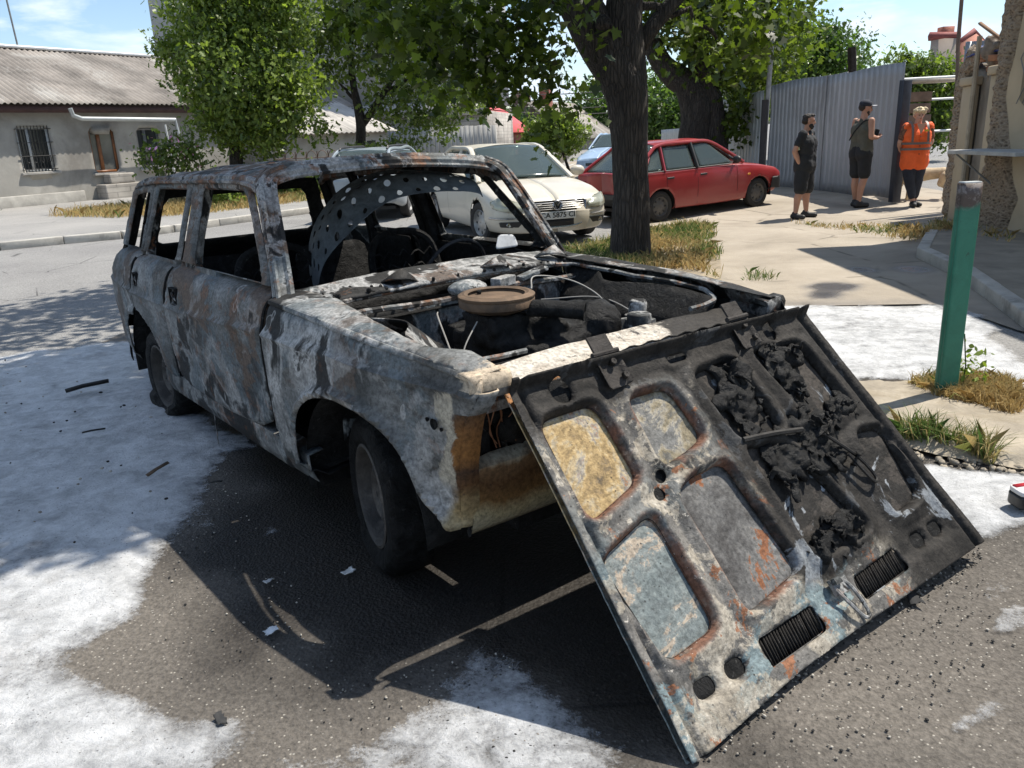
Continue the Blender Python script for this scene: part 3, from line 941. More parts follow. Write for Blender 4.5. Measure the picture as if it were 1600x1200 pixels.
# --- doors
WIN_SL = lambda z: .718 - .325 * np.clip(z - .92, 0, .5)       # half width of the side glass frames by height
def door_map(sgn, seed):
    def f(u, v, D):
        y = np.where(v < .925, yside(u, np.minimum(v, .925)) + crease(u, v) + dent(u, v, 1., seed), WIN_SL(v) + .012 + (fbm(u * 9, v * 9, seed) - .5) * .006)
        return u, sgn * (y - lip(D)), v
    return f
FD = [(-.632, .915), (-.655, .925), (-.68, .955), (-.985, 1.262), (-1.04, 1.305), (-1.16, 1.322), (-1.735, 1.314), (-1.725, .94), (-1.75, .92), (-1.81, .90), (-1.845, .72), (-1.85, .50), (-1.83, .36), (-1.70, .315), (-1.2, .315), (-.80, .345), (-.66, .40), (-.632, .46), (-.640, .70)]
FW = rpoly([(-.745, .938), (-1.045, 1.250), (-1.13, 1.290), (-1.60, 1.284), (-1.56, .930)], .03)
RD = [(-1.765, .925), (-1.752, 1.310), (-2.30, 1.292), (-2.345, 1.27), (-2.375, .918), (-2.44, .895), (-2.46, .80), (-2.45, .62), (-2.36, .60), (-2.2, .535), (-2.11, .44), (-2.06, .335), (-1.98, .315), (-1.875, .33), (-1.862, .50), (-1.858, .72), (-1.825, .895)]
RW = rpoly([(-1.83, .928), (-1.825, 1.272), (-2.28, 1.258), (-2.315, .925)], .025)
RQ = [(-2.472, .90), (-2.39, .92), (-2.36, 1.285), (-2.52, 1.278), (-2.76, 1.255), (-2.80, 1.235), (-2.86, .95), (-2.93, .895), (-3.06, .80), (-3.12, .70), (-3.16, .58), (-3.165, .50), (-3.13, .36), (-3.08, .235), (-2.80, .24), (-2.76, .38), (-2.69, .50), (-2.58, .57), (-2.47, .58), (-2.474, .80)]
RQW = rpoly([(-2.425, .925), (-2.415, 1.238), (-2.55, 1.232), (-2.715, 1.212), (-2.755, .94), (-2.74, .922)], .03)
HNF = rpoly([(-1.66, .742), (-1.74, .742), (-1.742, .812), (-1.66, .812)], .018)
HNR = rpoly([(-2.34, .755), (-2.39, .755), (-2.392, .822), (-2.34, .822)], .012)
for sgn, m1, m2, m3 in ((-1, M_DOOR, M_QUART, M_QUART), (1, M_INNER, M_INNER, M_INNER)):
    hs = [FW, HNF] if sgn < 0 else [FW]
    fd = MB().sheet(FD, door_map(sgn, 1.7), .016, hs).build('front_door', m1, car, solid=.005)
    rd = MB().sheet(RD, door_map(sgn, 4.1), .016, [RW, HNR] if sgn < 0 else [RW]).build('rear_door', m2, car, solid=.005)
    q = MB().sheet(RQ, side(sgn, 6.6, ARCH_R), .018, [RQW, ARCH_R]) if 0 else MB().sheet(RQ, (lambda s_: (lambda u, v, D: (lambda y: (u, s_ * (y - lip(D)), v))(np.where(v < .925, yside(u, np.minimum(v, .925)) + crease(u, v) + dent(u, v, 1., 6.6) + .02 * (1 - sm(.005, .05, np.abs(sdf(u, v, ARCH_R) - .012))) * (v > .28), WIN_SL(v) + .012 - .05 * np.clip((-u - 2.3) / .9, 0, 1) ** 2))))(sgn), .018, [RQW, ARCH_R])
    q.build('rear_quarter_panel', m3, car, solid=.005)
    if sgn < 0:
        # sunk handle pockets with what is left of the handles
        for par, x, z, w, h in ((fd, -1.70, .777, .09, .08), (rd, -2.365, .788, .055, .07)):
            y = float(yside(np.array(x), np.array(z)))
            b = MB().box((x, -y + .045, z), (w, .004, h))
            b.box((x, -y + .022, z - h / 2), (w, .044, .004)); b.box((x - w / 2, -y + .022, z), (.004, .044, h)); b.box((x + w / 2, -y + .022, z), (.004, .044, h)); b.box((x, -y + .022, z + h / 2), (w, .044, .004))
            pk = b.build('handle_pocket', M_SOOT, par)
            hbm = MB().tube([(x + w * .4, -y + .01, z - h * .2), (x, -y + .004, z + .004), (x - w * .35, -y + .012, z + h * .15)], .008, 6)
            hbm.build('handle', M_PILLAR, par)
    # inner faces of the doors: sooty pressed panels
    for xa, xb, par in ((-1.80, -.68, fd), (-2.40, -1.90, rd)):
        def inner(u, v, D):
            rec = .016 * sm(0, .03, -sdf(u, v, rpoly([(xa + .12, .42), (xb - .12, .42), (xb - .2, .78), (xa + .12, .80)], .08)))
            return u, sgn * (.705 - .02 * sm(.75, .9, v) + rec), v
        MB().sheet([(xa, .32), (xb, .32), (xb, .895), (xa, .895)], inner, .03).build('door_lining_frame', M_SOOT, par, solid=.004)
    # dark shut lines
    for xs0, z0, z1 in ((lambda z: -.622 - .012 * np.sin((z - .45) * 5), .42, .905), (lambda z: -1.852 + .02 * sm(.8, .9, z), .36, .90), (lambda z: -2.463, .60, .895)):
        zz = np.linspace(z0, z1, 24); xx = np.array([float(xs0(q)) for q in zz])
        MB().tube(np.stack([xx, sgn * (yside(xx, zz) - .006), zz], -1), .0065, 5).build('shut_line', M_SOOT, car)
    # sill
    xs_ = np.linspace(-2.12, -.37, 60)
    prof = [(.715, .345), (.775, .335), (.772, .27), (.752, .21), (.70, .175), (.60, .19)]
    P = np.array([[(x, sgn * (y + (fbm(x * 3, y * 9, sgn) - .5) * .012), z + (.06 * sm(-.62, -.38, x) if z < .25 else 0) + (fbm(x * 4, z * 7) - .5) * .012) for x in xs_] for y, z in prof])
    MB().grid(P).build('sill', M_SIDE, car, solid=.005)
    # pillars inside the door frames
    for x0, w in ((-1.66, .075), (-2.37, .05)):
        dxx = -.02 if x0 > -2 else .0
        bp = MB()
        for t0, t1 in ((0, 1),):
            P = [(x0 - .0, sgn * .675, .40), (x0, sgn * .690, .90), (x0 + dxx, sgn * .565, 1.30)]
            for off in (-.4, .4):
                bp.tube(cr_spline([(p[0] + off * w, p[1], p[2]) for p in P], 6), w * .42, 6, flat=.8)
        bp.tube(cr_spline(P, 6), w * .3, 6)
        bp.build('door_pillar', M_PILLAR if sgn < 0 else M_SOOT, car)

# --- windscreen surround: A pillars and header
for sgn in (-1, 1):
    path = cr_spline([(-.585, sgn * .715, .880), (-.625, sgn * .697, .945), (-.73, sgn * .660, 1.095), (-.855, sgn * .617, 1.262), (-.905, sgn * .590, 1.315), (-.955, sgn * .53, 1.348)], 7)
    b = MB()
    b.tube(path, .034, 8, flat=.75)
    b.tube(path + np.array([.028, -sgn * .026, .0]), .016, 6)
    b.tube(path + np.array([-.030, sgn * .012, .012]), .014, 6)
    b.tube(path + np.array([.022, sgn * .022, .010]), .010, 6)
    b.build('windscreen_pillar', M_PILLAR, car)
hd = cr_spline([(-.865, -.605, 1.280), (-.90, -.565, 1.322), (-.915, -.44, 1.350), (-.915, -.2, 1.362), (-.91, 0, 1.366), (-.912, .2, 1.358), (-.915, .44, 1.340), (-.90, .57, 1.312), (-.865, .61, 1.272)], 8)
b = MB().tube(hd, .024, 8)
b.tube(hd + np.array([-.03, 0, .014]), .026, 8)
b.tube(hd + np.array([.018, 0, -.016]), .011, 6)
b.build('windscreen_header', M_PILLAR, car)

# --- roof skin, rail and far rail
def roof(u, v, D):
    base = np.interp(-u, [.90, 1.2, 1.9, 2.4, 2.8], [1.322, 1.325, 1.312, 1.295, 1.25])
    crown = .058 * (1 - np.clip(np.abs(v) / .61, 0, 1) ** 2.4)
    sag = -.035 * np.exp(-((u + 1.55) / .4) ** 2 - ((v - .05) / .3) ** 2)
    z = base + crown + sag + (fbm(u * 3, v * 3, 2., 4) - .5) * .022 + (fbm(u * 22, v * 22, 6., 3) - .5) * .012
    z = z + .006 * np.cos(v * 2 * PI / .23) * sm(1.2, 1.4, -u) * (1 - sm(2.3, 2.6, -u))
    return u, v, z
rp_ = rpoly([(-.905, -.53), (-.905, .53), (-.95, .60), (-2.76, .585), (-2.82, .52), (-2.82, -.52), (-2.76, -.585), (-.95, -.60)], .05)
MB().sheet(rp_, roof, .02).build('roof', M_ROOF, car, solid=.005)
for sgn in (-1, 1):
    rl = cr_spline([(-.90, sgn * .605, 1.288), (-1.0, sgn * .605, 1.318), (-1.3, sgn * .607, 1.325), (-1.9, sgn * .605, 1.312), (-2.4, sgn * .60, 1.298), (-2.70, sgn * .588, 1.268), (-2.79, sgn * .58, 1.230)], 7)
    b = MB().tube(rl, .020, 7)
    b.tube(rl + np.array([0, sgn * .022, -.010]), .010, 6)
    b.tube(rl + np.array([0, -sgn * .012, -.03]), .020, 6)
    b.build('roof_rail', M_ROOF, car)
    # rear corner posts
    rc = cr_spline([(-2.785, sgn * .575, 1.235), (-2.81, sgn * .625, 1.08), (-2.85, sgn * .665, .94), (-2.98, sgn * .68, .82), (-3.10, sgn * .69, .62), (-3.10, sgn * .67, .40)], 6)
    MB().tube(rc, [.032] * len(rc), 8, flat=.7).build('rear_post', M_SOOT, car)
# tailgate with its empty window
def tail(u, v, D):
    x = np.interp(v, [.24, .45, .6, .75, .9, 1.25], [-3.07, -3.14, -3.13, -3.04, -2.86, -2.77])
    return x + (fbm(u * 3, v * 3, 8.) - .5) * .02 - .02 * (1 - np.abs(u) / .65), u, v
MB().sheet(rpoly([(-.66, .26), (.66, .26), (.66, .60), (.61, .93), (.53, 1.24), (-.53, 1.24), (-.61, .93), (-.66, .60)], .04), tail, .03, [rpoly([(-.52, .90), (.52, .90), (.45, 1.18), (-.45, 1.18)], .05)]).build('tailgate', M_SOOT, car, solid=.02)

# --- scuttle, firewall, bay
def scut(u, v, D):
    # u across (y), v along from the bonnet gutter (0) to the glass line (1)
    cr_ = 1 - (u / .70) ** 2
    x = (-.385 - .05 * (1 - cr_)) * (1 - v) + (-.57 - .05 * (1 - cr_)) * v
    z = (.885 + .030 * cr_) * (1 - v) + (.905 + .035 * cr_) * v
    return x, u, z + (fbm(u * 6, v * 2, 3.) - .5) * .014 + (fbm(u * 25, v * 6, 9.) - .5) * .006 - lip(D, .05, .012)
MB().sheet([(-.70, -.02), (.70, -.02), (.69, 1.12), (-.69, 1.12)], scut, .03).build('scuttle_panel', M_COWL, car, solid=.006)
MB().tube([(-.395 - .05 * (y / .7) ** 2, y, .868 + .03 * (1 - (y / .7) ** 2)) for y in np.linspace(-.62, .66, 30)], .010, 6).build('gutter_lip', M_PILLAR, car)
fw = MB().sheet([(-.62, .35), (.66, .35), (.66, .835), (-.60, .835)], lambda u, v, D: (-.375 + .03 * np.sin(u * 5) + (fbm(u * 4, v * 4) - .5) * .03, u, v), .03)
fwo = fw.build('firewall', M_INNER, car, solid=.006)
MB().tube([(-.335, y, .842 + .006 * math.sin(y * 9)) for y in np.linspace(-.55, .60, 24)], .017, 6, flat=.7).build('firewall_rail', M_PILLAR, fwo)
MB().sheet([(-.64, -.36), (.66, -.36), (.66, .9), (-.64, .9)][:0] or [(-.64, -.60), (.66, -.60), (.66, -.36), (-.64, -.36)], lambda u, v, D: (v, u, .80 + 0 * u), .05).build('plenum_floor', M_SOOT, car, solid=.005)
for sgn in (-1, 1):
    def iw(u, v, D):
        tow = .13 * np.exp(-((u + .02) / .13) ** 2) * sm(.45, .62, v)
        yy = np.interp(v, [.25, .5, .74, .81, .86], [.40, .46, .52, .60, .66] if sgn < 0 else [.40, .46, .50, .565, .61])
        return u, sgn * (yy - tow + (fbm(u * 5, v * 5, sgn) - .5) * .02), v + np.interp(u, [-.4, .3, .45], [.02, 0, -.012]) * (v > .7)
    hole = rpoly([(-.06, .60), (.07, .60), (.07, .69), (-.06, .69)], .05)
    MB().sheet([(-.38, .36), (.45, .36), (.45, .842), (-.38, .862)], iw, .02, [hole]).build('inner_wing', M_INNER if sgn < 0 else M_SOOT, car, solid=.005)
    gk = cr_spline([(-.40, sgn * .52, .888), (-.36, sgn * .585, .886), (-.15, sgn * .625, .878), (.05, sgn * .660, .870), (.25, sgn * .678, .856), (.39, sgn * .670, .842), (.452, sgn * .61, .832), (.462, sgn * .50, .826), (.464, sgn * .38, .824)] if sgn < 0 else [(-.40, sgn * .52, .888), (-.365, sgn * .575, .882), (-.1, sgn * .597, .872), (.16, sgn * .615, .862), (.33, sgn * .628, .846), (.425, sgn * .60, .833), (.455, sgn * .52, .826), (.46, sgn * .42, .824)], 7)
    gk = gk + np.c_[np.zeros(len(gk)), (fbm(gk[:, 0] * 9, gk[:, 1] * 9) - .5) * .02, (fbm(gk[:, 0] * 12, 3.) - .5) * .02]
    MB().tube(gk, .0095, 6).build('gutter_seal', M_PILLAR, car)

# --- front cross panel, valance, radiator opening
def slam(u, v, D):
    z = .806 - .02 * (u / .6) ** 2 + .012 * (v - .52) / .08 * -1
    z = z + (fbm(u * 7, v * 7, 1.) - .5) * .012 - lip(D, .014, .012)
    return v + .012 * np.sin(u * 8) * 0, u, z
sp_ = [(-.645, .445), (-.50, .462), (.50, .462), (.62, .44), (.665, .47), (.66, .60), (.5, .612), (.2, .622), (-.2, .622), (-.5, .612), (-.64, .60)]
slo = MB().sheet(sp_, slam, .014).build('front_cross_panel', M_SLAM, car, solid=.006)
MB().grid(np.array([[(.615 - .012 * (y / .64) ** 2 - .03 * k, y, .795 - .018 * (y / .6) ** 2 - .03 * k + .004 * math.sin(y * 70)) for y in np.linspace(-.62, .62, 60)] for k in (0, .5, 1)])).build('panel_skirt', M_SOOT, slo, solid=.004)
def val(u, v, D):
    x = .562 + .02 * (1 - (u / .70) ** 2) + np.interp(v, [.30, .345, .365, .54, .55], [-.05, -.012, 0, .005, -.03])
    return x + (fbm(u * 3, v * 4, 4.) - .5) * .012, u, v
vo = MB().sheet([(-.685, .315), (.685, .315), (.70, .545), (.60, .562), (-.60, .562), (-.70, .545)], val, .02).build('front_valance', M_VALANCE, car, solid=.005)
MB().tube([(.556, -.700, z) for z in np.linspace(.325, .55, 14)] , [.005 + .003 * math.sin(k * 2.1) for k in range(14)], 6).build('panel_seam', M_SOOT, vo)
rad = MB().box((.40, .0, .56), (.05, 1.1, .42))
for k in range(26):
    rad.box((.428, -.52 + k * .0416, .57), (.012, .008, .36))
for y in (-.60, -.35, .35, .6):
    rad.box((.50, y, .66), (.05, .03, .26), rotz(.1 * y))
rad.build('radiator_frame', M_SOOT, car)
MB().box((.54, 0, .705), (.03, 1.24, .03)).box((.545, -.42, .735), (.02, .02, .10)).box((.53, .3, .74), (.02, .03, .1)).build('grille_rail', M_PILLAR, car)
cb_ = MB()
for k in range(26):
    c = np.array([.50 + rng.uniform(-.06, .05), rng.uniform(-.66, .60), rng.uniform(.55, .66)])
    cb_.ell(c, rng.uniform(.02, .06, 3), 8, 6)
melt(cb_.build('melted_lamp_remains', M_CHAR, car), .012, 1, .016, 30)
wl3 = MB()
for k in range(9):
    y = -.60 + .02 * k
    wl3.tube(cr_spline([(.53 + rng.uniform(-.02, .02), y, .74), (.55, y + rng.uniform(-.03, .03), .68), (.53, y + rng.uniform(-.03, .03), .62), (.56 + rng.uniform(-.02, .01), y + rng.uniform(-.02, .02), .58)], 5), .0022, 4)
wl3.build('burnt_wiring', plain('copper_wire', (.22, .10, .05), .6, .3), car)

# --- engine
eng = MB().box((-.02, -.02, .56), (.55, .30, .38)).box((-.02, .06, .74), (.50, .17, .10)).box((.24, -.02, .56), (.08, .34, .30)).box((.0, -.17, .70), (.32, .12, .12)).box((.05, -.17, .79), (.20, .18, .12)).cap((-.12, -.10, .80), (.18, -.02, .79), .06, .05)
eng.cap((.20, .19, .76), (.02, .23, .70), .095, .12, 14)
for k in range(30):
    eng.ell((rng.uniform(-.3, .33), rng.uniform(-.28, .34), rng.uniform(.52, .76)), rng.uniform(.02, .07, 3), 8, 6)
melt(eng.build('engine_block', M_CHAR, car), .013, 2, .014, 26)
tub = MB().lathe([(.001, 0), (.108, 0), (.113, .006), (.104, .012), (.130, .015), (.140, .009), (.140, .002), (.136, -.003), (.139, -.008), (.137, -.030), (.115, -.042), (.05, -.065), (.05, -.15)], (.055, -.175, .905), 'z', 40)
tub.lathe([(.110, .012), (.118, .016), (.127, .012)], (.055, -.175, .906), 'z', 40)
af = tub.build('air_filter', plain('scorched_air_filter', (.125, .080, .048), .8, .1, .5, 9., .4, 40., (.05, .04, .032)), car)
MB().lathe([(.008, 0), (.010, .012), (.004, .016), (.0005, .016)], (-.03, -.19, .905), 'z', 10).build('filter_wing_nut', M_SOOT, af)
MB().tube(cr_spline([(.16, -.12, .868), (.22, -.05, .862), (.265, -.0, .855), (.30, .03, .85)], 5), [.030] * 15 + [.034], 12, caps=False).build('filter_snorkel', M_SOOT, af, solid=.003)
for pts in ([(.02, .02, .90), (-.05, .10, .93), (.0, .24, .90), (.1, .30, .84), (.14, .32, .76), (.12, .33, .66)], [(.10, -.30, .84), (.16, -.40, .78), (.2, -.46, .70)], [(-.3, -.2, .8), (-.1, -.33, .83), (.1, -.42, .76)], [(-.25, .3, .78), (.0, .42, .80), (.25, .45, .72)]):
    MB().tube(cr_spline(pts, 8), .0028, 5).build('bare_wire', bpy.data.materials.get('ashy_wire') or plain('ashy_wire', (.26, .25, .23), .8), car)
bt = MB().box((.22, .40, .70), (.10, .09, .10)).box((.24, .38, .76), (.07, .07, .03)).lathe([(.001, .035), (.042, .035), (.046, .02), (.046, -.02), (.04, -.03)], (.34, .27, .775), 'z', 18).lathe([(.001, .035), (.03, .035), (.036, .02), (.036, -.05)], (.25, .36, .80), 'z', 14)
bt.build('fluid_reservoir', burnt('ashy_metal', dark=.2, rust=.1, ash=.9, sc=9), car, bevel=.004)
br_ = MB()
for k in range(14):
    c = np.array([rng.uniform(-.3, .3), rng.uniform(.30, .56), rng.uniform(.60, .74)])
    br_.box(c, (rng.uniform(.03, .12), rng.uniform(.01, .04), rng.uniform(.02, .08)), rotz(rng.uniform(0, 3)) @ rotx(rng.uniform(-.6, .6)))
br_.build('engine_bay_bracket', M_INNER, car)
wm = MB().ell((-.34, -.02, .865), (.07, .09, .035), 12, 8).box((-.33, .16, .87), (.05, .12, .04), rotz(.3)).box((-.34, .33, .88), (.05, .15, .02), rotx(.2))
wm.build('wiper_motor', burnt('white_ash_metal', dark=.05, rust=.05, ash=1.3, sc=8), car, bevel=.004)
cr_f = MB()
for k in range(70):
    y = rng.uniform(-.64, .66)
    cr_f.ell((-.45 + rng.uniform(-.13, .08), y, .918 - .02 * (y / .7) ** 2), rng.uniform(.004, .013, 3), 6, 4)
tag(cr_f.build('scuttle_cinders', M_CHAR, car), kind='stuff')
for (x, y), rz in (((-.42, .12), .5), ((-.45, -.35), -.2), ((-.47, .48), .3)):
    P = np.array([[(x + .05 * i + .01 * math.sin(j), y + .045 * j, .925 + .02 * math.sin(i * 2.2 + j) + .012 * j % .03) for j in range(4)] for i in range(-1, 2)])
    MB().grid(P).build('curled_flake', M_PILLAR, car, solid=.004)

# --- floor, underbody, interior
MB().sheet([(-3.05, -.68), (-.40, -.68), (-.40, .68), (-3.05, .68)], lambda u, v, D: (u, v, .245 + .02 * np.sin(v * 9) + .10 * np.exp(-(v / .14) ** 2) * sm(-1.9, -1.0, u) + .16 * sm(-1.9, -2.2, -(-u)) * 0), .06).build('floor_pan', M_SOOT, car, solid=.01)
MB().box((.1, 0, .24), (.7, .86, .06)).box((0, 0, .22), (.12, 1.2, .06)).build('subframe', M_SOOT, car)
MB().box((-2.42, 0, .24), (.10, 1.2, .10)).build('rear_axle', M_SOOT, car)
ds = MB().tube([(-.72, y, .80 + .02 * math.sin(y * 5)) for y in np.linspace(-.63, .64, 20)], .075, 8, flat=.8).tube([(-.70, y, .70) for y in np.linspace(-.62, .62, 12)], .05, 6)
for k in range(14):
    ds.ell((-.74 + rng.uniform(-.05, .05), rng.uniform(-.5, .6), .84), rng.uniform(.02, .05, 3), 8, 6)
melt(ds.build('dashboard_frame', M_CHAR, car), .016, 2, .012, 24)
sw = thing_ = None
ring = [(-1.02 + .185 * math.cos(t) * .35, .395 + .185 * math.sin(t), .80 + .185 * math.cos(t) * .93) for t in np.linspace(0, 2 * PI, 41)]
swo = MB().tube(ring, .009, 6, caps=False).build('steering_wheel', soot('black_steel', (.03, .03, .032), .3, .5, .2), car)
MB().tube([(-1.02, .395, .80), (-.75, .395, .72)], .02, 8).tube([(-1.02, .395, .80), (-1.03, .22, .79)], .008, 5).tube([(-1.02, .395, .80), (-1.03, .57, .79)], .008, 5).tube([(-1.02, .395, .80), (-1.07, .395, .64)], .008, 5).build('steering_spokes', M_SOOT, swo)
b = MB().sheet(rpoly([(0.02, 0), (.16, .0), (.15, .075), (.06, .085)], .02), lambda u, v, D: (-.66 - .3 * v, .36 + u, .95 + v * .75), .012, [rpoly([(.05 + .012 * math.cos(t), .055 + .012 * math.sin(t)) for t in np.linspace(0, 6.0, 9)], .004), rpoly([(.11 + .012 * math.cos(t), .055 + .012 * math.sin(t)) for t in np.linspace(0, 6.0, 9)], .004)])
b.build('dash_bracket', plain('ash_white_steel', (.40, .41, .42), .8, 0, .2, 20.), car, solid=.003)
for sgn in (-1, 1):
    s_ = MB()
    for back, (x0, x1) in enumerate(((-1.25, -1.45),)):
        fr = cr_spline([(-1.22, sgn * .36 - .2, .42), (-1.40, sgn * .36 - .21, .72), (-1.47, sgn * .36 - .17, .93), (-1.49, sgn * .36, .985), (-1.47, sgn * .36 + .17, .93), (-1.40, sgn * .36 + .21, .72), (-1.22, sgn * .36 + .2, .42)], 6)
        s_.tube(fr, .020, 6)
        for k in range(7):
            z = .48 + .065 * k
            xx = np.interp(z, [.42, .72, .95], [-1.22, -1.40, -1.47])
            s_.tube([(xx + .012 * math.sin(j * 1.9 + k), sgn * .36 - .19 + .38 * j / 12, z + .02 * math.sin(j * 2.4)) for j in range(13)], .006, 4)
        s_.tube(cr_spline([(-1.22, sgn * .36 - .2, .42), (-.85, sgn * .36 - .21, .44), (-.80, sgn * .36, .44), (-.85, sgn * .36 + .21, .44), (-1.22, sgn * .36 + .2, .42)], 6), .018, 6)
        s_.box((-1.0, sgn * .36, .36), (.42, .40, .10))
    s_.build('front_seat_frame', M_SOOT, car, solid=0)
s_ = MB()
for y in (-.33, .33):
    s_.sheet(rpoly([(-.28, 0), (.28, 0), (.25, .46), (-.25, .46)], .10), lambda u, v, D: (-2.10 - .35 * v + .02 * np.sin(u * 20), y + u, .42 + v * .98), .03)
s_.box((-1.9, 0, .36), (.5, 1.16, .10))
s_.build('rear_seat_frame', M_SOOT, car, solid=.012)
# the perforated brace that has dropped out of the roof lining
pp = cr_spline([(-1.42, -.20, .80), (-1.40, -.175, .95), (-1.36, -.11, 1.075), (-1.30, .0, 1.185), (-1.24, .12, 1.25), (-1.16, .27, 1.275), (-1.06, .42, 1.262), (-1.0, .52, 1.235), (-.985, .545, 1.205)], 12)
L_ = np.concatenate([[0], np.cumsum(np.linalg.norm(np.diff(pp, axis=0), axis=1))])
Lt = L_[-1]
holes = []
for i in range(21):
    for j in range(4):
        if (i + j) % 2: continue
        u0 = .10 + i * (Lt - .16) / 21
        r = .0125 + .005 * ((i * 7 + j) % 3) / 2
        holes.append(np.array([(u0 + r * math.cos(t), -.100 + .066 * j + r * 1.15 * math.sin(t)) for t in np.linspace(0, 2 * PI, 11)[:-1]]))
def brace(u, v, D):
    w = np.interp(u, [0, .1, .4, Lt * .7, Lt], [.6, .9, 1.1, .75, .5])
    x, y, z = (np.interp(u, L_, pp[:, k]) for k in range(3))
    # across: a channel section hanging towards the back
    return x + v * w * 1.0, y - .35 * v * w, z - v * w * .55 + .020 * np.cos(v / .12 * PI) * w + (fbm(u * 6, v * 6) - .5) * .012
def sheet_far(poly, f, res, hs, parent):
    b = MB()
    b.sheet(poly, f, res, hs)
    return b
bo = MB().sheet(rpoly([(0, -.15), (Lt, -.12), (Lt, .12), (0, .15)], .03), brace, .0055, holes).build('fallen_roof_brace', soot('dark_steel', (.10, .115, .125), .4, .55, .35, 14., .1), car, solid=.003)

# --- wheels
def wheel(x, y, z, r, sgn, steer=0., flat=0., nm='wheel'):
    w = bpy.data.objects.new(nm, None); COL.objects.link(w); w.parent = car; w.location = (x, sgn * y, z); w.rotation_euler = (0, 0, steer)
    prof = [(.178, -.055), (.20, -.078), (.24, -.086), (r - .025, -.080), (r - .006, -.062), (r, -.03), (r, .03), (r - .006, .062), (r - .025, .080), (.24, .086), (.20, .078), (.178, .055)]
    b = MB().lathe(prof, ax='y', n=64)
    v = b.v[0]
    an = np.arctan2(v[:, 2], v[:, 0]); rad_ = np.hypot(v[:, 0], v[:, 2])
    k = (fbm(an * 6, v[:, 1] * 22, x, 4) - .5) * .036 * (rad_ > .19)
    tread = .004 * np.sign(np.sin(an * 34 + np.sign(v[:, 1]) * .6)) * (rad_ > r - .012)
    s_ = (rad_ + k + tread) / rad_
    v[:, 0] *= s_; v[:, 2] *= s_
    lo = -z + .0
    b.v[0][:, 2] = np.maximum(v[:, 2], lo + .012 * flat)
    b.v[0][:, 1] *= 1 + flat * .35 * (v[:, 2] < lo + .07)
    b.build('tyre', M_TYRE, w, auto=60)
    o = -1 if sgn < 0 else 1
    rim = MB().lathe([(.182, .060 * o), (.186, .075 * o), (.178, .078 * o), (.168, .068 * o), (.160, .03 * o), (.150, .012 * o), (.128, .020 * o), (.105, .038 * o), (.085, .046 * o), (.070, .040 * o), (.050, .022 * o), (.036, .022 * o), (.033, .040 * o), (.022, .043 * o), (.001, .043 * o)], ax='y', n=48)
    ro = rim.build('rim', M_RIM, w, solid=.003)
    for q in range(8):
        t = 2 * PI * q / 8
        c = np.array([.137 * math.cos(t), .0185 * o, .137 * math.sin(t)])
        MB().ell(c, (.012, .006, .024), 8, 5, roty(-t)).build('rim_slot', M_SOOT, ro)
    for q in range(4):
        t = 2 * PI * q / 4 + .4
        MB().lathe([(.010, 0), (.010, .012 * o), (.0005, .012 * o)], (.058 * math.cos(t), .026 * o, .058 * math.sin(t)), 'y', 8).build('wheel_bolt', M_SOOT, ro)
    return w
wheel(0, .645, .268, .286, -1, math.radians(-14), .25)
wheel(0, .645, .268, .286, 1, math.radians(-14), .25)
wheel(-2.424, .655, .205, .278, -1, 0, 1.)
wheel(-2.424, .655, .205, .278, 1, 0, 1.)
# hanging scraps
MB().grid(np.array([[(-1.62 + .045 * k + .012 * math.sin(z * 9), -.72 - .012 * k, z) for z in np.linspace(.26, .03, 10)] for k in (0, .5, 1)])).build('hanging_trim_strip', M_PILLAR, car, solid=.004)
MB().grid(np.array([[(-3.13 + .10 * k + .02 * math.sin(z * 20), -.70 - .03 * k, .42 - z * (1 - .2 * k)) for z in np.linspace(0, .26, 8)] for k in (0, .33, .66, 1)])).build('torn_bumper_end', M_SOOT, car, solid=.006)

# ------------------------------------------------------------------ the bonnet, hinged at the front and resting on the ground
BM = np.array([1.0171965, .0765669, .3975])
E1 = np.array([.045809, .9988572, .0136348]); E2 = np.array([.6587065, -.0199422, -.7521357]); NN = np.array([.7510042, -.0434359, .6588672])
bonnet = bpy.data.objects.new('bonnet', None); COL.objects.link(bonnet); bonnet.parent = car
BMAT = Matrix(((E1[0], E2[0], NN[0], BM[0]), (E1[1], E2[1], NN[1], BM[1]), (E1[2], E2[2], NN[2], BM[2]), (0, 0, 0, 1)))
bonnet.matrix_local = BMAT
OUT = [(-.708, -.525), (-.2, -.518), (.3, -.512), (.628, -.505), (.665, -.28), (.72, .05), (.792, .485), (.55, .487), (.276, .488), (-.05, .49), (-.253, .495), (-.684, .532), (-.712, .528), (-.711, 0)]
WINS = [[(-.650, -.402), (-.442, -.405), (-.428, -.150), (-.646, -.090)], [(-.325, -.388), (-.150, -.385), (-.120, -.200), (-.200, -.178), (-.330, -.158)],
        [(-.035, -.398), (.160, -.412), (.208, -.132), (.006, -.150)], [(.265, -.412), (.522, -.388), (.585, -.105), (.356, -.118)],
        [(-.672, .010), (-.446, -.052), (-.428, .292), (-.630, .308)], [(-.327, -.070), (-.250, -.100), (-.100, -.108), (-.046, .268), (-.309, .306)],
        [(.004, -.125), (.186, -.078), (.325, .262), (.040, .265)], [(.518, -.028), (.668, -.004), (.646, .254), (.470, .268)]]
WINS = [rpoly(w, .045, 5) for w in WINS]
HOL = [np.array([(c[0] + r * math.cos(t), c[1] + r * 1.15 * math.sin(t)) for t in np.linspace(0, 2 * PI, 17)[:-1]]) for c, r in (((-.352, -.136), .018), ((-.382, -.092), .018), ((.274, -.149), .018), ((.251, -.092), .018), ((-.538, -.468), .036), ((.412, -.461), .030))]
HOL += [rpoly([(x - .036, y - .024), (x + .036, y - .024), (x + .036, y + .024), (x - .036, y + .024)], .022) for x, y in ((-.558, .404), (-.439, .403), (.511, .373), (.622, .370))]
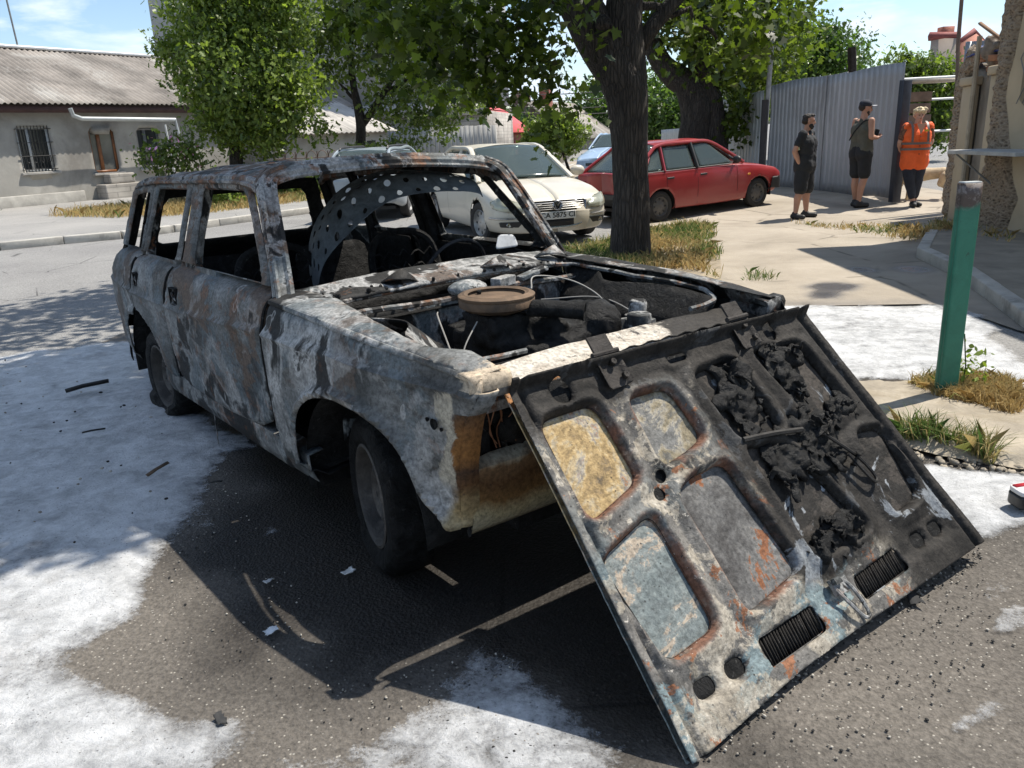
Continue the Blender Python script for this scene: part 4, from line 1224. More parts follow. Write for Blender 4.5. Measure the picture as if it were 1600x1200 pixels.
HOL += [rpoly([(-.10, -.478), (-.015, -.478), (-.015, -.452), (-.10, -.452)], .013)]
VEN = [rpoly([(-.325, .372), (-.070, .368), (-.078, .448), (-.335, .455)], .015), rpoly([(.140, .366), (.384, .352), (.386, .430), (.126, .440)], .015)]
def frame(u, v, D):
    dw = np.minimum.reduce([sdf(u, v, w) for w in WINS])
    do = sdf(u, v, np.array(OUT))
    dv = np.minimum.reduce([sdf(u, v, w) for w in VEN])
    dh = np.minimum.reduce([sdf(u, v, w) for w in HOL])
    h = .026 - .026 * (1 - sm(.0, .019, dw)) ** 2
    h = h + .006 * np.exp(-((dw - .022) / .009) ** 2)                       # rolled bead round the fields
    h = h - .012 * sm(.035, .07, dw) * (1 - sm(-.1, -.06, do))
    # the side channel and outer flange
    de = np.minimum(np.abs(u - np.interp(v, [-.52, .53], [-.708, -.711])), np.abs(u - np.interp(v, [-.505, .05, .485], [.628, .72, .792])))
    h = h - .018 * np.exp(-((de - .040) / .010) ** 2) + .004 * (de < .025)
    # turned-up front lip
    h = h + .040 * (1 - sm(.0, .028, v + .525 - .012 * (u + .7)))
    h = h - .006 * (1 - sm(0, .012, dv)) - .010 * (1 - sm(0, .014, dh))
    h = h + .010 * np.exp(-((v - .335) / .02) ** 2) * (dw > .02) * 0 + (fbm(u * 5, v * 5, 2., 4) - .5) * .012 + (fbm(u * 26, v * 26, 5., 3) - .5) * .0035
    wv = -.020 * sm(.45, .53, v) * 0
    return u, v, h + wv
MB().sheet(OUT, frame, .0065, WINS + HOL + VEN, a=lambda u, v, D: np.minimum.reduce([sdf(u, v, w) for w in WINS])).build('bonnet_frame', M_BONNET, bonnet, solid=.003, auto=55, attr=True)
def skin(u, v, D):
    return u, v, -.006 + (fbm(u * 4, v * 4, 9., 4) - .5) * .012 + (fbm(u * 40, v * 40, 3., 3) - .5) * .004 + .012 * (1 - sm(0, .012, -D))
MB().sheet(OUT, skin, .011, VEN).build('bonnet_skin', M_SKIN, bonnet, solid=.004)
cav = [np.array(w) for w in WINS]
MB().sheet(rpoly([(-.68, -.512), (.61, -.497), (.64, -.26), (.73, .44), (.42, .46), (-.66, .49)], .02), lambda u, v, D: (u, v, .004 + 0 * u), .012, cav + VEN).build('bonnet_hole_shade', M_SOOT, bonnet)  # soot-coloured sheet added below the frame, painting in the shade inside its holes
for vp in VEN:
    c = vp.mean(0); lo, hi = vp.min(0), vp.max(0)
    b = MB().box((c[0], c[1], -.035), (hi[0] - lo[0] + .03, hi[1] - lo[1] + .03, .004))
    n_ = 21
    for k in range(n_):
        x = lo[0] + .012 + (hi[0] - lo[0] - .024) * k / (n_ - 1)
        b.box((x + rng.normal(0, .001), c[1], -.004 + rng.normal(0, .001)), (.0035, hi[1] - lo[1] + .01, .016), rotz(.06 + rng.normal(0, .03)))
    b.build('vent_grille', soot('sooty_louvre', (.022, .020, .018), .5, .6, .5, 30., .25), bonnet, smooth=False)
for x in (-.343, .266):
    b = MB().sheet(rpoly([(x - .048, -.54), (x + .048, -.54), (x + .052, -.425), (x - .048, -.42)], .012), lambda u, v, D: (u, v, .034 + .012 * sm(.028, .046, np.abs(u - x)) + .02 * sm(-.49, -.54, -(-v)) * 0), .006)
    b.lathe([(.001, .012), (.009, .012), (.010, .0)], (x + .008, -.500, .044), 'z', 8).lathe([(.001, .012), (.009, .012), (.010, .0)], (x + .028, -.450, .044), 'z', 8)
    b.box((x, -.560, .044), (.075, .07, .006)).tube([(x - .05, -.535, .046), (x + .05, -.535, .046)], .008, 8)
    b.build('bonnet_hinge', soot('sooty_hinge', (.035, .031, .028), .5, .6, .4, 20., .3), bonnet, solid=.003)
lt = MB().tube(cr_spline([(.015, .335, .03), (.02, .40, .05), (.06, .47, .045), (.085, .46, .045), (.075, .38, .045), (.06, .34, .03)], 6), .006, 6).box((.045, .36, .035), (.07, .05, .012)).box((.03, .345, .045), (.03, .02, .02))
lt.build('bonnet_catch', burnt('ashy_catch', dark=.1, rust=.3, ash=.9, sc=9), bonnet)
tube_ = MB().tube(cr_spline([(.0, -.142, .035), (.12, -.125, .045), (.25, -.10, .05)], 5), .009, 6).tube(cr_spline([(.32, -.06, .06), (.42, .05, .05), (.46, .13, .04), (.43, .14, .045), (.38, .03, .055)], 6), .006, 6)
tube_.build('bonnet_stay', soot('sooty_stay', (.03, .028, .026), .4, .5, .3), bonnet)

# charred sound deadening that has come down on the bonnet
def to_world(p):
    q = BM + E1 * p[0] + E2 * p[1] + NN * p[2]
    return c2w(q)
ch = MB()
lump = MB()
R3_ = np.stack([c2w(E1) - c2w((0, 0, 0)), c2w(E2) - c2w((0, 0, 0)), c2w(NN) - c2w((0, 0, 0))], 1) / CS
for cx, cy, sx, sy, n_ in ((.10, -.28, .07, .08, 30), (.36, -.28, .035, .10, 30), (.33, -.10, .14, .04, 46), (.26, .0, .09, .05, 40), (.17, .24, .10, .035, 40), (.54, -.12, .05, .03, 12), (.46, -.36, .04, .02, 8), (.10, .0, .04, .06, 8)):
    for k in range(n_):
        p = (rng.normal(cx, sx * .7), rng.normal(cy, sy * .7), rng.uniform(.004, .03))
        lump.ell(to_world(p), np.array([rng.uniform(.018, .06), rng.uniform(.012, .04), rng.uniform(.006, .020)]), 9, 6, R3_ @ rotz(rng.uniform(0, 3)) @ rotx(rng.normal(0, .35)))
    for k in range(n_ // 2):
        p = np.array([rng.normal(cx, sx * .75), rng.normal(cy, sy * .75), rng.uniform(.02, .05)])
        m = 6
        a = rng.uniform(.006, .022) * (2.2 if rng.random() < .15 else 1)
        R_ = R3_ @ rotz(rng.uniform(0, 6)) @ rotx(rng.normal(0, .7)) @ roty(rng.normal(0, .7))
        u = np.linspace(-1, 1, m)
        uu, vv = np.meshgrid(u, u, indexing='ij')
        rr = 1 - .35 * rng.random((m, m)) * (np.maximum(abs(uu), abs(vv)) > .9)
        q = np.stack([uu * a * rr * rng.uniform(.6, 1.6), vv * a * rr * rng.uniform(.5, 1.2), (fbm(uu * 1.3 + k, vv * 1.3 + cx * 9, k) - .5) * a * 1.9], -1)
        ch.grid(to_world(p) + q @ R_.T)
lo_ = melt(lump.build('charred_insulation', M_CHAR, None), .007, 1, .014, 38)
tag(lo_, 'black lumps of charred sound deadening stuck across the far half of the open bonnet', 'debris', kind='stuff')
tag(ch.build('charred_flakes', M_CHAR, None, solid=.004), 'black charred insulation scraps heaped on the far half of the open bonnet', 'debris', kind='stuff')
# ------------------------------------------------------------------ buildings, fences, walls
def plane_frame(a, b):
    """wall running from ground point a to b: returns maps (s, n, z) -> world and pixel -> (s, z)"""
    a = np.asarray(a[:2], float); b = np.asarray(b[:2], float)
    d = (b - a) / np.linalg.norm(b - a)
    nrm = np.array([d[1], -d[0]])
    if nrm @ (-a) < 0: nrm = -nrm            # towards the viewer's side
    def w(s, n, z):
        s, n, z = np.broadcast_arrays(np.asarray(s, float), np.asarray(n, float), np.asarray(z, float))
        return np.stack([a[0] + d[0] * s + nrm[0] * n, a[1] + d[1] * s + nrm[1] * n, z], -1)
    def p(px, py, off=0.):
        X = ONP(px, py, (a[0] + nrm[0] * off, a[1] + nrm[1] * off, 0), (nrm[0], nrm[1], 0))
        return float((X[:2] - a) @ d), float(X[2])
    return w, p, d, nrm

def wallbox(b, w, s0, s1, n0, n1, z0, z1):
    c = w([s0, s1, s1, s0, s0, s1, s1, s0], [n0, n0, n1, n1, n0, n0, n1, n1], [z0] * 4 + [z1] * 4)
    f = [(3, 2, 1, 0), (4, 5, 6, 7), (0, 1, 5, 4), (1, 2, 6, 5), (2, 3, 7, 6), (3, 0, 4, 7)]
    return b.add(c, f)

def wall_sheet(b, w, poly, holes=(), n=0., res=.12, rough=.0):
    return b.sheet(poly, lambda u, v, D: tuple(w(u, n + (fbm(u * 1.5, v * 1.5, n) - .5) * rough, v).T), res, holes)

M_PLASTER = plain('old_grey_plaster', (.33, .315, .285), .95, 0, .25, .8, .4, 12., (.20, .185, .165))
M_ASB = plain('weathered_asbestos', (.235, .21, .185), .95, 0, .45, .9, .5, 8., (.40, .38, .345))
M_WHITE = plain('white_metal', (.62, .63, .62), .6, 0, .15, 3.)
M_DARKG = plain('dark_pane', (.02, .022, .024), .15, 0, .4, 1.5, .05)
M_BROWNW = plain('varnished_wood', (.20, .075, .025), .45, 0, .4, 5.)
M_STEEL = plain('grey_steel', (.20, .20, .20), .6, .5, .25, 6.)
M_BRICK = None
def brick(name, c1, c2, mortar, sc=3.2):
    t = NT(name)
    o = t.n('TexBrick')
    t.put(o.inputs['Vector'], t.vec((1, 1, 1), rot=(PI / 2, 0, 0)))
    for k, v in (('Color1', (*c1, 1)), ('Color2', (*c2, 1)), ('Mortar', (*mortar, 1)), ('Scale', sc), ('Mortar Size', .02), ('Row Height', .24), ('Brick Width', .75)): o.inputs[k].default_value = v
    k = t.mix(1., o.outputs['Color'], t.ramp(t.noise(2, 6), [(.3, .7), (.7, 1.3)]), 'MULTIPLY')
    return t.done(t.bsdf(k, .95, 0., t.bump(t.noise(30, 4), .4, .01)))
M_RBRICK = brick('red_brick', (.34, .10, .06), (.26, .075, .05), (.30, .22, .18))
M_GBRICK = brick('grey_block', (.36, .335, .30), (.31, .285, .255), (.24, .225, .205), 1.6)

# ---- long low house on the left
hw, hp, hd_, hn = plane_frame(G(0, 333), G(148, 318))
house = thing('low_house', 'long low grey plastered house with corrugated roof across the street', 'house', (*hw(0, 0, 0)[:2], 0))
HO = np.array([*hw(0, 0, 0)[:2], 0])
def hl(fn):                                     # world -> house-local (empty is not rotated)
    return lambda s, n, z: fn(s, n, z) - HO
hW = hl(hw)
def pxrect(p, pts, off=0.): return [p(*q, off) for q in pts]
w1 = pxrect(hp, [(22, 198), (75, 198), (88, 268), (38, 268)])
w2 = pxrect(hp, [(136, 197), (177, 199), (190, 268), (150, 270)])
w3 = pxrect(hp, [(212, 199), (247, 200), (258, 262), (222, 262)])
def rect(r): 
    s0, s1 = (r[0][0] + r[3][0]) / 2, (r[1][0] + r[2][0]) / 2
    z0, z1 = (r[2][1] + r[3][1]) / 2, (r[0][1] + r[1][1]) / 2
    return s0, s1, z0, z1
R1_, R2_, R3w = rect(w1), rect(w2), rect(w3)
pol = lambda r: [(r[0], r[2]), (r[1], r[2]), (r[1], r[3]), (r[0], r[3])]
EZ = 2.86
b = MB(); wall_sheet(b, hW, [(-9, 0), (15, 0), (15, EZ + .05), (-9, EZ + .05)], [pol(R1_), pol(R2_), pol(R3w)], 0, .10, .03)
wallbox(b, hW, 14.8, 15.0, -5, -.01, 0, EZ)
b.build('wall', M_PLASTER, house, solid=.22, off=-1, auto=0)
b = MB(); wallbox(b, hW, -9, 2.6, .0, .07, 0, .42); b.build('plinth', plain('rough_plinth', (.36, .345, .315), .95, 0, .3, 2., .8, 9.), house, bevel=.02, smooth=False)
for i, (r, m) in enumerate(((R1_, M_WHITE), (R2_, M_BROWNW), (R3w, M_STEEL))):
    s0, s1, z0, z1 = r
    f = MB()
    for a in ((s0, s1, z0, z0 + .07), (s0, s1, z1 - .07, z1), (s0, s0 + .07, z0 + .07, z1 - .07), (s1 - .07, s1, z0 + .07, z1 - .07), ((s0 * .62 + s1 * .38) - .05, (s0 * .62 + s1 * .38) + .05, z0 + .07, z1 - .07)):
        wallbox(f, hW, a[0], a[1], -.14, -.07, a[2], a[3])
    fo = f.build('window', m, house, smooth=False)
    g = MB(); wallbox(g, hW, s0 + .02, s1 - .02, -.13, -.11, z0 + .02, z1 - .02)
    g.build('pane', plain('window_pane', (.10, .10, .09) if i == 1 else (.03, .033, .035), .1, 0, .4, 1.2, .02), fo)
    sl = MB(); wallbox(sl, hW, s0 - .1, s1 + .1, -.05, .10, z0 - .08, z0 - .005); sl.build('sill', plain('cement_sill', (.33, .315, .29), .95), fo, bevel=.015)
    if i == 0:
        bars = MB()
        for k in range(10):
            q = s0 + (s1 - s0) * (k + .5) / 10
            bars.tube([hW(q, .03, z0 - .03), hW(q, .03, z1 + .03)], .011, 5)
        for z in np.linspace(z0 + .06, z1 - .06, 4):
            bars.tube([hW(s0 - .05, .035, z), hW(s1 + .05, .035, z)], .011, 5)
        for k in range(4):
            q = s0 + (s1 - s0) * (k + .9) / 4.6
            bars.tube([hW(q + .05 * math.cos(t), .03, z0 + .35 + .10 * math.sin(t)) for t in np.linspace(0, 6.3, 12)], .009, 4)
        bars.build('window_grille', plain('black_bars', (.02, .02, .02), .6), fo)
# step under the second window
b = MB(); wallbox(b, hW, R2_[0] - .1, R2_[1] + .3, .02, .5, .0, .55); wallbox(b, hW, R2_[0] + .2, R2_[1] + .2, .02, .35, .55, .85)
b.build('stone_step', M_GBRICK, house, bevel=.03)
# roof
rdn = -3.3
rs, rz_ = hp(120, 90, rdn)
rz_ = hp(0, 74, rdn)[1]
U, V = np.meshgrid(np.arange(-9.3, 15.3, .045), np.linspace(0, 1, 15), indexing='ij')
def hroof(U, V):
    n = .42 * (1 - V) + rdn * V
    z = (EZ + .03) * (1 - V) + rz_ * V + .028 * np.cos(U * 2 * PI / .18) + .025 * (np.floor(V * 4.999) - V * 5) * -1 * .8 + (fbm(U * .4, V * 3) - .5) * .06
    return hW(U, n, z)
b = MB().grid(hroof(U, V))
ro = b.build('roof', M_ASB, house, solid=.012)
b = MB().grid(np.stack([hW(np.array([-9.3, 15.3]), rdn, rz_), hW(np.array([-9.3, 15.3]), rdn - 3.6, EZ)]))
b.build('roof_back', M_ASB, ro)
b = MB(); wallbox(b, hW, -9.3, 15.3, rdn - .18, rdn + .18, rz_ - .02, rz_ + .09); b.build('ridge_cap', plain('galvanised_ridge', (.55, .56, .57), .45, .4, .1, 2.), ro, bevel=.04)
b = MB(); wallbox(b, hW, -9.2, 15.2, .26, .33, EZ - .22, EZ - .03); wallbox(b, hW, -9.2, 15.2, .0, .26, EZ - .12, EZ - .09); b.build('eaves_board', plain('brown_eaves', (.07, .035, .03), .8, 0, .3, 3.), house, smooth=False)
gs0, gz0 = hp(110, 172, .5); gs1, gz1 = hp(262, 192, .5)
b = MB()
b.tube([hW(gs0, .5, gz0 + .05), hW(gs0 + .05, .5, gz0 - .15), hW(gs0 + .25, .5, gz0 - .22)] + [hW(gs0 + .3 + (gs1 - gs0) * t, .5, gz0 - .24 - .05 * t) for t in (0, .5, 1)] + [hW(gs1 + .35, .5, gz1 - .35)], .065, 10)
b.build('gutter_pipe', plain('zinc_pipe', (.45, .47, .47), .4, .4, .12, 4.), house)
b = MB().tube([hW(gs1 - .15, .55, gz1 - .05), hW(gs1 - .1, .62, .0)], .032, 8); b.build('downpipe', M_WHITE, house)
ant = thing('aerial_mast', 'thin dark aerial mast on the ridge of the low house', 'aerial', tuple(hw(hp(28, 70, rdn)[0], rdn, rz_)))
p0, p1 = AT(28, 72, hw(hp(28, 70, rdn)[0], rdn, 0)[1]), AT(8, -10, hw(hp(28, 70, rdn)[0], rdn, 0)[1])
AO = np.array(ant.location)
MB().tube([p0 - AO - (0, 0, .2), p1 - AO + (p1 - p0) * .2], .03, 6).build('mast', M_STEEL, ant)
q = p0 - AO + (p1 - p0) * .93
MB().box(q + (-.12, 0, .1), (.22, .08, .2)).build('aerial_box', M_STEEL, ant)

# ---- shrub-side sheds and far street buildings
def simple_building(name, label, cat, a, b_, depth, h, mat, group=None):
    w, p, d, n = plane_frame(a, b_)
    o = thing(name, label, cat, (*w(0, 0, 0)[:2], 0), group=group)
    O = np.array([*w(0, 0, 0)[:2], 0])
    return o, (lambda s, nn, z: w(s, nn, z) - O), p, float(np.linalg.norm(np.asarray(b_[:2]) - np.asarray(a[:2])))

# grey unfinished building
ua, ub = np.array([-9.5, 37.2]), np.array([-.62, 36.0])
u_o, uW, up, uL = simple_building('unfinished_building', 'tall grey concrete building with empty window openings behind the trees', 'building', ua, ub, 8, 12, None)
zt = up(720, 180)[1]
wr_ = [rect(pxrect(up, [(697, 201), (720, 201), (720, 228), (697, 228)])), rect(pxrect(up, [(743, 203), (752, 203), (752, 228), (743, 228)])), rect(pxrect(up, [(758, 203), (768, 203), (768, 228), (758, 228)]))]
b = MB(); wall_sheet(b, uW, [(-6, 0), (uL, 0), (uL, zt), (-6, zt)], [pol(r) for r in wr_], 0, .25, .02)
wallbox(b, uW, uL - .25, uL - .01, -8, -.26, 0, zt)
b.build('lower_wall', M_GBRICK, u_o, solid=.25, off=-1, auto=0)
b = MB(); wallbox(b, uW, -6.2, uL + .1, -.3, .15, zt, zt + .55); b.build('concrete_band', plain('stained_concrete', (.38, .37, .355), .9, 0, .3, .6, .3, 8., (.20, .19, .18)), u_o, smooth=False)
b = MB(); wallbox(b, uW, -5.5, uL - .05, -8.5, -.2, zt + .55, 13.5); b.build('tower_wall', plain('grey_render', (.40, .40, .40), .9, 0, .12, .4), u_o, smooth=False)
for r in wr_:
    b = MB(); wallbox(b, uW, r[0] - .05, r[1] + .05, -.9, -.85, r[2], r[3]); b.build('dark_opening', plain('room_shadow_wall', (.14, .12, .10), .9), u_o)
# pale board fence before it
fo = thing('board_fence', 'pale board fence standing in front of the unfinished building', 'fence', (-5, 36, 0))
b = MB()
fa, fbp = np.array([-6.5, 37.5]), np.array([-.2, 33.2])
for k in range(34):
    c = fa + (fbp - fa) * (k + .5) / 34
    b.box((c[0] + 5, c[1] - 36, .95), (.21, .03, 1.9 + rng.uniform(-.04, .04)), rotz(math.atan2(-4.3, 6.3)))
b.build('boards', plain('bleached_boards', (.42, .41, .385), .9, 0, .2, 2.), fo, smooth=False)

# red brick house with a red metal roof
ra, rb_ = AT(783, 250, 43)[:2], AT(823, 247, 49)[:2]
r_o, rW, rp2, rL = simple_building('red_brick_house', 'small red brick house with a bright red metal roof down the street', 'house', ra, rb_, 8, 4, None)
ez = rp2(800, 207)[1]
wn_ = [rect(pxrect(rp2, [(788, 221), (795, 221), (795, 235), (788, 235)])), rect(pxrect(rp2, [(801, 221), (808, 221), (808, 235), (801, 235)])), rect(pxrect(rp2, [(813, 221), (819, 221), (819, 235), (813, 235)]))]
b = MB(); wall_sheet(b, rW, [(-1, 0), (rL, 0), (rL, ez), (-1, ez)], [pol(r) for r in wn_], 0, .2); wallbox(b, rW, rL - .2, rL, -7, -.21, 0, ez)
b.build('wall', M_RBRICK, r_o, solid=.2, off=-1, auto=0)
for r in wn_:
    b = MB(); wallbox(b, rW, r[0] - .1, r[1] + .1, -.12, -.06, r[2], r[3]); f = b.build('window', M_WHITE, r_o)
    b = MB(); wallbox(b, rW, r[0] + .06, r[1] - .06, -.06, -.045, r[2] + .06, r[3] - .06); b.build('pane', M_DARKG, f)
b = MB().add(np.vstack([rW([-1.5, rL + .3, rL - 1.5, -1.5], [.35, .35, -3.5, -3.5], [ez, ez, ez + 3.2, ez + 3.2]), rW([rL + .3, rL - 1.5, -1.5], [-7.4, -3.5, -7.4], [ez, ez + 3.2, ez])]), [(0, 1, 2, 3), (1, 4, 5), (2, 5, 4, 6) if 0 else (1, 4, 2), (3, 2, 4, 6)])
b.build('roof', plain('red_tin_roof', (.52, .07, .06), .5, 0, .15, 1.2), r_o, solid=.06, smooth=False)

# grey gabled house at the end of the street
ga, gb = AT(895, 245, 60)[:2], AT(960, 238, 72)[:2]
g_o, gW, gp, gL = simple_building('gabled_house', 'grey gabled house with a slate-coloured roof at the far end of the street', 'house', ga, gb, 8, 5, None)
gz = gp(905, 215)[1]
b = MB(); wall_sheet(b, gW, [(0, 0), (gL, 0), (gL, gz), (0, gz)], [], 0, .4)
b.add(gW([0, 0, 0, 0, 0], [0, 0, -3.5, -7, -7], [0, gz, gz + 2.6, gz, 0]), [(0, 1, 2, 3, 4)])
b.build('wall', plain('grey_brown_wall', (.20, .18, .155), .95, 0, .3, .6), g_o, auto=0)
b = MB().add(gW([-.4, gL, gL, -.4, -.4, gL], [.4, .4, -3.5, -3.5, -7.4, -7.4], [gz - .1, gz - .1, gz + 2.7, gz + 2.7, gz - .1, gz - .1]), [(0, 1, 2, 3), (3, 2, 5, 4)])
rfo = b.build('roof', M_ASB, g_o, solid=.08, smooth=False)
b = MB(); wallbox(b, gW, 3.0, 3.8, -3.4, -2.6, gz + 2, gz + 3.6); b.build('chimney', M_RBRICK, rfo)
b = MB(); wallbox(b, gW, 1.2, 2.4, .0, .02, gz * .35, gz * .8); b.build('window', M_DARKG, g_o)
# chimneys of a house behind the small tree
ca, cb2 = AT(842, 240, 62)[:2], AT(885, 240, 66)[:2]
c_o, cW, cp_, cL = simple_building('chimney_house', 'far house with two dark brick chimneys above the small bright tree', 'house', ca, cb2, 8, 5, None)
cz = cp_(860, 188)[1]
b = MB(); wallbox(b, cW, 0, cL, -7, 0, 0, cz); b.build('wall', plain('pale_brown_wall', (.30, .26, .21), .95), c_o, smooth=False)
b = MB().add(cW([-.3, cL + .3, cL + .3, -.3, -.3, cL + .3], [.4, .4, -3.5, -3.5, -7.4, -7.4], [cz, cz, cz + 1.0, cz + 1.0, cz, cz]), [(0, 1, 2, 3), (3, 2, 5, 4)]); co = b.build('roof', M_ASB, c_o, solid=.08, smooth=False)
for s in (.2, 1.0):
    b = MB(); wallbox(b, cW, s, s + .6, -2.2, -1.4, cz, cz + 1.9); wallbox(b, cW, s - .06, s + .66, -2.26, -1.34, cz + 1.9, cz + 2.05); b.build('chimney', plain('sooty_brick', (.12, .075, .06), .95), co, smooth=False)
# pale panel fence along the street
pf = thing('panel_fence', 'pale concrete panel fence down the street behind the white car', 'fence', (2.6, 42, 0))
pa, pb = AT(875, 262, 38)[:2] - (0, 0), AT(902, 240, 60)[:2]
b = MB(); L_ = np.linalg.norm(pb - pa); dd = (pb - pa) / L_
for k in range(12):
    c = pa + dd * L_ * (k + .5) / 12
    b.box((c[0] - 2.6, c[1] - 42, .85), (L_ / 12 - .12, .06, 1.6), rotz(math.atan2(dd[1], dd[0])))
b.build('panels', plain('pale_panel', (.46, .41, .33), .9, 0, .2, .8), pf, smooth=False)
for k in range(13):
    c = pa + dd * L_ * k / 12
    MB().box((c[0] - 2.6, c[1] - 42, .9), (.14, .14, 1.8), rotz(math.atan2(dd[1], dd[0]))).build('post', plain('pale_post', (.40, .37, .31), .9) if k == 0 else bpy.data.materials['pale_post'], pf, smooth=False)
# low pale shed behind the street trees, with a small iron fence
sa, sb = AT(468, 262, 30)[:2], AT(610, 262, 33)[:2]
s_o, sW, sp2, sL = simple_building('low_shed', 'low pale shed with a sloping asbestos roof behind the dark street tree', 'shed', sa, sb, 4, 3, None)
sz = sp2(520, 208)[1]
b = MB(); wallbox(b, sW, 0, sL, -4, 0, 0, sz); b.build('wall', plain('pale_shed_wall', (.43, .40, .355), .95, 0, .25, 1.), s_o, smooth=False)
U, V = np.meshgrid(np.arange(-.3, sL + .3, .06), np.linspace(0, 1, 8), indexing='ij')
b = MB().grid(sW(U, .3 - 4.5 * V, sz + 1.5 * V + .03 * np.cos(U * 2 * PI / .22))); b.build('roof', plain('pale_asbestos', (.46, .43, .39), .95, 0, .25, 1.), s_o, solid=.02)
b = MB(); wallbox(b, sW, 3.1, 3.5, 0, .02, .9, 1.5); b.build('window', M_DARKG, s_o)
ifn = thing('iron_fence', 'small rusty iron railing on the far verge in front of the low shed', 'fence', (-6, 26.5, .11))
b = MB()
for k in range(12):
    x = -1.2 + k * .33
    b.tube([(x, k * .06, 0), (x, k * .06, 1.15)], .018, 5)
    b.tube([(x + .16 + .15 * math.cos(t), k * .06, .95 + .22 * math.sin(t)) for t in np.linspace(0, PI, 8)], .012, 4)
b.tube([(-1.2, 0, .55), (2.6, .7, .55)], .02, 5); b.tube([(-1.2, 0, .95), (2.6, .7, .95)], .015, 5)
b.build('railing', plain('rusty_iron', (.16, .11, .09), .8), ifn)

# ---- corrugated sheet-metal gate and fence
ga_, gb_ = G(1394, 318), G(1197, 289)
gw, gpx, gd, gn = plane_frame(ga_, gb_)
GL = float(np.linalg.norm((gb_ - ga_)[:2]))
def corr(s, per=.165, amp=.018):
    t = (s / per) % 1
    return amp * (np.clip(np.abs(t - .5) * 6 - .75, 0, 1) - .5)
def gate_sheet(nm, s0, s1, ztop, mat, par, O, n0=0., zb=.04, per=.165):
    S_ = np.arange(s0, s1, per / 10)
    P = []
    for k in np.linspace(0, 1, 12):
        P.append(gw(S_, n0 + corr(S_, per) + (fbm(S_ * .8, k * 3., n0) - .5) * .05, (zb + .12 * (1 - S_ / 20)) * (1 - k) + ztop(S_) * k + (k == 0) * (fbm(S_ * 2, 1.) - .5) * .05) - O)
    return MB().grid(np.array(P)).build(nm, mat, par, solid=.003, auto=25)
M_CORR = plain('galvanised_sheet', (.34, .345, .355), .5, .3, .12, .7, .06, 20., (.25, .25, .255))
M_CORR2 = plain('pale_galvanised_sheet', (.50, .51, .51), .5, .35, .18, .8, .06, 20.)
OG = np.array([*ga_[:2], 0])
gate = thing('metal_gate', 'tall grey corrugated sheet metal gate behind the two men', 'gate', (OG[0], OG[1], 0))
zA, zB = gpx(1408, 98)[1], gpx(1207, 135)[1]
ztop = lambda s: zA + (zB - zA) * np.clip(s / GL, -1, 1.0) + .02 * np.sin(s * 2.2) + .03 * (s > GL * .36)
gate_sheet('corrugated_sheet', .0, GL, ztop, M_CORR, gate, OG)
b = MB()
c = gw(-.05, .0, 0) - OG
b.box((c[0], c[1], 1.05 + .08), (.13, .16, 2.05), rotz(math.atan2(gd[1], gd[0])))
b.build('gate_post', plain('dark_blue_grey_post', (.035, .04, .055), .5, .2), gate, bevel=.01, smooth=False)
b = MB()
for z in (.45, 1.3, 2.1):
    q = [gw(s, -.06, z) - OG for s in (0, GL)]
    b.tube(q, .03, 4)
b.build('frame_rail', M_STEEL, gate)
b = MB()
s_, z_ = gpx(1293, 145)
b.tube([gw(s_, .03, .1) - OG, gw(s_, .03, ztop(s_)) - OG], .012, 4)
b.build('sheet_joint', M_STEEL, gate)
fen = thing('sheet_fence', 'pale corrugated metal fence beyond the grey gate, behind the red car', 'fence', (*gw(GL, 0, 0)[:2], 0))
OF = np.array([*gw(GL, 0, 0)[:2], 0])
zF = gpx(1165, 165)[1]
gate_sheet('corrugated_sheet', GL + .25, GL + 6.8, lambda s: np.interp(s, [GL, GL + 3.6, GL + 3.7, GL + 7], [zB - .05, zF + .12, zF - .45, zF - .5]), M_CORR2, fen, OF, .02)
gate_pole = thing('steel_pole', 'tall thin grey pole standing where gate and pale fence meet', 'pole', tuple(gw(GL + .12, .06, .15)))
pb_, pt_ = gw(GL + .12, .06, .1), AT(1209, 30, float(gw(GL + .12, .06, 0)[1]))
pt_[0] = pt_[0]
MB().tube([(0, 0, 0), tuple(pt_ - pb_)], .055, 8).build('pole_shaft', plain('dull_grey_pole', (.28, .28, .275), .6, .3), gate_pole)
MB().tube([(.0, .0, 0), (.0, 0, 1.9)], .085, 8).build('pole_base', plain('dark_pole_base', (.05, .045, .045), .7), gate_pole)
st = np.array([0, 19.8, 0])
stub = thing('charred_post', 'blackened wooden post sticking up behind the grey gate', 'post', (*AT(1334, 300, float(st[1]))[:2], .15))
pz = AT(1331, 74, float(st[1]))
MB().tube([(0, 0, 0), (pz[0] - stub.location[0], 0, pz[2] - .15)], [.11, .10], 6).build('post_wood', soot('black_wood', (.03, .025, .022), .5, .8, .5, 12.), stub)
# narrow sheet beside the opening, with its pole
na = G(1478, 332)
nar = thing('metal_sheet_strip', 'narrow upright metal sheet closing the gap between opening and ruined wall', 'sheet', (na[0], na[1], 0))
zt2 = AT(1487, 66, na[1])[2]
S_ = np.arange(0, .34, .012)
P = np.array([np.stack([S_ * .9, -S_ * .35 + corr(S_, .11, .014), np.full_like(S_, z)], -1) for z in np.linspace(.1, zt2, 6)])
MB().grid(P).build('sheet_metal', plain('blue_grey_sheet', (.30, .32, .34), .4, .5, .1, 1.), nar, solid=.003, auto=25)
pol2 = thing('flag_pole', 'thin rusty pole rising above the narrow metal sheet', 'pole', (na[0] + .12, na[1] + .15, 0))
pp0, pp1 = AT(1497, 68, na[1] + .15), AT(1504, -15, na[1] + .15)
MB().tube([(.1, 0, 0), tuple(pp0 - np.array(pol2.location)), tuple(pp1 - np.array(pol2.location))], .03, 7).build('shaft', plain('rusty_grey_pole', (.16, .12, .10), .7, .2), pol2)

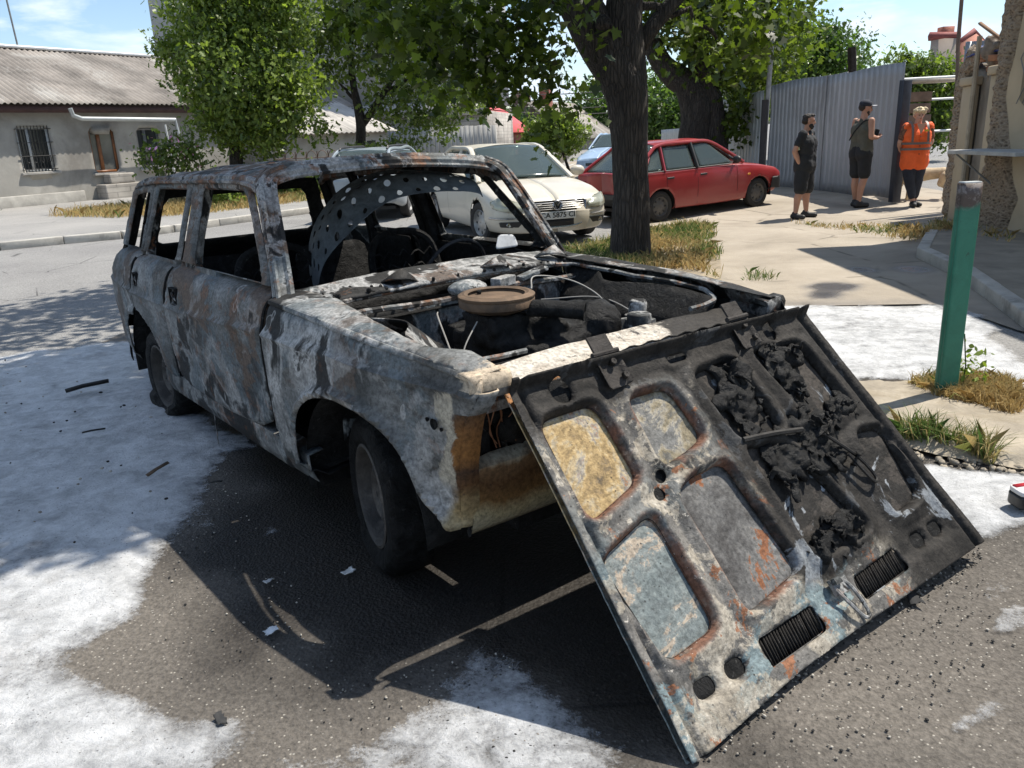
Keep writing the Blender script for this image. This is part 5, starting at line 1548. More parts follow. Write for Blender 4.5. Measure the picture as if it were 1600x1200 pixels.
# ---- ruined wall and the building on the right
M_ROUGH = None
def roughcast():
    t = NT('flaking_roughcast')
    n = t.noise(11, 9, .75, 1.2, t.vec((1, 1, 1.6)))
    v = t.voro(17, t.vec((1, 1, 1.5)))
    k = t.ramp(t.math('ADD', t.math('MULTIPLY', n, .7), t.math('MULTIPLY', v, .45)), [(.36, (.11, .08, .055)), (.5, (.34, .26, .185)), (.62, (.48, .38, .28)), (.75, (.28, .21, .15))])
    return t.done(t.bsdf(k, .95, 0., t.bump(t.math('ADD', n, v), 1., .06)))
M_ROUGH = roughcast()
M_BEIGE = plain('beige_render', (.44, .36, .25), .92, 0, .16, 1.2, .4, 18., (.27, .22, .16))
M_GREYR = plain('grey_brown_render', (.23, .20, .165), .95, 0, .3, 1.5, .5, 14.)
BX, Y2 = 6.55, 3.0
_d = ray(1549, 200); Y1 = float(_d[1] * BX / _d[0])
_d = ray(1584, 200); YR = float(_d[1] * BX / _d[0])
bld = thing('corner_building', 'tall beige building with flaking roughcast corner and barred window at the right edge', 'building', (BX, Y1, 0))
OB = np.array([BX, Y1, 0])
def bld_px(px, py, x=BX):                         # pixel on the street face -> (y, z)
    d = ray(px, py); t = x / d[0]; p = CP + d * t
    return float(p[1]), float(p[2])
HB = 5.2
wy0, wz1 = bld_px(1586, 108); _, wz0 = bld_px(1592, 228)
yw = bld_px(1590, 180)[0]
wy = [(yw - 1.1, 1.62), (yw, 1.62), (yw, 2.75), (yw - 1.1, 2.75)]
b = MB().sheet([(Y2, 0), (Y1, 0), (Y1, HB), (Y2, HB)], lambda u, v, D: (0 * u + (fbm(u * 1.2, v * 1.2) - .5) * .03, u - Y1, v), .10, [wy])
b.sheet([(0, 0), (7, 0), (7, HB), (0, HB)], lambda u, v, D: (u, 0 * u, v), .3)
b.build('wall', M_BEIGE, bld, auto=0)
MB().add([(-.3, .3, HB), (8, .3, HB), (8, -9, HB + .1), (-.3, -9, HB + .1)], [(0, 1, 2, 3)]).build('roof', M_ASB, bld, solid=.15, smooth=False)
def rough_map(u, v, D):
    e = -D
    k = fbm(u * 12, v * 14, 2., 5)
    return .03 - .09 * sm(0, .10, e) * (.5 + k) - .04 * sm(0, .1, e) * fbm(u * 22, v * 18, 5., 3), u - Y1, v
ya = bld_px(1590, 350)[0]
edge = []
for z in np.linspace(0, HB, 22):
    edge.append((YR + .10 - .16 * math.sin(z * 2.3) - .25 * math.exp(-((z - .3) / .5) ** 2) - .12 * rng.random(), z))
MB().sheet([(Y1 + .02, 0), (Y1 + .02, HB)] + edge[::-1], rough_map, .022).build('roughcast_corner', M_ROUGH, bld, auto=0)
b = MB()
for a in ((yw - 1.1, yw, 1.62, 1.69), (yw - 1.1, yw, 2.68, 2.75), (yw - .07, yw, 1.69, 2.68), (yw - 1.1, yw - 1.03, 1.69, 2.68)):
    b.box((.10, (a[0] + a[1]) / 2 - Y1, (a[2] + a[3]) / 2), (.07, a[1] - a[0], a[3] - a[2]))
wf = b.build('window', plain('grey_window_frame', (.30, .31, .31), .6), bld, smooth=False)
MB().box((.14, yw - .55 - Y1, 2.18), (.02, 1.06, 1.1)).build('pane', M_DARKG, wf)
b = MB()
for k in range(16):
    for sgn in (-1, 1):
        y0 = yw - 1.4 + k * .12
        P = [(-.05, y - Y1, 1.66 + sgn * (y - y0) * 1.6 + (0 if sgn > 0 else 1.05)) for y in (y0, y0 + .33, y0 + .66)]
        P = [p for p in P if 1.62 <= p[2] <= 2.76 and yw - 1.12 <= p[1] + Y1 <= yw + .02]
        if len(P) > 1: b.tube(P, .008, 4)
b.build('window_grille', M_STEEL, wf)
ys, zs = bld_px(1560, 235)
b = MB().box((-.26, ys - .55 - Y1, zs), (.62, 1.5, .05)); so = b.build('window_shelf', plain('grey_shelf', (.36, .36, .35), .8), bld, bevel=.006)
MB().tube([(-.5, ys + .1 - Y1, zs - .03), (.0, ys - .05 - Y1, zs - .48), (-.04, ys - .05 - Y1, zs - .58)], .013, 5).build('shelf_brace', M_STEEL, so)

rw_ = thing('ruined_wall', 'crumbling roughcast wall with pilasters, broken bricks on top, next to the gate opening', 'wall', (6.9, 13., 0))
OR = np.array([6.9, 13., 0])
wa, wb = G(1479, 338), np.array([BX + .25, Y1 + .05, 0])
vw_, vp_, vd, vn_ = plane_frame(wa, wb)
VL = float(np.linalg.norm((wb - wa)[:2]))
vW = lambda s, n, z: vw_(s, n, z) - OR
s1, zz1 = vp_(1500, 118)
topz = [(0, vp_(1480, 115)[1]), (VL * .2, vp_(1492, 105)[1]), (VL * .45, vp_(1510, 120)[1]), (VL * .7, vp_(1527, 126)[1]), (VL, vp_(1545, 120)[1])]
b = MB(); wall_sheet(b, vW, [(0, 0), (VL, 0)] + topz[::-1], [], 0, .07, .05); b.build('wall', M_GREYR, rw_, solid=.3, off=-1, auto=0)
def rough2(n0, k0=.09):
    return lambda u, v, D: tuple(vW(u, n0 + k0 * sm(0, .08, -D) * (.4 + fbm(u * 9, v * 7, 3., 4)) + .04 * fbm(u * 24, v * 20, 1., 3), v).T)
zt0 = topz[0][1]
MB().sheet([(-.02, 0), (VL * .26, 0), (VL * .22, .5), (VL * .30, .95), (VL * .16, 1.3), (VL * .14, 2.0), (VL * .36, 2.2), (VL * .42, zt0 + .25), (VL * .2, zt0 + .35), (-.02, zt0)], rough2(.01), .022).build('roughcast_patch', M_ROUGH, rw_, auto=0)
MB().sheet([(VL * .62, 0), (VL * 1.02, 0), (VL * 1.02, .75), (VL * .9, .95), (VL * .72, .6)], rough2(.02, .12), .022).build('roughcast_patch', M_ROUGH, rw_, auto=0)
for s0, s1_, z1, m in ((VL * .20, VL * .42, 1.95, M_BEIGE), (VL * .74, VL * .95, 2.05, M_BEIGE)):
    b = MB(); wallbox(b, vW, s0, s1_, .02, .12, 0, z1); wallbox(b, vW, s0 - .04, s1_ + .04, .0, .16, z1, z1 + .12); b.build('pilaster', m, rw_, bevel=.02, smooth=False)
b = MB().tube([vW(VL * .49, .14, 0), vW(VL * .47, .14, 2.6)], .035, 8); b.build('drainpipe', plain('old_pipe', (.34, .29, .22), .8), rw_)
for k in range(26):
    pass
b = MB()
for k in range(12):
    s = VL * rng.uniform(.25, .8)
    z = np.interp(s, [q[0] for q in topz], [q[1] for q in topz])
    b.box(vW(s, rng.uniform(-.28, .02), z + .05 + .09 * (k % 3)), (.26, .13, .08), rotz(rng.uniform(-.4, .4) + math.atan2(vd[1], vd[0])))
b.build('broken_bricks', plain('pale_brick', (.36, .19, .12), .95, 0, .3, 6.), rw_, bevel=.008, smooth=False)
b = MB()
for k in range(9):
    b.ell(vW(VL * rng.uniform(.25, .7), rng.uniform(-.3, .05), topz[1][1] + rng.uniform(.0, .25)), rng.uniform(.05, .12, 3), 9, 6)
melt(b.build('rubble', plain('grey_rubble', (.22, .19, .165), .95, 0, .4, 6., .8, 14.), rw_), .025, 1, .05, 9)
# plank and tarpaulin above it
pk0, pk1 = AT(1531, 36, 12.2), AT(1566, 62, 11.9)
plank = thing('loose_plank', 'weathered plank jutting out from behind the roughcast corner', 'plank', tuple(pk1))
MB().tube([tuple((pk0 - pk1)), (0, 0, 0), tuple((pk1 - pk0) * .5)], .05, 4, flat=.5).build('board', plain('old_board', (.26, .16, .10), .9), plank, smooth=False)
tp = [AT(*q) for q in ((1508, 82, 13.2), (1530, 72, 13.0), (1562, 66, 12.6), (1575, 66, 12.6))]
tb = [AT(*q) for q in ((1512, 86, 12.6), (1535, 84, 12.3), (1560, 84, 11.9), (1575, 90, 11.9))]
U, V = np.meshgrid(np.linspace(0, 3, 24), np.linspace(0, 1, 10), indexing='ij')
P = np.zeros((24, 10, 3))
for c in range(3):
    P[..., c] = np.interp(U, range(4), [t[c] for t in tp]) * (1 - V) + np.interp(U, range(4), [t[c] for t in tb]) * V
P[..., 2] += (fbm(U * 2.2, V * 3) - .5) * .22
tarp = MB().grid(P).build('tarpaulin', plain('blue_tarpaulin', (.035, .06, .22), .45, 0, .35, 3., .5, 14.), None, solid=.01)
tag(tarp, 'crumpled dark blue tarpaulin lying on top of the ruined wall', 'tarpaulin')
# distant brick block of flats behind
da, db = AT(1460, 180, 46)[:2], AT(1503, 180, 44)[:2]
d_o = thing('brick_flats', 'distant brick building with pale gable wall above the yard trees', 'building', (da[0], da[1], 0))
OD = np.array([da[0], da[1], 0])
z1 = AT(1470, 62, 46)[2]
q = [AT(1457, 60, 46), AT(1497, 60, 45), AT(1540, 72, 48)]
b = MB().add([tuple(q[0] - OD * (1, 1, 0) - (0, 0, 0)), tuple(q[1] - OD), tuple((q[1] - OD) * (1, 1, 0)), tuple((q[0] - OD) * (1, 1, 0))], [(0, 1, 2, 3)])
b.build('pale_wall', plain('pale_brick_wall', (.40, .33, .27), .95, 0, .15, .5), d_o, solid=.3, smooth=False)
g1, g2, g3 = AT(1499, 66, 45.2), AT(1521, 53, 46.5), AT(1543, 72, 48)
b = MB().add([tuple(g1 - OD), tuple(g2 - OD), tuple(g3 - OD), tuple((g3 - OD) * (1, 1, 0)), tuple((g1 - OD) * (1, 1, 0))], [(0, 1, 2, 3, 4)])
b.build('gable', plain('pinkish_brick', (.38, .17, .12), .95, 0, .15, .5), d_o, solid=.3, smooth=False)
b = MB().tube([tuple(q[0] - OD + (-.2, 0, .1)), tuple(q[1] - OD + (.1, 0, .1))], .22, 4).tube([tuple(g1 - OD), tuple(g2 - OD + (0, 0, .15)), tuple(g3 - OD)], .16, 4)
ro = b.build('roof_edge', plain('red_roof_edge', (.22, .06, .05), .8), d_o, smooth=False)
MB().box(tuple(AT(1477, 55, 46) - OD), (.6, .6, .8)).build('chimney', M_RBRICK, ro, smooth=False)
# things in the yard behind the woman
ya_ = AT(1420, 300, 19)
pile = thing('board_stack', 'stack of old boards and bricks in the yard behind the orange-vested woman', 'stack', (ya_[0], ya_[1], .16))
for k in range(8):
    MB().box((-.12 + rng.uniform(-.05, .05), 0, .12 + k * .24), (.42 + rng.uniform(-.05, .1), .7, .21), rotz(rng.uniform(-.1, .1))).build('board_layer', plain('old_boards', (.17, .115, .085), .95, 0, .4, 3.) if k == 0 else bpy.data.materials['old_boards'], pile, bevel=.02, smooth=False)
MB().box((.15, -.1, 2.12), (1.2, .9, .06)).build('top_sheet', plain('bleached_sheet', (.42, .36, .29), .9), pile, smooth=False)
for i, (px, py) in enumerate(((1425, 157), (1440, 172))):
    pass
yf = thing('wire_rail_fence', 'pale horizontal rails of a yard fence seen through the gate opening', 'fence', (8.2, 21, .16))
for z in (1.0, 1.75, 2.25):
    MB().tube([(-.2, 0, z), (3.2, -.2, z + .03)], .03, 5).build('rail', M_WHITE, yf)
for x in (-.1, 1.6, 3.1):
    MB().tube([(x, .0, 0), (x, 0, 2.4)], .04, 5).build('post', M_STEEL, yf)

# overhead wires
wm_ = plain('black_cable', (.03, .03, .03), .7)
wo = thing('overhead_wires', 'thin overhead cables crossing the sky above the far houses', 'cables', (0, 44, 0))
for px0, py0, px1, py1 in ((770, 155, 960, 152), (770, 163, 960, 166), (770, 172, 960, 176), (760, 146, 960, 141)):
    a_, b_ = AT(px0, py0, 44) - (0, 44, 0), AT(px1, py1, 44) - (0, 44, 0)
    MB().tube([a_ + (b_ - a_) * t - np.array([0, 0, .5 * (.25 - (t - .5) ** 2)]) for t in np.linspace(-.8, 1.8, 14)], .022, 4).build('cable', wm_, wo)
# ------------------------------------------------------------------ vehicles
def paint(name, col, rough=.3, dirt=(.30, .26, .20), dm=.25, metal=0.):
    t = NT(name)
    n = t.noise(3, 6, .6, .4)
    x = t.sep()
    c = t.mix(t.ramp(n, [(.35, 0.), (.65, 1.)]), tuple(np.array(col) * .93), tuple(np.minimum(np.array(col) * 1.05, 1)))
    low = t.ramp(t.math('ADD', x[2], t.math('MULTIPLY', t.math('SUBTRACT', t.noise(5, 6, .7), .5), .3)), [(.15, 1.), (.55, .25)])
    c = t.mix(t.math('MULTIPLY', low, dm * 1.6), c, dirt)
    return t.done(t.bsdf(c, t.ramp(n, [(.3, rough), (.7, rough + .15)]), metal, t.bump(t.noise(4, 3), .04, .02), None, Coat_Weight=.35, Coat_Roughness=.12))
def glass(name, tint=(.10, .13, .125), al=.55):
    t = NT(name)
    n = t.noise(2.2, 5, .6, .5)
    sh = t.bsdf(tint, t.ramp(n, [(.3, .06), (.7, .16)]), 0., None, .7)
    tr = t.n('BsdfTransparent'); tr.inputs[0].default_value = (.55, .62, .60, 1)
    x = t.n('MixShader'); x.inputs[0].default_value = al
    t.put(x.inputs[1], tr.outputs[0]); t.put(x.inputs[2], sh)
    return t.done(x.outputs[0])
M_GLASS = glass('car_glass')
M_TRIM = plain('black_trim', (.018, .018, .019), .55, 0, .3, 8.)
M_TY = plain('tyre_rubber', (.022, .021, .02), .85, 0, .3, 9., .4)
M_CHROME = plain('chrome', (.42, .42, .42), .22, .95, .08, 5., .02)
M_CABIN = plain('cabin_cloth', (.05, .05, .048), .9, 0, .4, 5.)

def car_body(P, name):
    """P: dict of station keys -> loft control values. Sections run from sill to the middle of the top."""
    pass

def loft_car(par, mat, K, arches, nx=150, half_w=None):
    """K: list of (x, [(y, z) ...]) key sections from sill to centre line; smooth in x, cut by wheel arches"""
    xs_k = np.array([k[0] for k in K]); C = np.array([k[1] for k in K])
    xs = np.linspace(xs_k[0], xs_k[-1], nx)
    m = C.shape[1]
    sec = np.zeros((nx, m, 2))
    for j in range(m):
        for c in range(2):
            sec[:, j, c] = np.interp(xs, xs_k, C[:, j, c])
    ker = np.array([1, 2, 3, 2, 1.]) / 9
    for j in range(m):
        for c in range(2):
            a = np.pad(sec[:, j, c], 2, mode='edge')
            sec[:, j, c] = np.convolve(a, ker, 'valid')
    # resample every section smoothly
    fine = np.array([cr_spline(s, 5) for s in sec])
    n = fine.shape[1]
    b = MB()
    for sg in (-1, 1):
        V = np.stack([np.repeat(xs[:, None], n, 1), sg * fine[..., 0], fine[..., 1]], -1)
        snap = V.copy()
        keep = np.ones((nx, n), bool)
        for ax, az, ar in arches:
            r = np.hypot(V[..., 0] - ax, V[..., 2] - az)
            side = (np.abs(V[..., 1]) > .5)
            near = side & (np.abs(r - ar) < .022)
            k = ar / np.maximum(r, 1e-6)
            snap[..., 0] = np.where(near, ax + (V[..., 0] - ax) * k, snap[..., 0]); snap[..., 2] = np.where(near, az + (V[..., 2] - az) * k, snap[..., 2])
            keep &= ~(side & (r < ar - .022))
        idx = np.arange(nx * n).reshape(nx, n)
        c = np.stack([idx[:-1, :-1], idx[1:, :-1], idx[1:, 1:], idx[:-1, 1:]], -1).reshape(-1, 4)
        k = keep.ravel()[c].all(1)
        f = c[k] if sg < 0 else c[k][:, ::-1]
        b.add(snap.reshape(-1, 3), f)
        # end caps
        for e, fl in ((0, 0), (nx - 1, 1)):
            ctr = np.array([[xs[e], 0, z] for z in fine[e][:, 1]])
            b.grid(np.stack([V[e], ctr]))
    return b, (lambda x, z, sg=1: None)

def car_wheel(par, x, y, r, w, sg, rimc, steer=0., spokes=0, hub=None):
    o = bpy.data.objects.new('wheel', None); COL.objects.link(o); o.parent = par; o.location = (x, sg * y, r); o.rotation_euler = (0, 0, steer)
    h = w / 2; rr = r * .66
    MB().lathe([(rr, -h * .8), (rr + .03, -h), (r - .025, -h * .97), (r, -h * .7), (r, h * .7), (r - .025, h * .97), (rr + .03, h), (rr, h * .8)], ax='y', n=36).build('tyre', M_TY, o)
    ro = MB().lathe([(rr, h * .8 * sg), (rr - .01, h * .86 * sg), (rr - .03, h * .5 * sg), (rr * .55, h * .55 * sg), (rr * .35, h * .72 * sg), (.03, h * .75 * sg), (.001, h * .75 * sg)], ax='y', n=36).build('rim', rimc, o, solid=.004)
    for q in range(spokes or 8):
        t = 2 * PI * q / (spokes or 8)
        MB().ell((rr * .70 * math.cos(t), h * .54 * sg, rr * .70 * math.sin(t)), (.032, .008, .02), 8, 5, roty(-t)).build('rim_slot', M_TRIM, ro)
    return o

def poly3(par, name, pts, mat, th=.006, off=0.):
    """a flat or gently warped pane from a 3-D outline"""
    pts = np.asarray(pts, float)
    b = MB().add(pts, [tuple(range(len(pts)))])
    return b.build(name, mat, par, solid=th, off=off, smooth=False)

def quad_pane(par, name, q, mat, n=10, bulge=(0, 0, 0), th=.006, r=0., smooth=True):
    """q: four corners (bl, br, tr, tl) as a curved patch, corners cut round"""
    q = [np.asarray(p, float) for p in q]
    pol_ = rpoly([(0, 0), (1, 0), (1, 1), (0, 1)], r) if r else [(0, 0), (1, 0), (1, 1), (0, 1)]
    bu = np.asarray(bulge, float)
    def f(u, v, D):
        P = (1 - v)[:, None] * ((1 - u)[:, None] * q[0] + u[:, None] * q[1]) + v[:, None] * ((1 - u)[:, None] * q[3] + u[:, None] * q[2])
        P = P + (4 * u * (1 - u))[:, None] * bu
        return P.T
    return MB().sheet(pol_, f, 1. / n).build(name, mat, par, solid=th)

# ---- white saloon, nose to the viewer (x forward, y left, z up; origin under the front axle)
vw_fwd = math.atan2(-.945, .327)
Vp = G(866, 379)
white = thing('white_car', 'dusty cream-white saloon parked nose forward behind the burnt car', 'car', (Vp[0] - .327 * .72 - .02, Vp[1] + .945 * .72 - .12, 0), vw_fwd)
white.scale = (1., 1.03, .95)
M_VW = paint('cream_white_paint', (.60, .56, .47), .32, (.34, .29, .22), .28)
K = [  # x, [(sill y,z) ... centre line]
 (-3.45, [(.55, .32), (.66, .34), (.72, .45), (.74, .62), (.72, .80), (.66, .92), (.45, .98), (0, 1.0)]),
 (-3.2, [(.68, .24), (.78, .26), (.83, .42), (.85, .62), (.83, .82), (.76, .95), (.5, 1.0), (0, 1.02)]),
 (-2.6, [(.70, .20), (.82, .24), (.875, .42), (.885, .64), (.86, .84), (.80, .93), (.5, .96), (0, .97)]),
 (-1.2, [(.70, .18), (.83, .22), (.878, .42), (.89, .62), (.87, .82), (.81, .90), (.5, .92), (0, .93)]),
 (-.6, [(.70, .18), (.83, .22), (.878, .42), (.89, .62), (.87, .80), (.80, .90), (.5, .95), (0, .97)])]
for x_, w_, z_ in ((-.2, .89, .925), (.25, .885, .865), (.52, .865, .80), (.66, .825, .755), (.76, .755, .715), (.82, .665, .68), (.86, .56, .645), (.885, .42, .60)):
    K.append((x_, [(w_ - .17, .20), (w_ - .06, .23), (w_, .38), (w_, .50), (w_ - .02, z_ - .16), (w_ - .10, z_ - .055), (w_ * .55, z_ - .008), (0, z_)]))
b, _ = loft_car(white, M_VW, K, [(0, .32, .355), (-2.58, .32, .355)])
vb = b.build('body', M_VW, white, solid=.012, off=1 if 0 else -1, auto=50)
# cabin
GH = [(-.42, .70, .93), (-1.22, .585, 1.405), (-2.35, .575, 1.42), (-3.0, .68, .99)]
rp3 = rpoly([(-1.20, -.57), (-1.20, .57), (-2.38, .565), (-2.38, -.565)], .12)
MB().sheet(rp3, lambda u, v, D: (u, v, 1.395 + .075 * (1 - (v / .62) ** 2) * (1 - ((u + 1.75) / 1.1) ** 4 * .5) - .03 * (np.abs(v) / .57) ** 6), .05).build('roof', M_VW, white, solid=.02, off=-1)
ws = quad_pane(white, 'windscreen', [(-.36, -.70, .93), (-.36, .70, .93), (-1.20, .535, 1.412), (-1.20, -.535, 1.412)], M_GLASS, 14, (.13, 0, .035), .008, .06)
quad_pane(white, 'rear_window', [(-3.0, .64, 1.0), (-3.0, -.64, 1.0), (-2.38, -.52, 1.405), (-2.38, .52, 1.405)], M_GLASS, 10, (-.10, 0, .03), .008, .06)
for sg in (-1, 1):
    quad_pane(white, 'front_side_window', [(-.62, sg * .775, .925), (-1.52, sg * .80, .92), (-1.52, sg * .615, 1.375), (-1.20, sg * .615, 1.365)], M_GLASS, 10, (0, sg * .02, 0), .006, .04)
    quad_pane(white, 'rear_side_window', [(-1.60, sg * .80, .92), (-2.55, sg * .775, .945), (-2.35, sg * .61, 1.35), (-1.60, sg * .615, 1.375)], M_GLASS, 10, (0, sg * .02, 0), .006, .05)
    b = MB()
    b.tube(cr_spline([(-.30, sg * .745, .90), (-.78, sg * .655, 1.17), (-1.22, sg * .575, 1.395), (-1.75, sg * .60, 1.425), (-2.38, sg * .57, 1.40), (-2.75, sg * .65, 1.20), (-3.1, sg * .70, .98)], 6), .045, 8, flat=.8)
    b.tube([(-1.56, sg * .80, .91), (-1.56, sg * .60, 1.40)], .035, 6)
    b.build('cabin_pillar', M_VW, white)
    MB().tube([(-.45, sg * .80, .915), (-1.5, sg * .845, .905), (-2.7, sg * .80, .93)], .012, 5).build('window_trim', M_TRIM, white)
    b = MB().ell((-.62, sg * .97, 1.0), (.07, .12, .085), 14, 9).tube([(-.60, sg * .82, .93), (-.62, sg * .90, .965)], .03, 6)
    b.build('door_mirror', M_VW, white)
    MB().sheet([(-1.62, .60), (-.66, .45), (-.62, .50), (-.62, .72), (-.66, .90), (-1.56, .90)][:0] or [(-1.57, .26), (-1.563, .26), (-1.563, .90), (-1.57, .90)], lambda u, v, D: (u, sg * (np.interp(v, [.22, .42, .62, .82, .9], [.832, .880, .891, .871, .81]) + .003), v), .006).build('door_seam', M_TRIM, white)
    # headlamp: swept almond lens
    def lamp(u, v, D):
        # u: 0 inner .. 1 outer/back, v: 0..1 up
        yk = [.46, .56, .665, .755, .825, .865]; xk = [.875, .86, .82, .76, .66, .52]
        y = .47 + .395 * u ** .8
        x = np.interp(y, yk, xk) - .10 * sm(.3, 1., v) * (1 - .4 * u) + .008
        z = .515 + .155 * v + .065 * u * (.4 + v)
        return x, sg * (y + .004 - .03 * v * u), z
    hl_ = MB().sheet(rpoly([(0, .10), (.5, 0), (.93, .12), (1.0, .55), (.75, .98), (.35, 1.0), (0, .80)], .10), lamp, .05).build('headlamp', plain('fogged_lens', (.33, .335, .26), .10, 0, .2, 6., .03, coat=.9), white, solid=.012)
    ol = rpoly([(0, .10), (.5, 0), (.93, .12), (1.0, .55), (.75, .98), (.35, 1.0), (0, .80), (0, .10)], .10)
    MB().tube(np.stack([np.asarray(lamp(ol[:, 0], ol[:, 1], 0))[q] for q in range(3)], -1), .007, 5, caps=False).build('lamp_seal', M_TRIM, hl_)
    for cx in (.38, .70):
        MB().lathe([(.001, 0), (.052, .0), (.062, .006), (.066, 0)], (0, 0, 0), 'x', 18).build('lamp_bowl', M_CHROME, hl_)
        bo_ = hl_.children[-1]; p = lamp(np.array(cx), np.array(.5), 0); bo_.location = (float(p[0]) + .004, float(p[1]), float(p[2])); bo_.rotation_euler = (0, 0, sg * .5); bo_.scale = (1, .9, .75)
    # lower bumper intakes with fog lamp
    def low(u, v, D):
        yy = .45 + .34 * u; return np.interp(yy, [.42, .56, .665, .755, .825], [.885, .86, .82, .76, .66]) - .03 * (1 - v) + .006, sg * yy, .285 + .10 * v + .01 * u
    it = MB().sheet(rpoly([(0, .05), (.95, .12), (1, .85), (.0, 1.)], .08), low, .05).build('bumper_intake', M_TRIM, white, solid=.01)
    MB().lathe([(.001, .0), (.030, .002), (.036, -.006)], (.815, sg * .68, .338), 'x', 14).build('fog_lamp', M_CHROME, it)
    MB().tube(cr_spline([(.885, sg * .44, .425), (.83, sg * .66, .43), (.765, sg * .76, .43), (.66, sg * .835, .43), (.52, sg * .875, .43)], 6), .014, 6).build('bumper_strip', M_CHROME, white)
# grille: chrome U with dark slats
def fx(y): return .89 - .03 * (np.abs(y) / .42) ** 3
gr = MB().sheet(rpoly([(-.40, .505), (.40, .505), (.44, .655), (-.44, .655)], .02), lambda u, v, D: (fx(u) - .25 * np.clip(v - .54, 0, 1) + .012, u, v), .02).build('grille', M_TRIM, white, solid=.01)
for z in (.535, .565, .595, .625):
    MB().tube([(fx(y) - .25 * max(0, z - .54) + .022, y, z) for y in np.linspace(-.40, .40, 18)], .0065, 5).build('grille_slat', M_CHROME, gr)
MB().tube([(fx(y) - .25 * max(0, z - .54) + .016, y, z) for y, z in cr_spline([(-.445, .64), (-.43, .50), (-.40, .40), (-.33, .29), (0, .265), (.33, .29), (.40, .40), (.43, .50), (.445, .64)], 6)], .018, 6, flat=.7).build('grille_surround', M_CHROME, gr)
em = MB().lathe([(.056, 0), (.066, .008), (.074, 0)], ax='x', n=28)
for P in ([(.004, -.030, .040), (.004, .0, -.004), (.004, .030, .040)], [(.004, -.052, .022), (.004, -.026, -.052), (.004, .0, .004), (.004, .026, -.052), (.004, .052, .022)]):
    em.tube(P, .0075, 5)
eo = em.build('emblem', M_CHROME, gr); eo.location = (float(fx(0)) + .026, 0, .590); eo.rotation_euler = (0, -.12, 0)
MB().lathe([(.001, -.004), (.062, -.006)], ax='x', n=24).build('emblem_disc', M_TRIM, eo)
def intake(u, v, D): return fx(u) + .008, u, v
MB().sheet(rpoly([(-.36, .285), (.36, .285), (.41, .385), (-.41, .385)], .03), intake, .03).build('lower_intake', M_TRIM, white, solid=.01)
pl = MB().box((.915, 0, .445), (.012, .53, .115)).build('number_plate', plain('plate_white', (.66, .66, .64), .4, 0, .05), white, bevel=.006)
def text(s, size, mat, parent, loc, rot, name='lettering', ext=.002):
    cu = bpy.data.curves.new(name, 'FONT'); cu.body = s; cu.size = size; cu.extrude = ext; cu.align_x = 'CENTER'; cu.align_y = 'CENTER'; cu.offset = size * .012
    tmp = bpy.data.objects.new(name, cu); COL.objects.link(tmp)
    me = bpy.data.meshes.new_from_object(tmp.evaluated_get(bpy.context.evaluated_depsgraph_get()))
    bpy.data.objects.remove(tmp)
    me.materials.clear(); me.materials.append(mat); me.name = name
    o = bpy.data.objects.new(name, me); COL.objects.link(o); o.parent = parent; o.location = loc; o.rotation_euler = rot
    return o
text('CA 5875 CI', .105, M_TRIM, pl, (.923, .0, .445), (PI / 2, 0, PI / 2))
MB().box((.921, -.245, .445), (.006, .028, .105)).build('plate_band', plain('plate_blue', (.30, .32, .36), .5), pl)
for sg in (-1, 1):
    for ax in (0, -2.58):
        car_wheel(white, ax, .77, .315, .20, sg, plain('silver_rim', (.35, .35, .34), .4, .6) if 'silver_rim' not in bpy.data.materials else bpy.data.materials['silver_rim'], .16 if ax == 0 else 0)
        a = np.linspace(-.2, PI + .2, 16)
        MB().grid(np.array([[(ax + .36 * math.cos(t), sg * y, .32 + .36 * math.sin(t)) for t in a] for y in (.5, .68, .86)])).build('wheel_housing', M_TRIM, white)
MB().box((-1.3, 0, .22), (3.6, 1.3, .06)).build('underside', M_TRIM, white)
MB().box((-1.25, .36, .75), (.5, .5, .5)).box((-1.25, -.36, .75), (.5, .5, .5)).box((-1.5, .36, 1.0), (.12, .42, .55)).box((-1.5, -.36, 1.0), (.12, .42, .55)).box((-.65, 0, .88), (.4, 1.3, .1)).box((-2.35, 0, .75), (.6, 1.2, .4)).build('cabin_seats', M_CABIN, white, bevel=.05)
MB().tube([(.0 - .62 + .03 * math.cos(t), .36 + .17 * math.sin(t), .93 + .16 * math.cos(t)) for t in np.linspace(0, 6.283, 22)], .014, 5, caps=False).build('steering_wheel', M_TRIM, white)
MB().tube([(-.30, -.45, .945), (-.36, .05, .955)], .012, 5).tube([(-.30, .15, .955), (-.36, .58, .935)], .012, 5).build('wiper', M_TRIM, white)

# ---- red hatchback in profile
pr_, pf_ = G(1028, 347), G(1181, 323)
rv = (pf_ - pr_)[:2]; rl = np.linalg.norm(rv); rs_ = rl / 2.46
ra_ = math.atan2(rv[1], rv[0])
RSC = 1.0
red = thing('red_hatchback', 'red boxy hatchback parked side-on behind the big tree trunk', 'car', (pf_[0], pf_[1], float(zg(pf_[0], pf_[1]))), ra_)
rdn2 = -.0
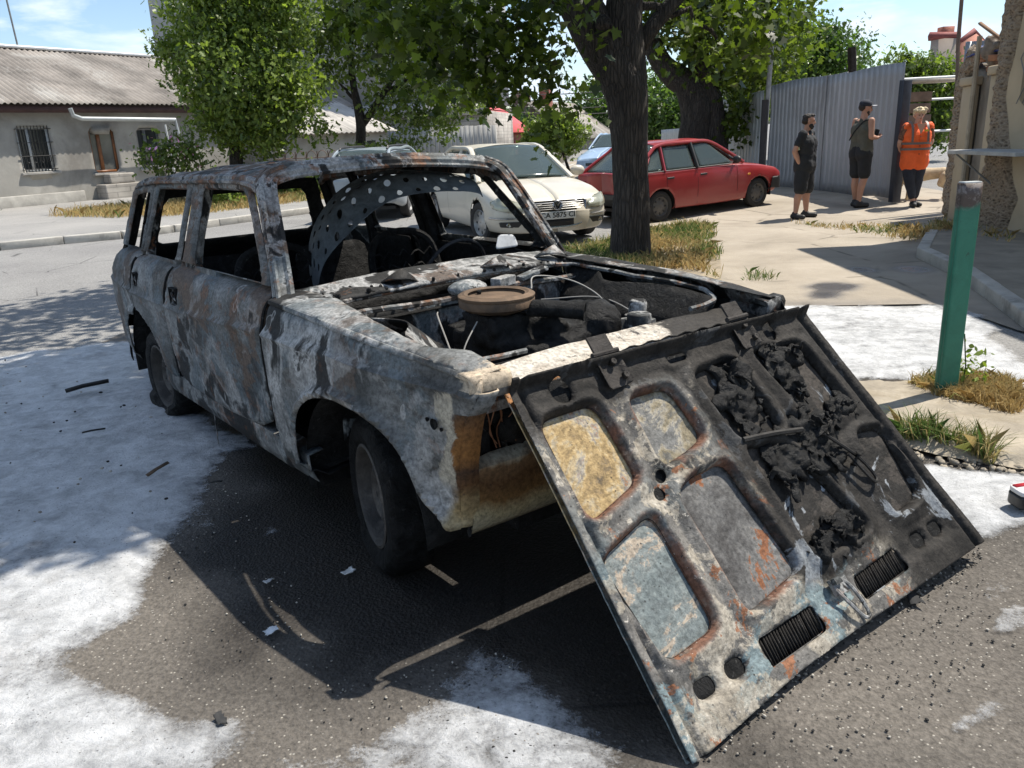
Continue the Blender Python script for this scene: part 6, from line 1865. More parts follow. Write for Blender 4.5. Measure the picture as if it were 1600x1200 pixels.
# near side is the car's right-hand side (y negative); wheels at y=-.70
red.location = (pf_[0] - math.sin(ra_) * .74, pf_[1] + math.cos(ra_) * .74, float(zg(pf_[0], pf_[1])))
red.scale = (rs_ * .985, 1., .925)
tilt = math.atan2(float(zg(*pf_[:2]) - zg(*pr_[:2])), rl)
red.rotation_euler = (0, -tilt, ra_)
M_RED = paint('dusty_red_paint', (.29, .010, .014), .30, (.24, .12, .09), .22)
K = [
 (-3.16, [(.60, .42), (.70, .44), (.74, .52), (.75, .66), (.74, .80), (.70, .87), (.4, .90), (0, .91)]),
 (-3.02, [(.66, .28), (.76, .32), (.79, .48), (.80, .66), (.79, .82), (.75, .89), (.4, .92), (0, .93)]),
 (-2.4, [(.68, .20), (.77, .24), (.81, .46), (.815, .66), (.80, .82), (.75, .89), (.4, .90), (0, .90)]),
 (-1.2, [(.68, .19), (.78, .22), (.815, .46), (.82, .66), (.80, .82), (.75, .89), (.4, .90), (0, .90)]),
 (-.45, [(.68, .19), (.78, .22), (.81, .46), (.815, .66), (.79, .80), (.73, .875), (.4, .90), (0, .905)]),
 (.1, [(.68, .22), (.77, .26), (.80, .46), (.80, .64), (.77, .76), (.70, .81), (.4, .835), (0, .84)]),
 (.52, [(.64, .24), (.74, .30), (.775, .46), (.775, .60), (.75, .69), (.68, .725), (.4, .745), (0, .75)]),
 (.64, [(.58, .40), (.68, .44), (.73, .50), (.735, .57), (.71, .63), (.64, .66), (.4, .68), (0, .685)])]
b, _ = loft_car(red, M_RED, K, [(0, .27, .33), (-2.46, .27, .33)])
b.build('body', M_RED, red, solid=.012, off=-1, auto=50)
rp4 = rpoly([(-1.12, -.53), (-1.12, .53), (-2.34, .54), (-2.34, -.54)], .10)
MB().sheet(rp4, lambda u, v, D: (u, v, 1.345 + .05 * (1 - (v / .6) ** 2) - .035 * (np.abs(v) / .54) ** 6 - .02 * ((u + 1.6) / 1.0) ** 4 * .5), .05).build('roof', M_RED, red, solid=.02, off=-1)
quad_pane(red, 'windscreen', [(-.42, -.68, .90), (-.42, .68, .90), (-1.12, .50, 1.345), (-1.12, -.50, 1.345)], M_GLASS, 10, (.05, 0, .02), .008, .05)
quad_pane(red, 'rear_window', [(-3.06, .62, .91), (-3.06, -.62, .91), (-2.36, -.50, 1.345), (-2.36, .50, 1.345)], M_GLASS, 10, (-.03, 0, .01), .008, .05)
for sg in (-1, 1):
    Yb, Yt = .765, .575
    quad_pane(red, 'front_window', [(-.66, sg * Yb, .90), (-1.52, sg * (Yb + .01), .895), (-1.52, sg * Yt, 1.315), (-1.17, sg * Yt, 1.315)], M_GLASS, 10, (0, 0, 0), .006, .05)
    quad_pane(red, 'rear_door_window', [(-1.63, sg * (Yb + .01), .895), (-2.32, sg * Yb, .905), (-2.25, sg * Yt, 1.305), (-1.63, sg * Yt, 1.315)], M_GLASS, 10, (0, 0, 0), .006, .05)
    quad_pane(red, 'quarter_window', [(-2.40, sg * Yb, .905), (-2.76, sg * (Yb - .01), .91), (-2.48, sg * Yt, 1.22), (-2.33, sg * Yt, 1.295)], M_GLASS, 8, (0, 0, 0), .006, .12)
    b = MB()
    b.tube(cr_spline([(-.36, sg * .735, .895), (-.72, sg * .66, 1.12), (-1.10, sg * .565, 1.325), (-1.6, sg * .58, 1.352), (-2.30, sg * .57, 1.342), (-2.58, sg * .61, 1.2), (-3.06, sg * .72, .90)], 6), .036, 8, flat=.9)
    b.tube([(-2.36, sg * .78, .89), (-2.29, sg * .57, 1.325)], .03, 6)
    b.grid(np.array([[(-2.78, sg * .762, .90), (-3.04, sg * .74, .90)], [(-2.49, sg * .59, 1.25), (-2.58, sg * .60, 1.20)]]))
    b.build('cabin_pillar', M_RED, red)
    MB().tube([(-1.575, sg * .785, .89), (-1.575, sg * .585, 1.33)], .042, 6, flat=.7).build('door_pillar', M_TRIM, red)
    MB().tube([(-.6, sg * .785, .893), (-2.8, sg * .785, .90)], .008, 5).build('window_trim', M_TRIM, red)
    for x in (-1.44, -2.24):
        MB().box((x, sg * .806, .765), (.17, .022, .038)).build('door_handle', M_TRIM, red, bevel=.008)
    def sidey(v): return np.interp(v, [.22, .46, .66, .82, .89], [.782, .816, .821, .801, .751])
    for x0, x1, zlo in ((-.58, -.585, .24), (-1.585, -1.59, .24), (-2.33, -2.335, .62)):
        MB().sheet([(x0, zlo), (x1 - .004, zlo), (x1 - .004, .89), (x0, .89)], lambda u, v, D: (u, sg * (sidey(v) + .002), v), .0045).build('door_seam', plain('seam_dark', (.05, .006, .008), .6) if 'seam_dark' not in bpy.data.materials else bpy.data.materials['seam_dark'], red)
    MB().box((-.28, sg * .808, .66), (.07, .02, .035)).build('side_indicator', plain('amber_lens', (.75, .30, .03), .3), red, bevel=.006)
    MB().ell((-.70, sg * .90, .97), (.06, .09, .07), 12, 8).tube([(-.64, sg * .78, .91), (-.68, sg * .86, .95)], .025, 6).build('door_mirror', M_TRIM, red)
    for ax in (0, -2.46):
        car_wheel(red, ax, .70, .278, .165, sg, plain('grey_steel_rim', (.10, .095, .09), .6, .3) if 'grey_steel_rim' not in bpy.data.materials else bpy.data.materials['grey_steel_rim'])
        a = np.linspace(-.2, PI + .2, 16)
        MB().grid(np.array([[(ax + .335 * math.cos(t), sg * y, .27 + .335 * math.sin(t)) for t in a] for y in (.45, .6, .795)])).build('wheel_housing', M_TRIM, red)
    MB().box((.60, sg * .56, .585), (.05, .26, .11)).build('headlamp', plain('lamp_lens', (.5, .5, .48), .15), red, bevel=.01)
    MB().box((-3.14, sg * .60, .68), (.05, .22, .16)).build('tail_lamp', plain('red_lens', (.25, .02, .02), .25), red, bevel=.01)
def bump_(xe, sgn):
    P = []
    for y in np.linspace(-.80, .80, 21):
        x = xe - sgn * .20 * (abs(y) / .80) ** 5 
        P.append([(x - sgn * .26 * (abs(y) > .79), y, .32), (x + sgn * .05, y, .36), (x + sgn * .09, y, .46), (x + sgn * .06, y, .53), (x - sgn * .03, y, .55)])
    return np.array(P)
fbm_ = MB().grid(bump_(.62, 1))
for sg in (-1, 1):
    fbm_.sheet([(.32, .34), (.62, .32), (.68, .38), (.70, .48), (.64, .55), (.36, .545)], lambda u, v, D: (u, sg * (.808 - .20 * np.clip((u - .5) / .2, 0, 1) ** 2.5), v), .02)
fbm_.build('front_bumper', plain('black_bumper', (.028, .028, .028), .55, 0, .3, 6.), red, solid=.012)
rbm = MB().grid(bump_(-3.14, -1))
for sg in (-1, 1):
    rbm.sheet([(-2.86, .33), (-3.14, .33), (-3.2, .40), (-3.2, .50), (-3.14, .55), (-2.86, .55)], lambda u, v, D: (u, sg * (.808 - .20 * np.clip((-u - 3.02) / .2, 0, 1) ** 2.5), v), .02)
rbm.build('rear_bumper', bpy.data.materials['black_bumper'], red, solid=.012)
MB().box((-1.25, 0, .22), (3.4, 1.2, .06)).build('underside', M_TRIM, red)
MB().box((-1.35, .34, .72), (.5, .48, .4)).box((-1.35, -.34, .72), (.5, .48, .4)).box((-1.62, .34, .98), (.13, .42, .5)).box((-1.62, -.34, .98), (.13, .42, .5)).box((-1.66, .34, 1.26), (.08, .22, .14)).box((-1.66, -.34, 1.26), (.08, .22, .14)).box((-.62, 0, .85), (.3, 1.25, .1)).box((-2.3, 0, .72), (.5, 1.2, .35)).box((-2.52, 0, .9), (.14, 1.15, .4)).build('cabin_seats', M_CABIN, red, bevel=.05)

# ---- two cars further down the street, of which little shows
def far_car(nm, label, loc, rz, L, Wd, H, mat, cab, rail=False):
    o = thing(nm, label, 'car', loc, rz)
    h = Wd / 2
    K = [(-L / 2, [(h * .75, .35), (h * .86, .4), (h * .9, .55), (h * .9, .70), (h * .86, .82), (h * .5, .92), (0, .94)]),
         (-L * .42, [(h * .9, .24), (h * .97, .3), (h, .5), (h * .99, .7), (h * .96, .88), (h * .6, .96), (0, .98)]),
         (L * .12, [(h * .9, .22), (h * .97, .28), (h, .5), (h * .99, .7), (h * .95, .88), (h * .6, .97), (0, .99)]),
         (L * .40, [(h * .88, .24), (h * .95, .3), (h * .97, .48), (h * .95, .62), (h * .88, .74), (h * .5, .82), (0, .83)]),
         (L / 2, [(h * .7, .30), (h * .8, .34), (h * .84, .44), (h * .82, .54), (h * .76, .62), (h * .45, .67), (0, .68)])]
    b, _ = loft_car(o, mat, K, [(L * .30, .31, .34), (-L * .30, .31, .34)], 90)
    b.build('body', mat, o, solid=.012, off=-1, auto=50)
    x0, x1, x2, x3 = cab
    MB().sheet(rpoly([(x1, -h * .68), (x1, h * .68), (x2, h * .68), (x2, -h * .68)], .12), lambda u, v, D: (u, v, H - .06 * (v / h / .64) ** 2 - .03 * np.abs((u - (x1 + x2) / 2) / (x1 - x2) * 2) ** 3), .06).build('roof', mat, o, solid=.03, off=-1)
    quad_pane(o, 'windscreen', [(x0, -h * .82, .95), (x0, h * .82, .95), (x1, h * .6, H - .05), (x1, -h * .6, H - .05)], M_GLASS, 10, (.06, 0, .02), .008, .05)
    quad_pane(o, 'rear_window', [(x3, h * .80, .95), (x3, -h * .80, .95), (x2, -h * .6, H - .06), (x2, h * .6, H - .06)], M_GLASS, 10, (-.04, 0, .02), .008, .05)
    for sg in (-1, 1):
        quad_pane(o, 'side_window', [(x0 - .25, sg * h * .93, .92), (x3 + .2, sg * h * .93, .92), (x2 - .02, sg * h * .68, H - .10), (x1 + .02, sg * h * .68, H - .10)], M_GLASS, 12, (0, 0, 0), .006, .03)
        MB().tube(cr_spline([(x0 + .02, sg * h * .86, .93), (x1, sg * h * .655, H - .05), ((x1 + x2) / 2, sg * h * .67, H - .04), (x2, sg * h * .655, H - .07), (x3, sg * h * .84, .93)], 6), .032, 7).build('cabin_pillar', mat, o)
        for x in (L * .30, -L * .30):
            car_wheel(o, x, h - .12, .31, .2, sg, M_STEEL)
        MB().ell((L / 2 - .22, sg * h * .66, .63), (.16, .16, .07), 12, 8).build('headlamp', bpy.data.materials['lamp_lens'], o)
        if rail:
            MB().tube(cr_spline([(x1 + .0, sg * h * .60, H - .02), (x1 - .2, sg * h * .60, H + .015), (x2 + .3, sg * h * .60, H + .015), (x2 + .05, sg * h * .60, H - .03)], 5), .022, 6).build('roof_rail', M_TRIM, o)
    MB().box((L / 2 - .05, 0, .50), (.10, Wd * .5, .14)).build('grille', M_TRIM, o, bevel=.02)
    MB().box((0, 0, .22), (L * .8, Wd * .7, .06)).build('underside', M_TRIM, o)
    return o
bc = G(926, 276)
far_car('blue_car', 'pale blue saloon half hidden behind the big tree trunk, down the street', (bc[0] + .9, bc[1] + 1.4, 0), math.atan2(-.93, -.36), 4.4, 1.72, 1.42, paint('pale_blue_paint', (.30, .42, .58), .3), (.55, -.15, -1.35, -1.9))
sv = AT(652, 300, 15.6)
far_car('silver_estate', 'silver estate car with black roof rails behind the burnt car roof', (-2.55, 18.4, 0), math.atan2(.97, .12), 4.3, 1.62, 1.39, paint('silver_blue_paint', (.26, .30, .33), .28, dm=.1), (.75, .1, -1.75, -2.15), True)
# ------------------------------------------------------------------ trees, shrubs, grass
def leaf_mat(name, c0, c1, trans=.45):
    t = NT(name)
    r = t.attr('mask')
    k = t.ramp(r, [(0., c0), (.55, c1), (1., tuple(np.minimum(np.array(c1) * 1.7, 1)))])
    d = t.bsdf(k, .40, 0., None, .45)
    tl = t.n('BsdfTranslucent'); t.put(tl.inputs[0], t.mix(1., k, (1.35, 1.5, .55), 'MULTIPLY'))
    x = t.n('MixShader'); x.inputs[0].default_value = trans
    t.put(x.inputs[1], d); t.put(x.inputs[2], tl.outputs[0])
    return t.done(x.outputs[0])
MAPLE = np.array([(0, -.5), (.10, -.28), (.42, -.34), (.34, -.08), (.52, .10), (.26, .16), (.20, .30), (0, .56), (-.20, .30), (-.26, .16), (-.52, .10), (-.34, -.08), (-.42, -.34), (-.10, -.28)])
OVAL = np.array([(0, -.5), (.22, -.15), (.24, .12), (0, .55), (-.24, .12), (-.22, -.15)])
SPRIG = np.array([(0, -.5), (.35, -.30), (.12, -.18), (.42, .06), (.14, .06), (.30, .40), (0, .62), (-.30, .40), (-.14, .06), (-.42, .06), (-.12, -.18), (-.35, -.30)])

def foliage(clumps, n, size, shape, seed, droop=.35, shell=.55):
    """leaf polygons scattered through a set of clumps (centre, radius)"""
    g = np.random.default_rng(seed)
    C = np.array([c[:3] for c in clumps]); R = np.array([c[3] for c in clumps])
    wgt = R ** 2.2; wgt = wgt / wgt.sum()
    which = g.choice(len(C), n, p=wgt)
    u = g.normal(size=(n, 3)); u /= np.linalg.norm(u, axis=1)[:, None]
    rad = R[which] * (shell + (1 - shell) * g.random(n)) ** .6 * (1 + .18 * g.normal(size=n))
    # twigs: leaves gather in small sprays
    ns = max(8, n // 9)
    P = C[which] + u * rad[:, None] * np.array([1, 1, .8])
    sp_c = P[g.integers(0, n, ns)]
    k = g.integers(0, ns, n)
    P = np.where((g.random(n) < .65)[:, None], sp_c[k] + g.normal(size=(n, 3)) * size * 1.3, P)
    nr = u * .6 + g.normal(size=(n, 3)) * .7 + np.array([0, 0, .45])
    nr /= np.linalg.norm(nr, axis=1)[:, None]
    up = g.normal(size=(n, 3)) * .6 + np.array([0, 0, -droop * 2])
    up -= nr * (up * nr).sum(1)[:, None]; up /= np.linalg.norm(up, axis=1)[:, None] + 1e-9
    sd_ = np.cross(nr, up)
    s = size * (.45 + 1.0 * g.random(n) ** 1.4)
    m = len(shape)
    V = P[:, None, :] + s[:, None, None] * (shape[None, :, :1] * sd_[:, None, :] + shape[None, :, 1:] * up[:, None, :] - .22 * np.abs(shape[None, :, :1]) * nr[:, None, :])
    a = np.clip(.35 + .25 * g.normal(size=n) + .35 * (fbm(P[:, 0] * .8, P[:, 1] * .8, P[:, 2] * .8, 2) - .5), 0, 1)
    return V.reshape(-1, 3), np.arange(n * m).reshape(n, m), np.repeat(a, m)

def limb_path(p, q, bend=.15, n=7, seed=0):
    g = np.random.default_rng(seed)
    p, q = np.asarray(p, float), np.asarray(q, float)
    t = np.linspace(0, 1, n)[:, None]
    L = np.linalg.norm(q - p)
    off = g.normal(size=(n, 3)) * L * bend * .35 * np.sin(PI * t)
    return p + (q - p) * t + off + np.array([0, 0, L * bend * .5]) * np.sin(PI * t)

def bark(name, c0, c1, sc=1.):
    t = NT(name)
    v = t.vec((1, 1, .22))
    n = t.noise(11 * sc, 8, .7, .7, v)
    w = t.voro(26 * sc, t.vec((1, 1, .16), src=None), 'DISTANCE_TO_EDGE')
    k = t.ramp(n, [(.3, c0), (.55, c1), (.8, tuple(np.array(c1) * 1.6))])
    k = t.mix(t.math('MULTIPLY', t.ramp(w, [(0, 1.), (.14, 0.)]), .55), k, tuple(np.array(c0) * .5))
    h = t.math('ADD', n, t.math('MULTIPLY', t.ramp(w, [(0, 0.), (.2, 1.)]), .6))
    return t.done(t.bsdf(k, .95, 0., t.bump(h, 1., .05)))
M_BARK = bark('dark_bark', (.024, .020, .017), (.068, .056, .046))
M_BARK2 = bark('grey_bark', (.03, .026, .022), (.085, .073, .06))

def tree(name, label, base, trunkpaths, limbs, clumps, n, size, shape, leafm, barkm, seed, group=None, shell=.55, droop=.35):
    o = thing(name, label, 'tree', tuple(base), group=group)
    B = np.asarray(base, float)
    b = MB()
    for P, R, k in trunkpaths:
        P = cr_spline([np.asarray(p) for p in P], 6); R = np.interp(np.linspace(0, 1, len(P)), np.linspace(0, 1, len(R)), R)
        v0 = len(b.v); b.tube(P - B, R, k)
        v = b.v[-1]
        ctr = np.repeat(P - B, k, 0)
        rad = v - ctr
        f = 1 + (fbm(v[:, 0] * 4 + seed, v[:, 1] * 4, v[:, 2] * 1.4, 4) - .5) * .45
        b.v[-1] = ctr + rad * f[:, None]
    for i, (p, q, r0, r1) in enumerate(limbs):
        P = limb_path(p, q, .15, 8, seed + i) - B
        b.tube(P, np.linspace(r0, r1, len(P)), 7)
    b.build('trunk', barkm, o, auto=0)
    V, F, a = foliage(clumps, n, size, shape, seed, droop, shell)
    MB().add(V - B, F, a).build('crown', leafm, o, smooth=False, attr=True)
    return o

L_MAIN = leaf_mat('maple_leaves', (.028, .046, .009), (.115, .155, .025), .5)
L_BRIGHT = leaf_mat('bright_leaves', (.06, .10, .020), (.20, .255, .06), .42)
L_MID = leaf_mat('street_leaves', (.05, .08, .018), (.155, .205, .05), .45)
L_FAR = leaf_mat('far_leaves', (.045, .085, .022), (.085, .14, .035), .4)
def px_cl(L): return [(*AT(px, py, Y), r) for px, py, Y, r in L]

# --- the big tree over the yard edge
tb0 = G(984, 412)
Yt = tb0[1] + .3
def T(px, py, dy=0.): return AT(px, py, Yt + dy)
g_ = np.random.default_rng(11)
main_cl = px_cl([(650, 15, 8.6, .5), (720, 30, 8.8, .65), (780, 70, 9, .55), (850, 50, 9.2, .6), (862, 140, 8.8, .38), (880, 185, 8.9, .24), (800, 130, 9, .34), (740, 95, 9.2, .46), (690, 70, 9.3, .42), (830, 100, 9.0, .42), (845, 205, 8.9, .16), (1075, 15, 10.6, .5), (1125, 45, 10.4, .5), (1170, 25, 10, .5), (1085, 75, 10.5, .3), (1205, 60, 10.4, .32), (1215, 15, 10.4, .35), (1040, 165, 10.2, .12), (845, 0, 8.6, .4), (600, 50, 9, .42), (660, 105, 9.2, .36), (710, 145, 9.3, .32), (765, 140, 9.2, .32), (560, 30, 9, .35), (800, 20, 9, .5), (600, 5, 8.4, .4), (1140, 100, 10, .25)])
for k in range(46):
    u = g_.normal(size=3); u /= np.linalg.norm(u)
    c = np.array([.9, 9.2, 6.0]) + u * np.array([3.2, 2.6, 2.3]) * g_.random() ** .4
    if c[2] > 3.9: main_cl.append((*c, g_.uniform(.6, .95)))
# boughs reaching over the road to the left
for c in ((-.6, 5.6, 6.2, .8), (-1.3, 6.4, 6.0, .9), (-2.2, 7.0, 6.2, .9), (-.2, 5.3, 6.9, .7), (.3, 6.4, 6.6, .8), (-1.4, 5.2, 7.2, .8), (-2.4, 6.0, 7.0, .9), (-2.9, 7.6, 6.4, .8), (-1.6, 8.4, 5.4, .8), (-2.4, 8.2, 5.0, .7), (-.9, 4.9, 6.6, .6), (-.3, 4.75, 6.7, .6)):
    main_cl.append(c)
bough_cl = []
for px, py in ((30, 640), (110, 640), (190, 650), (40, 720), (130, 730), (215, 745), (60, 800), (150, 805), (10, 600), (-60, 700), (-60, 800), (250, 690), (90, 580), (0, 690), (100, 690), (180, 600), (215, 800), (100, 770)):
    p_ = G(px, py); h_ = 6.3 + .5 * math.sin(px)
    bough_cl.append((p_[0] + .487 * h_, p_[1] + .241 * h_, h_, .40))
tree('maple_tree', 'thick dark-trunked maple beside the burnt car, its boughs hanging across the top', (tb0[0], tb0[1] + .2, 0),
     [([T(984, 425), T(984, 395), T(984, 300), T(984, 210), T(975, 130), T(925, 45), T(880, -40), T(840, -140)], [.40, .265, .215, .225, .26, .25, .23, .2], 18),
      ([T(985, 240), T(984, 150), T(978, 80), T(975, 10), T(985, -90), T(985, -200)], [.17, .21, .22, .20, .17, .13], 14)],
     [(T(955, 110), T(940, 30, -.4), .10, .07), (T(1000, 70), (3.2, 9.8, 4.2), .10, .04), (T(880, -30), (-1.6, 7.2, 5.6), .13, .05), (T(860, -80), (.0, 6.2, 6.2), .12, .04), (T(1000, -60), (2.6, 8.6, 6.4), .11, .04), (T(900, 10), T(760, 60, -.2), .06, .02), (T(850, -100), (-1.8, 9.2, 5.2), .1, .04), (T(1003, 10), T(1120, 60, .3), .05, .02), (T(760, 60, -.2), T(650, 20, -.8), .02, .01)],
     main_cl + bough_cl * 4, 36000, .115, MAPLE, L_MAIN, M_BARK, 21, shell=.35, droop=.5)

# --- the forked tree behind the red car
Y2_ = 20.2
def T2(px, py, dy=0.): return AT(px, py, Y2_ + dy)
b2 = T2(1092, 292)
tree('forked_tree', 'broad dark forked tree standing behind the red hatchback', (b2[0], b2[1], 0),
     [([T2(1082, 300), T2(1085, 220), T2(1090, 180), T2(1075, 135), T2(1035, 100), T2(1005, 40)], [.55, .40, .40, .34, .25, .2], 14), ([T2(1118, 300), T2(1112, 210), T2(1108, 160), T2(1090, 80), T2(1110, -20)], [.42, .34, .3, .26, .2], 12)],
     [(T2(1105, 150), T2(1160, 60), .16, .06), (T2(1040, 105), T2(1000, 60), .12, .05)],
     px_cl([(1150, 60, 20, 1.2), (1190, 100, 21, 1.0), (1130, 10, 20, 1.2), (1210, 40, 22, 1.2), (1150, 150, 20.5, .8), (1180, 140, 21, .6), (1060, 40, 20, 1.1), (1110, 90, 20, .8), (1150, 190, 20.2, .5), (1100, -60, 20, 1.8), (1180, -50, 20, 1.6), (1140, 200, 20.2, .5), (1040, -30, 20, 1.2)]),
     12000, .14, MAPLE, L_MAIN, M_BARK, 31, shell=.4)

# --- bright bushy tree before the low house
Y3 = 23.0
cl = px_cl([(365, 20, Y3, 1.3), (335, 60, Y3, .95), (410, 60, Y3, 1.2), (300, 30, Y3 + .5, .9), (440, 20, Y3, 1.0), (370, 110, Y3 - .6, 1.5), (315, 120, Y3, .9), (440, 120, Y3, .95), (280, 85, Y3 + .3, .55), (255, 80, Y3 + .3, .35), (345, 175, Y3 - .3, .85), (400, 190, Y3 - .4, 1.2), (450, 175, Y3, .75), (470, 150, Y3, .7), (360, 215, Y3, .6), (420, 215, Y3, .7), (305, 150, Y3, .4), (350, -30, Y3, 1.3), (420, -30, Y3, 1.2), (315, 195, Y3, .3), (262, 60, Y3 + .2, .3)])
b3 = AT(370, 285, Y3)
tree('bushy_tree', 'dense bright green tree standing before the right end of the low house', (b3[0], b3[1], .11),
     [([(b3[0], b3[1], 0), (b3[0] + .1, b3[1], 1.5), tuple(AT(372, 120, Y3))], [.22, .17, .10], 10)], [(tuple(AT(370, 200, Y3)), tuple(AT(430, 100, Y3)), .08, .03), (tuple(AT(370, 200, Y3)), tuple(AT(310, 110, Y3)), .08, .03), (tuple(AT(300, 110, Y3)), tuple(AT(232, 62, Y3)), .02, .008)],
     cl, 27000, .125, SPRIG, L_BRIGHT, M_BARK2, 41, shell=.3)

# --- looser dark street tree
Y4 = 25.5
cl = px_cl([(520, 60, Y4, 1.1), (580, 50, Y4, 1.0), (640, 60, Y4, 1.1), (500, 120, Y4, .7), (560, 110, Y4, .8), (630, 120, Y4, 1.0), (690, 110, Y4, .9), (600, 165, Y4, .7), (670, 165, Y4, .9), (720, 150, Y4, .8), (640, 200, Y4, .6), (690, 195, Y4, .55), (500, 190, Y4, .45), (520, 215, Y4, .3), (540, 10, Y4, 1.2), (620, 0, Y4, 1.2), (700, 40, Y4, 1.0), (740, 160, Y4, .5), (480, 60, Y4, .6), (700, -20, Y4, 1.2), (540, -50, Y4, 1.4), (640, -60, Y4, 1.4), (620, 225, Y4, .4), (655, 225, Y4, .4), (495, 215, Y4, .3)])
b4 = AT(566, 262, Y4)
tree('street_tree', 'slim forked street tree with loose foliage before the low shed', (b4[0], b4[1], .1),
     [([tuple(AT(566, 285, Y4)), tuple(AT(564, 230, Y4)), tuple(AT(563, 185, Y4)), tuple(AT(552, 130, Y4)), tuple(AT(545, 40, Y4)), tuple(AT(548, -60, Y4))], [.20, .155, .15, .10, .09, .06], 10), ([tuple(AT(563, 200, Y4)), tuple(AT(580, 175, Y4)), tuple(AT(600, 145, Y4)), tuple(AT(640, 80, Y4))], [.11, .11, .09, .05], 8)],
     [(tuple(AT(556, 160, Y4)), tuple(AT(530, 130, Y4)), .06, .03), (tuple(AT(600, 145, Y4)), tuple(AT(680, 120, Y4)), .06, .02), (tuple(AT(545, 60, Y4)), tuple(AT(610, 0, Y4)), .06, .02)],
     cl, 15000, .14, SPRIG, L_MID, M_BARK, 51, shell=.25)

# --- small trees along the street and behind the fences
def quick(name, label, cl, n, size, seed, leafm, tb=None, tr=.1, group=None):
    C = px_cl(cl)
    base = AT(*tb) if tb else np.array([np.mean([c[0] for c in C]), np.mean([c[1] for c in C]), 0])
    base = np.array([base[0], base[1], float(zg(base[0], base[1]))])
    top = np.mean([c[:3] for c in C], axis=0)
    tree(name, label, base, [([tuple(base), tuple((base * .5 + top * .5) + (.05, 0, 0)), tuple(top)], [tr, tr * .8, tr * .4], 8)], [(tuple(base * .4 + top * .6), c[:3], tr * .4, .02) for c in C[:5]], C, int(n * 2.2), size * .62, SPRIG, leafm, M_BARK2, seed, shell=.3)
quick('small_tree', 'small round bright green tree on a thin trunk by the panel fence', [(840, 205, 31, .6), (870, 200, 31, .7), (900, 210, 31, .55), (855, 225, 31, .5), (885, 225, 31, .5), (830, 218, 31, .4), (880, 190, 31, .4)], 2600, .2, 61, L_BRIGHT, (890, 262, 31), .06)
quick('distant_tree', 'dark tree behind the red-roofed house', [(795, 195, 60, 1.5), (820, 200, 62, 1.6), (780, 190, 62, 1.2)], 1200, .4, 62, L_FAR)
quick('distant_tree', 'feathery tree behind the chimneys at the end of the street', [(900, 190, 80, 2.2), (890, 180, 80, 1.2), (915, 195, 80, 1.5)], 1100, .5, 63, L_FAR)
quick('distant_tree', 'tall pale tree rising beside the left edge of the big tree trunk', [(935, 160, 75, 2.6), (945, 190, 75, 3.0), (930, 200, 75, 1.8), (950, 150, 75, 2.2)], 2000, .5, 64, L_FAR)
quick('garden_tree', 'sunlit garden tree seen between the two dark trunks', [(1030, 160, 40, 2.0), (1045, 200, 40, 1.8), (1020, 200, 40, 1.6), (1060, 180, 41, 1.6), (1015, 150, 41, 1.0), (1050, 225, 40, 1.2), (1025, 225, 40, 1.2)], 5200, .3, 65, L_FAR)
quick('yard_tree', 'tree behind the metal gate, left of the charred post', [(1240, 90, 32, 1.4), (1285, 75, 32, 1.3), (1320, 85, 33, 1.0), (1265, 110, 32, 1.2), (1300, 105, 32, 1.1), (1225, 40, 33, 1.0), (1215, 110, 31, 1.2), (1340, 92, 33, .4), (1290, 58, 32, .6)], 5200, .24, 66, L_FAR)
quick('yard_tree', 'tree in the yard behind the gate opening, above the orange-vested woman', [(1420, 122, 27, .9), (1455, 135, 27, .9), (1440, 140, 27, 1.1), (1470, 130, 27, .9), (1430, 170, 27, .9), (1460, 170, 27, .9), (1410, 100, 27, .5), (1440, 105, 27, .4), (1450, 200, 27, .8)], 4600, .22, 67, L_MID)
quick('dark_tree', 'dark-leaved tree behind the pale sheet fence', [(1160, 170, 30, 1.1), (1180, 130, 31, 1.5), (1210, 80, 31, 1.3), (1195, 110, 30, 1.2), (1225, 60, 30, 1.0), (1150, 120, 31, 1.2)], 4200, .24, 68, L_MID)

# --- flowering shrub by the house
C = px_cl([(245, 240, 21.5, .45), (270, 235, 21.5, .5), (290, 245, 21.5, .55), (225, 250, 21.5, .35), (300, 220, 22, .5), (260, 260, 21.5, .5), (310, 255, 21.5, .5)])
sb_ = np.array([np.mean([c[0] for c in C]), 21.6, .11])
shrub = thing('flowering_shrub', 'shrub with pink flowers beside the downpipe of the low house', 'shrub', tuple(sb_))
V, F, a = foliage([(c[0], c[1], c[2], c[3] * .8) for c in C], 1000, .12, SPRIG, 71)
MB().add(V - sb_, F, a).build('foliage', L_MID, shrub, smooth=False, attr=True)
V, F, a = foliage([(c[0], c[1] - .1, c[2], c[3] * 1.02) for c in C[:4]], 60, .10, OVAL, 72)
MB().add(V - sb_, F, a).build('flowers', plain('pink_petals', (.65, .30, .48), .7), shrub, smooth=False)
b = MB()
for c in C: b.tube(limb_path((sb_[0], sb_[1], .1), c[:3], .1, 5, 3) - sb_, .015, 4)
b.build('stems', M_BARK2, shrub)
def bush(label, cl, n, size, seed, m):
    C = px_cl(cl); b0 = np.array([np.mean([c[0] for c in C]), np.mean([c[1] for c in C]), .1])
    o = thing('bush', label, 'bush', tuple(b0))
    V, F, a = foliage(C, n, size, SPRIG, seed)
    MB().add(V - b0, F, a).build('foliage', m, o, smooth=False, attr=True)
    b = MB()
    for c in C: b.tube(limb_path((c[0], c[1], 0), c[:3], .1, 4, 2) - b0, .012, 4)
    b.build('stems', M_BARK2, o)
bush('low wild bush on the dry verge, seen through the front window of the burnt car', [(340, 300, 20, .30), (355, 310, 20, .25), (330, 315, 20, .2)], 500, .13, 81, L_BRIGHT)
bush('leafy bush on the far verge, seen through the windscreen opening', [(430, 285, 23, .5), (455, 290, 23, .4), (480, 285, 23, .4)], 900, .16, 82, L_BRIGHT)
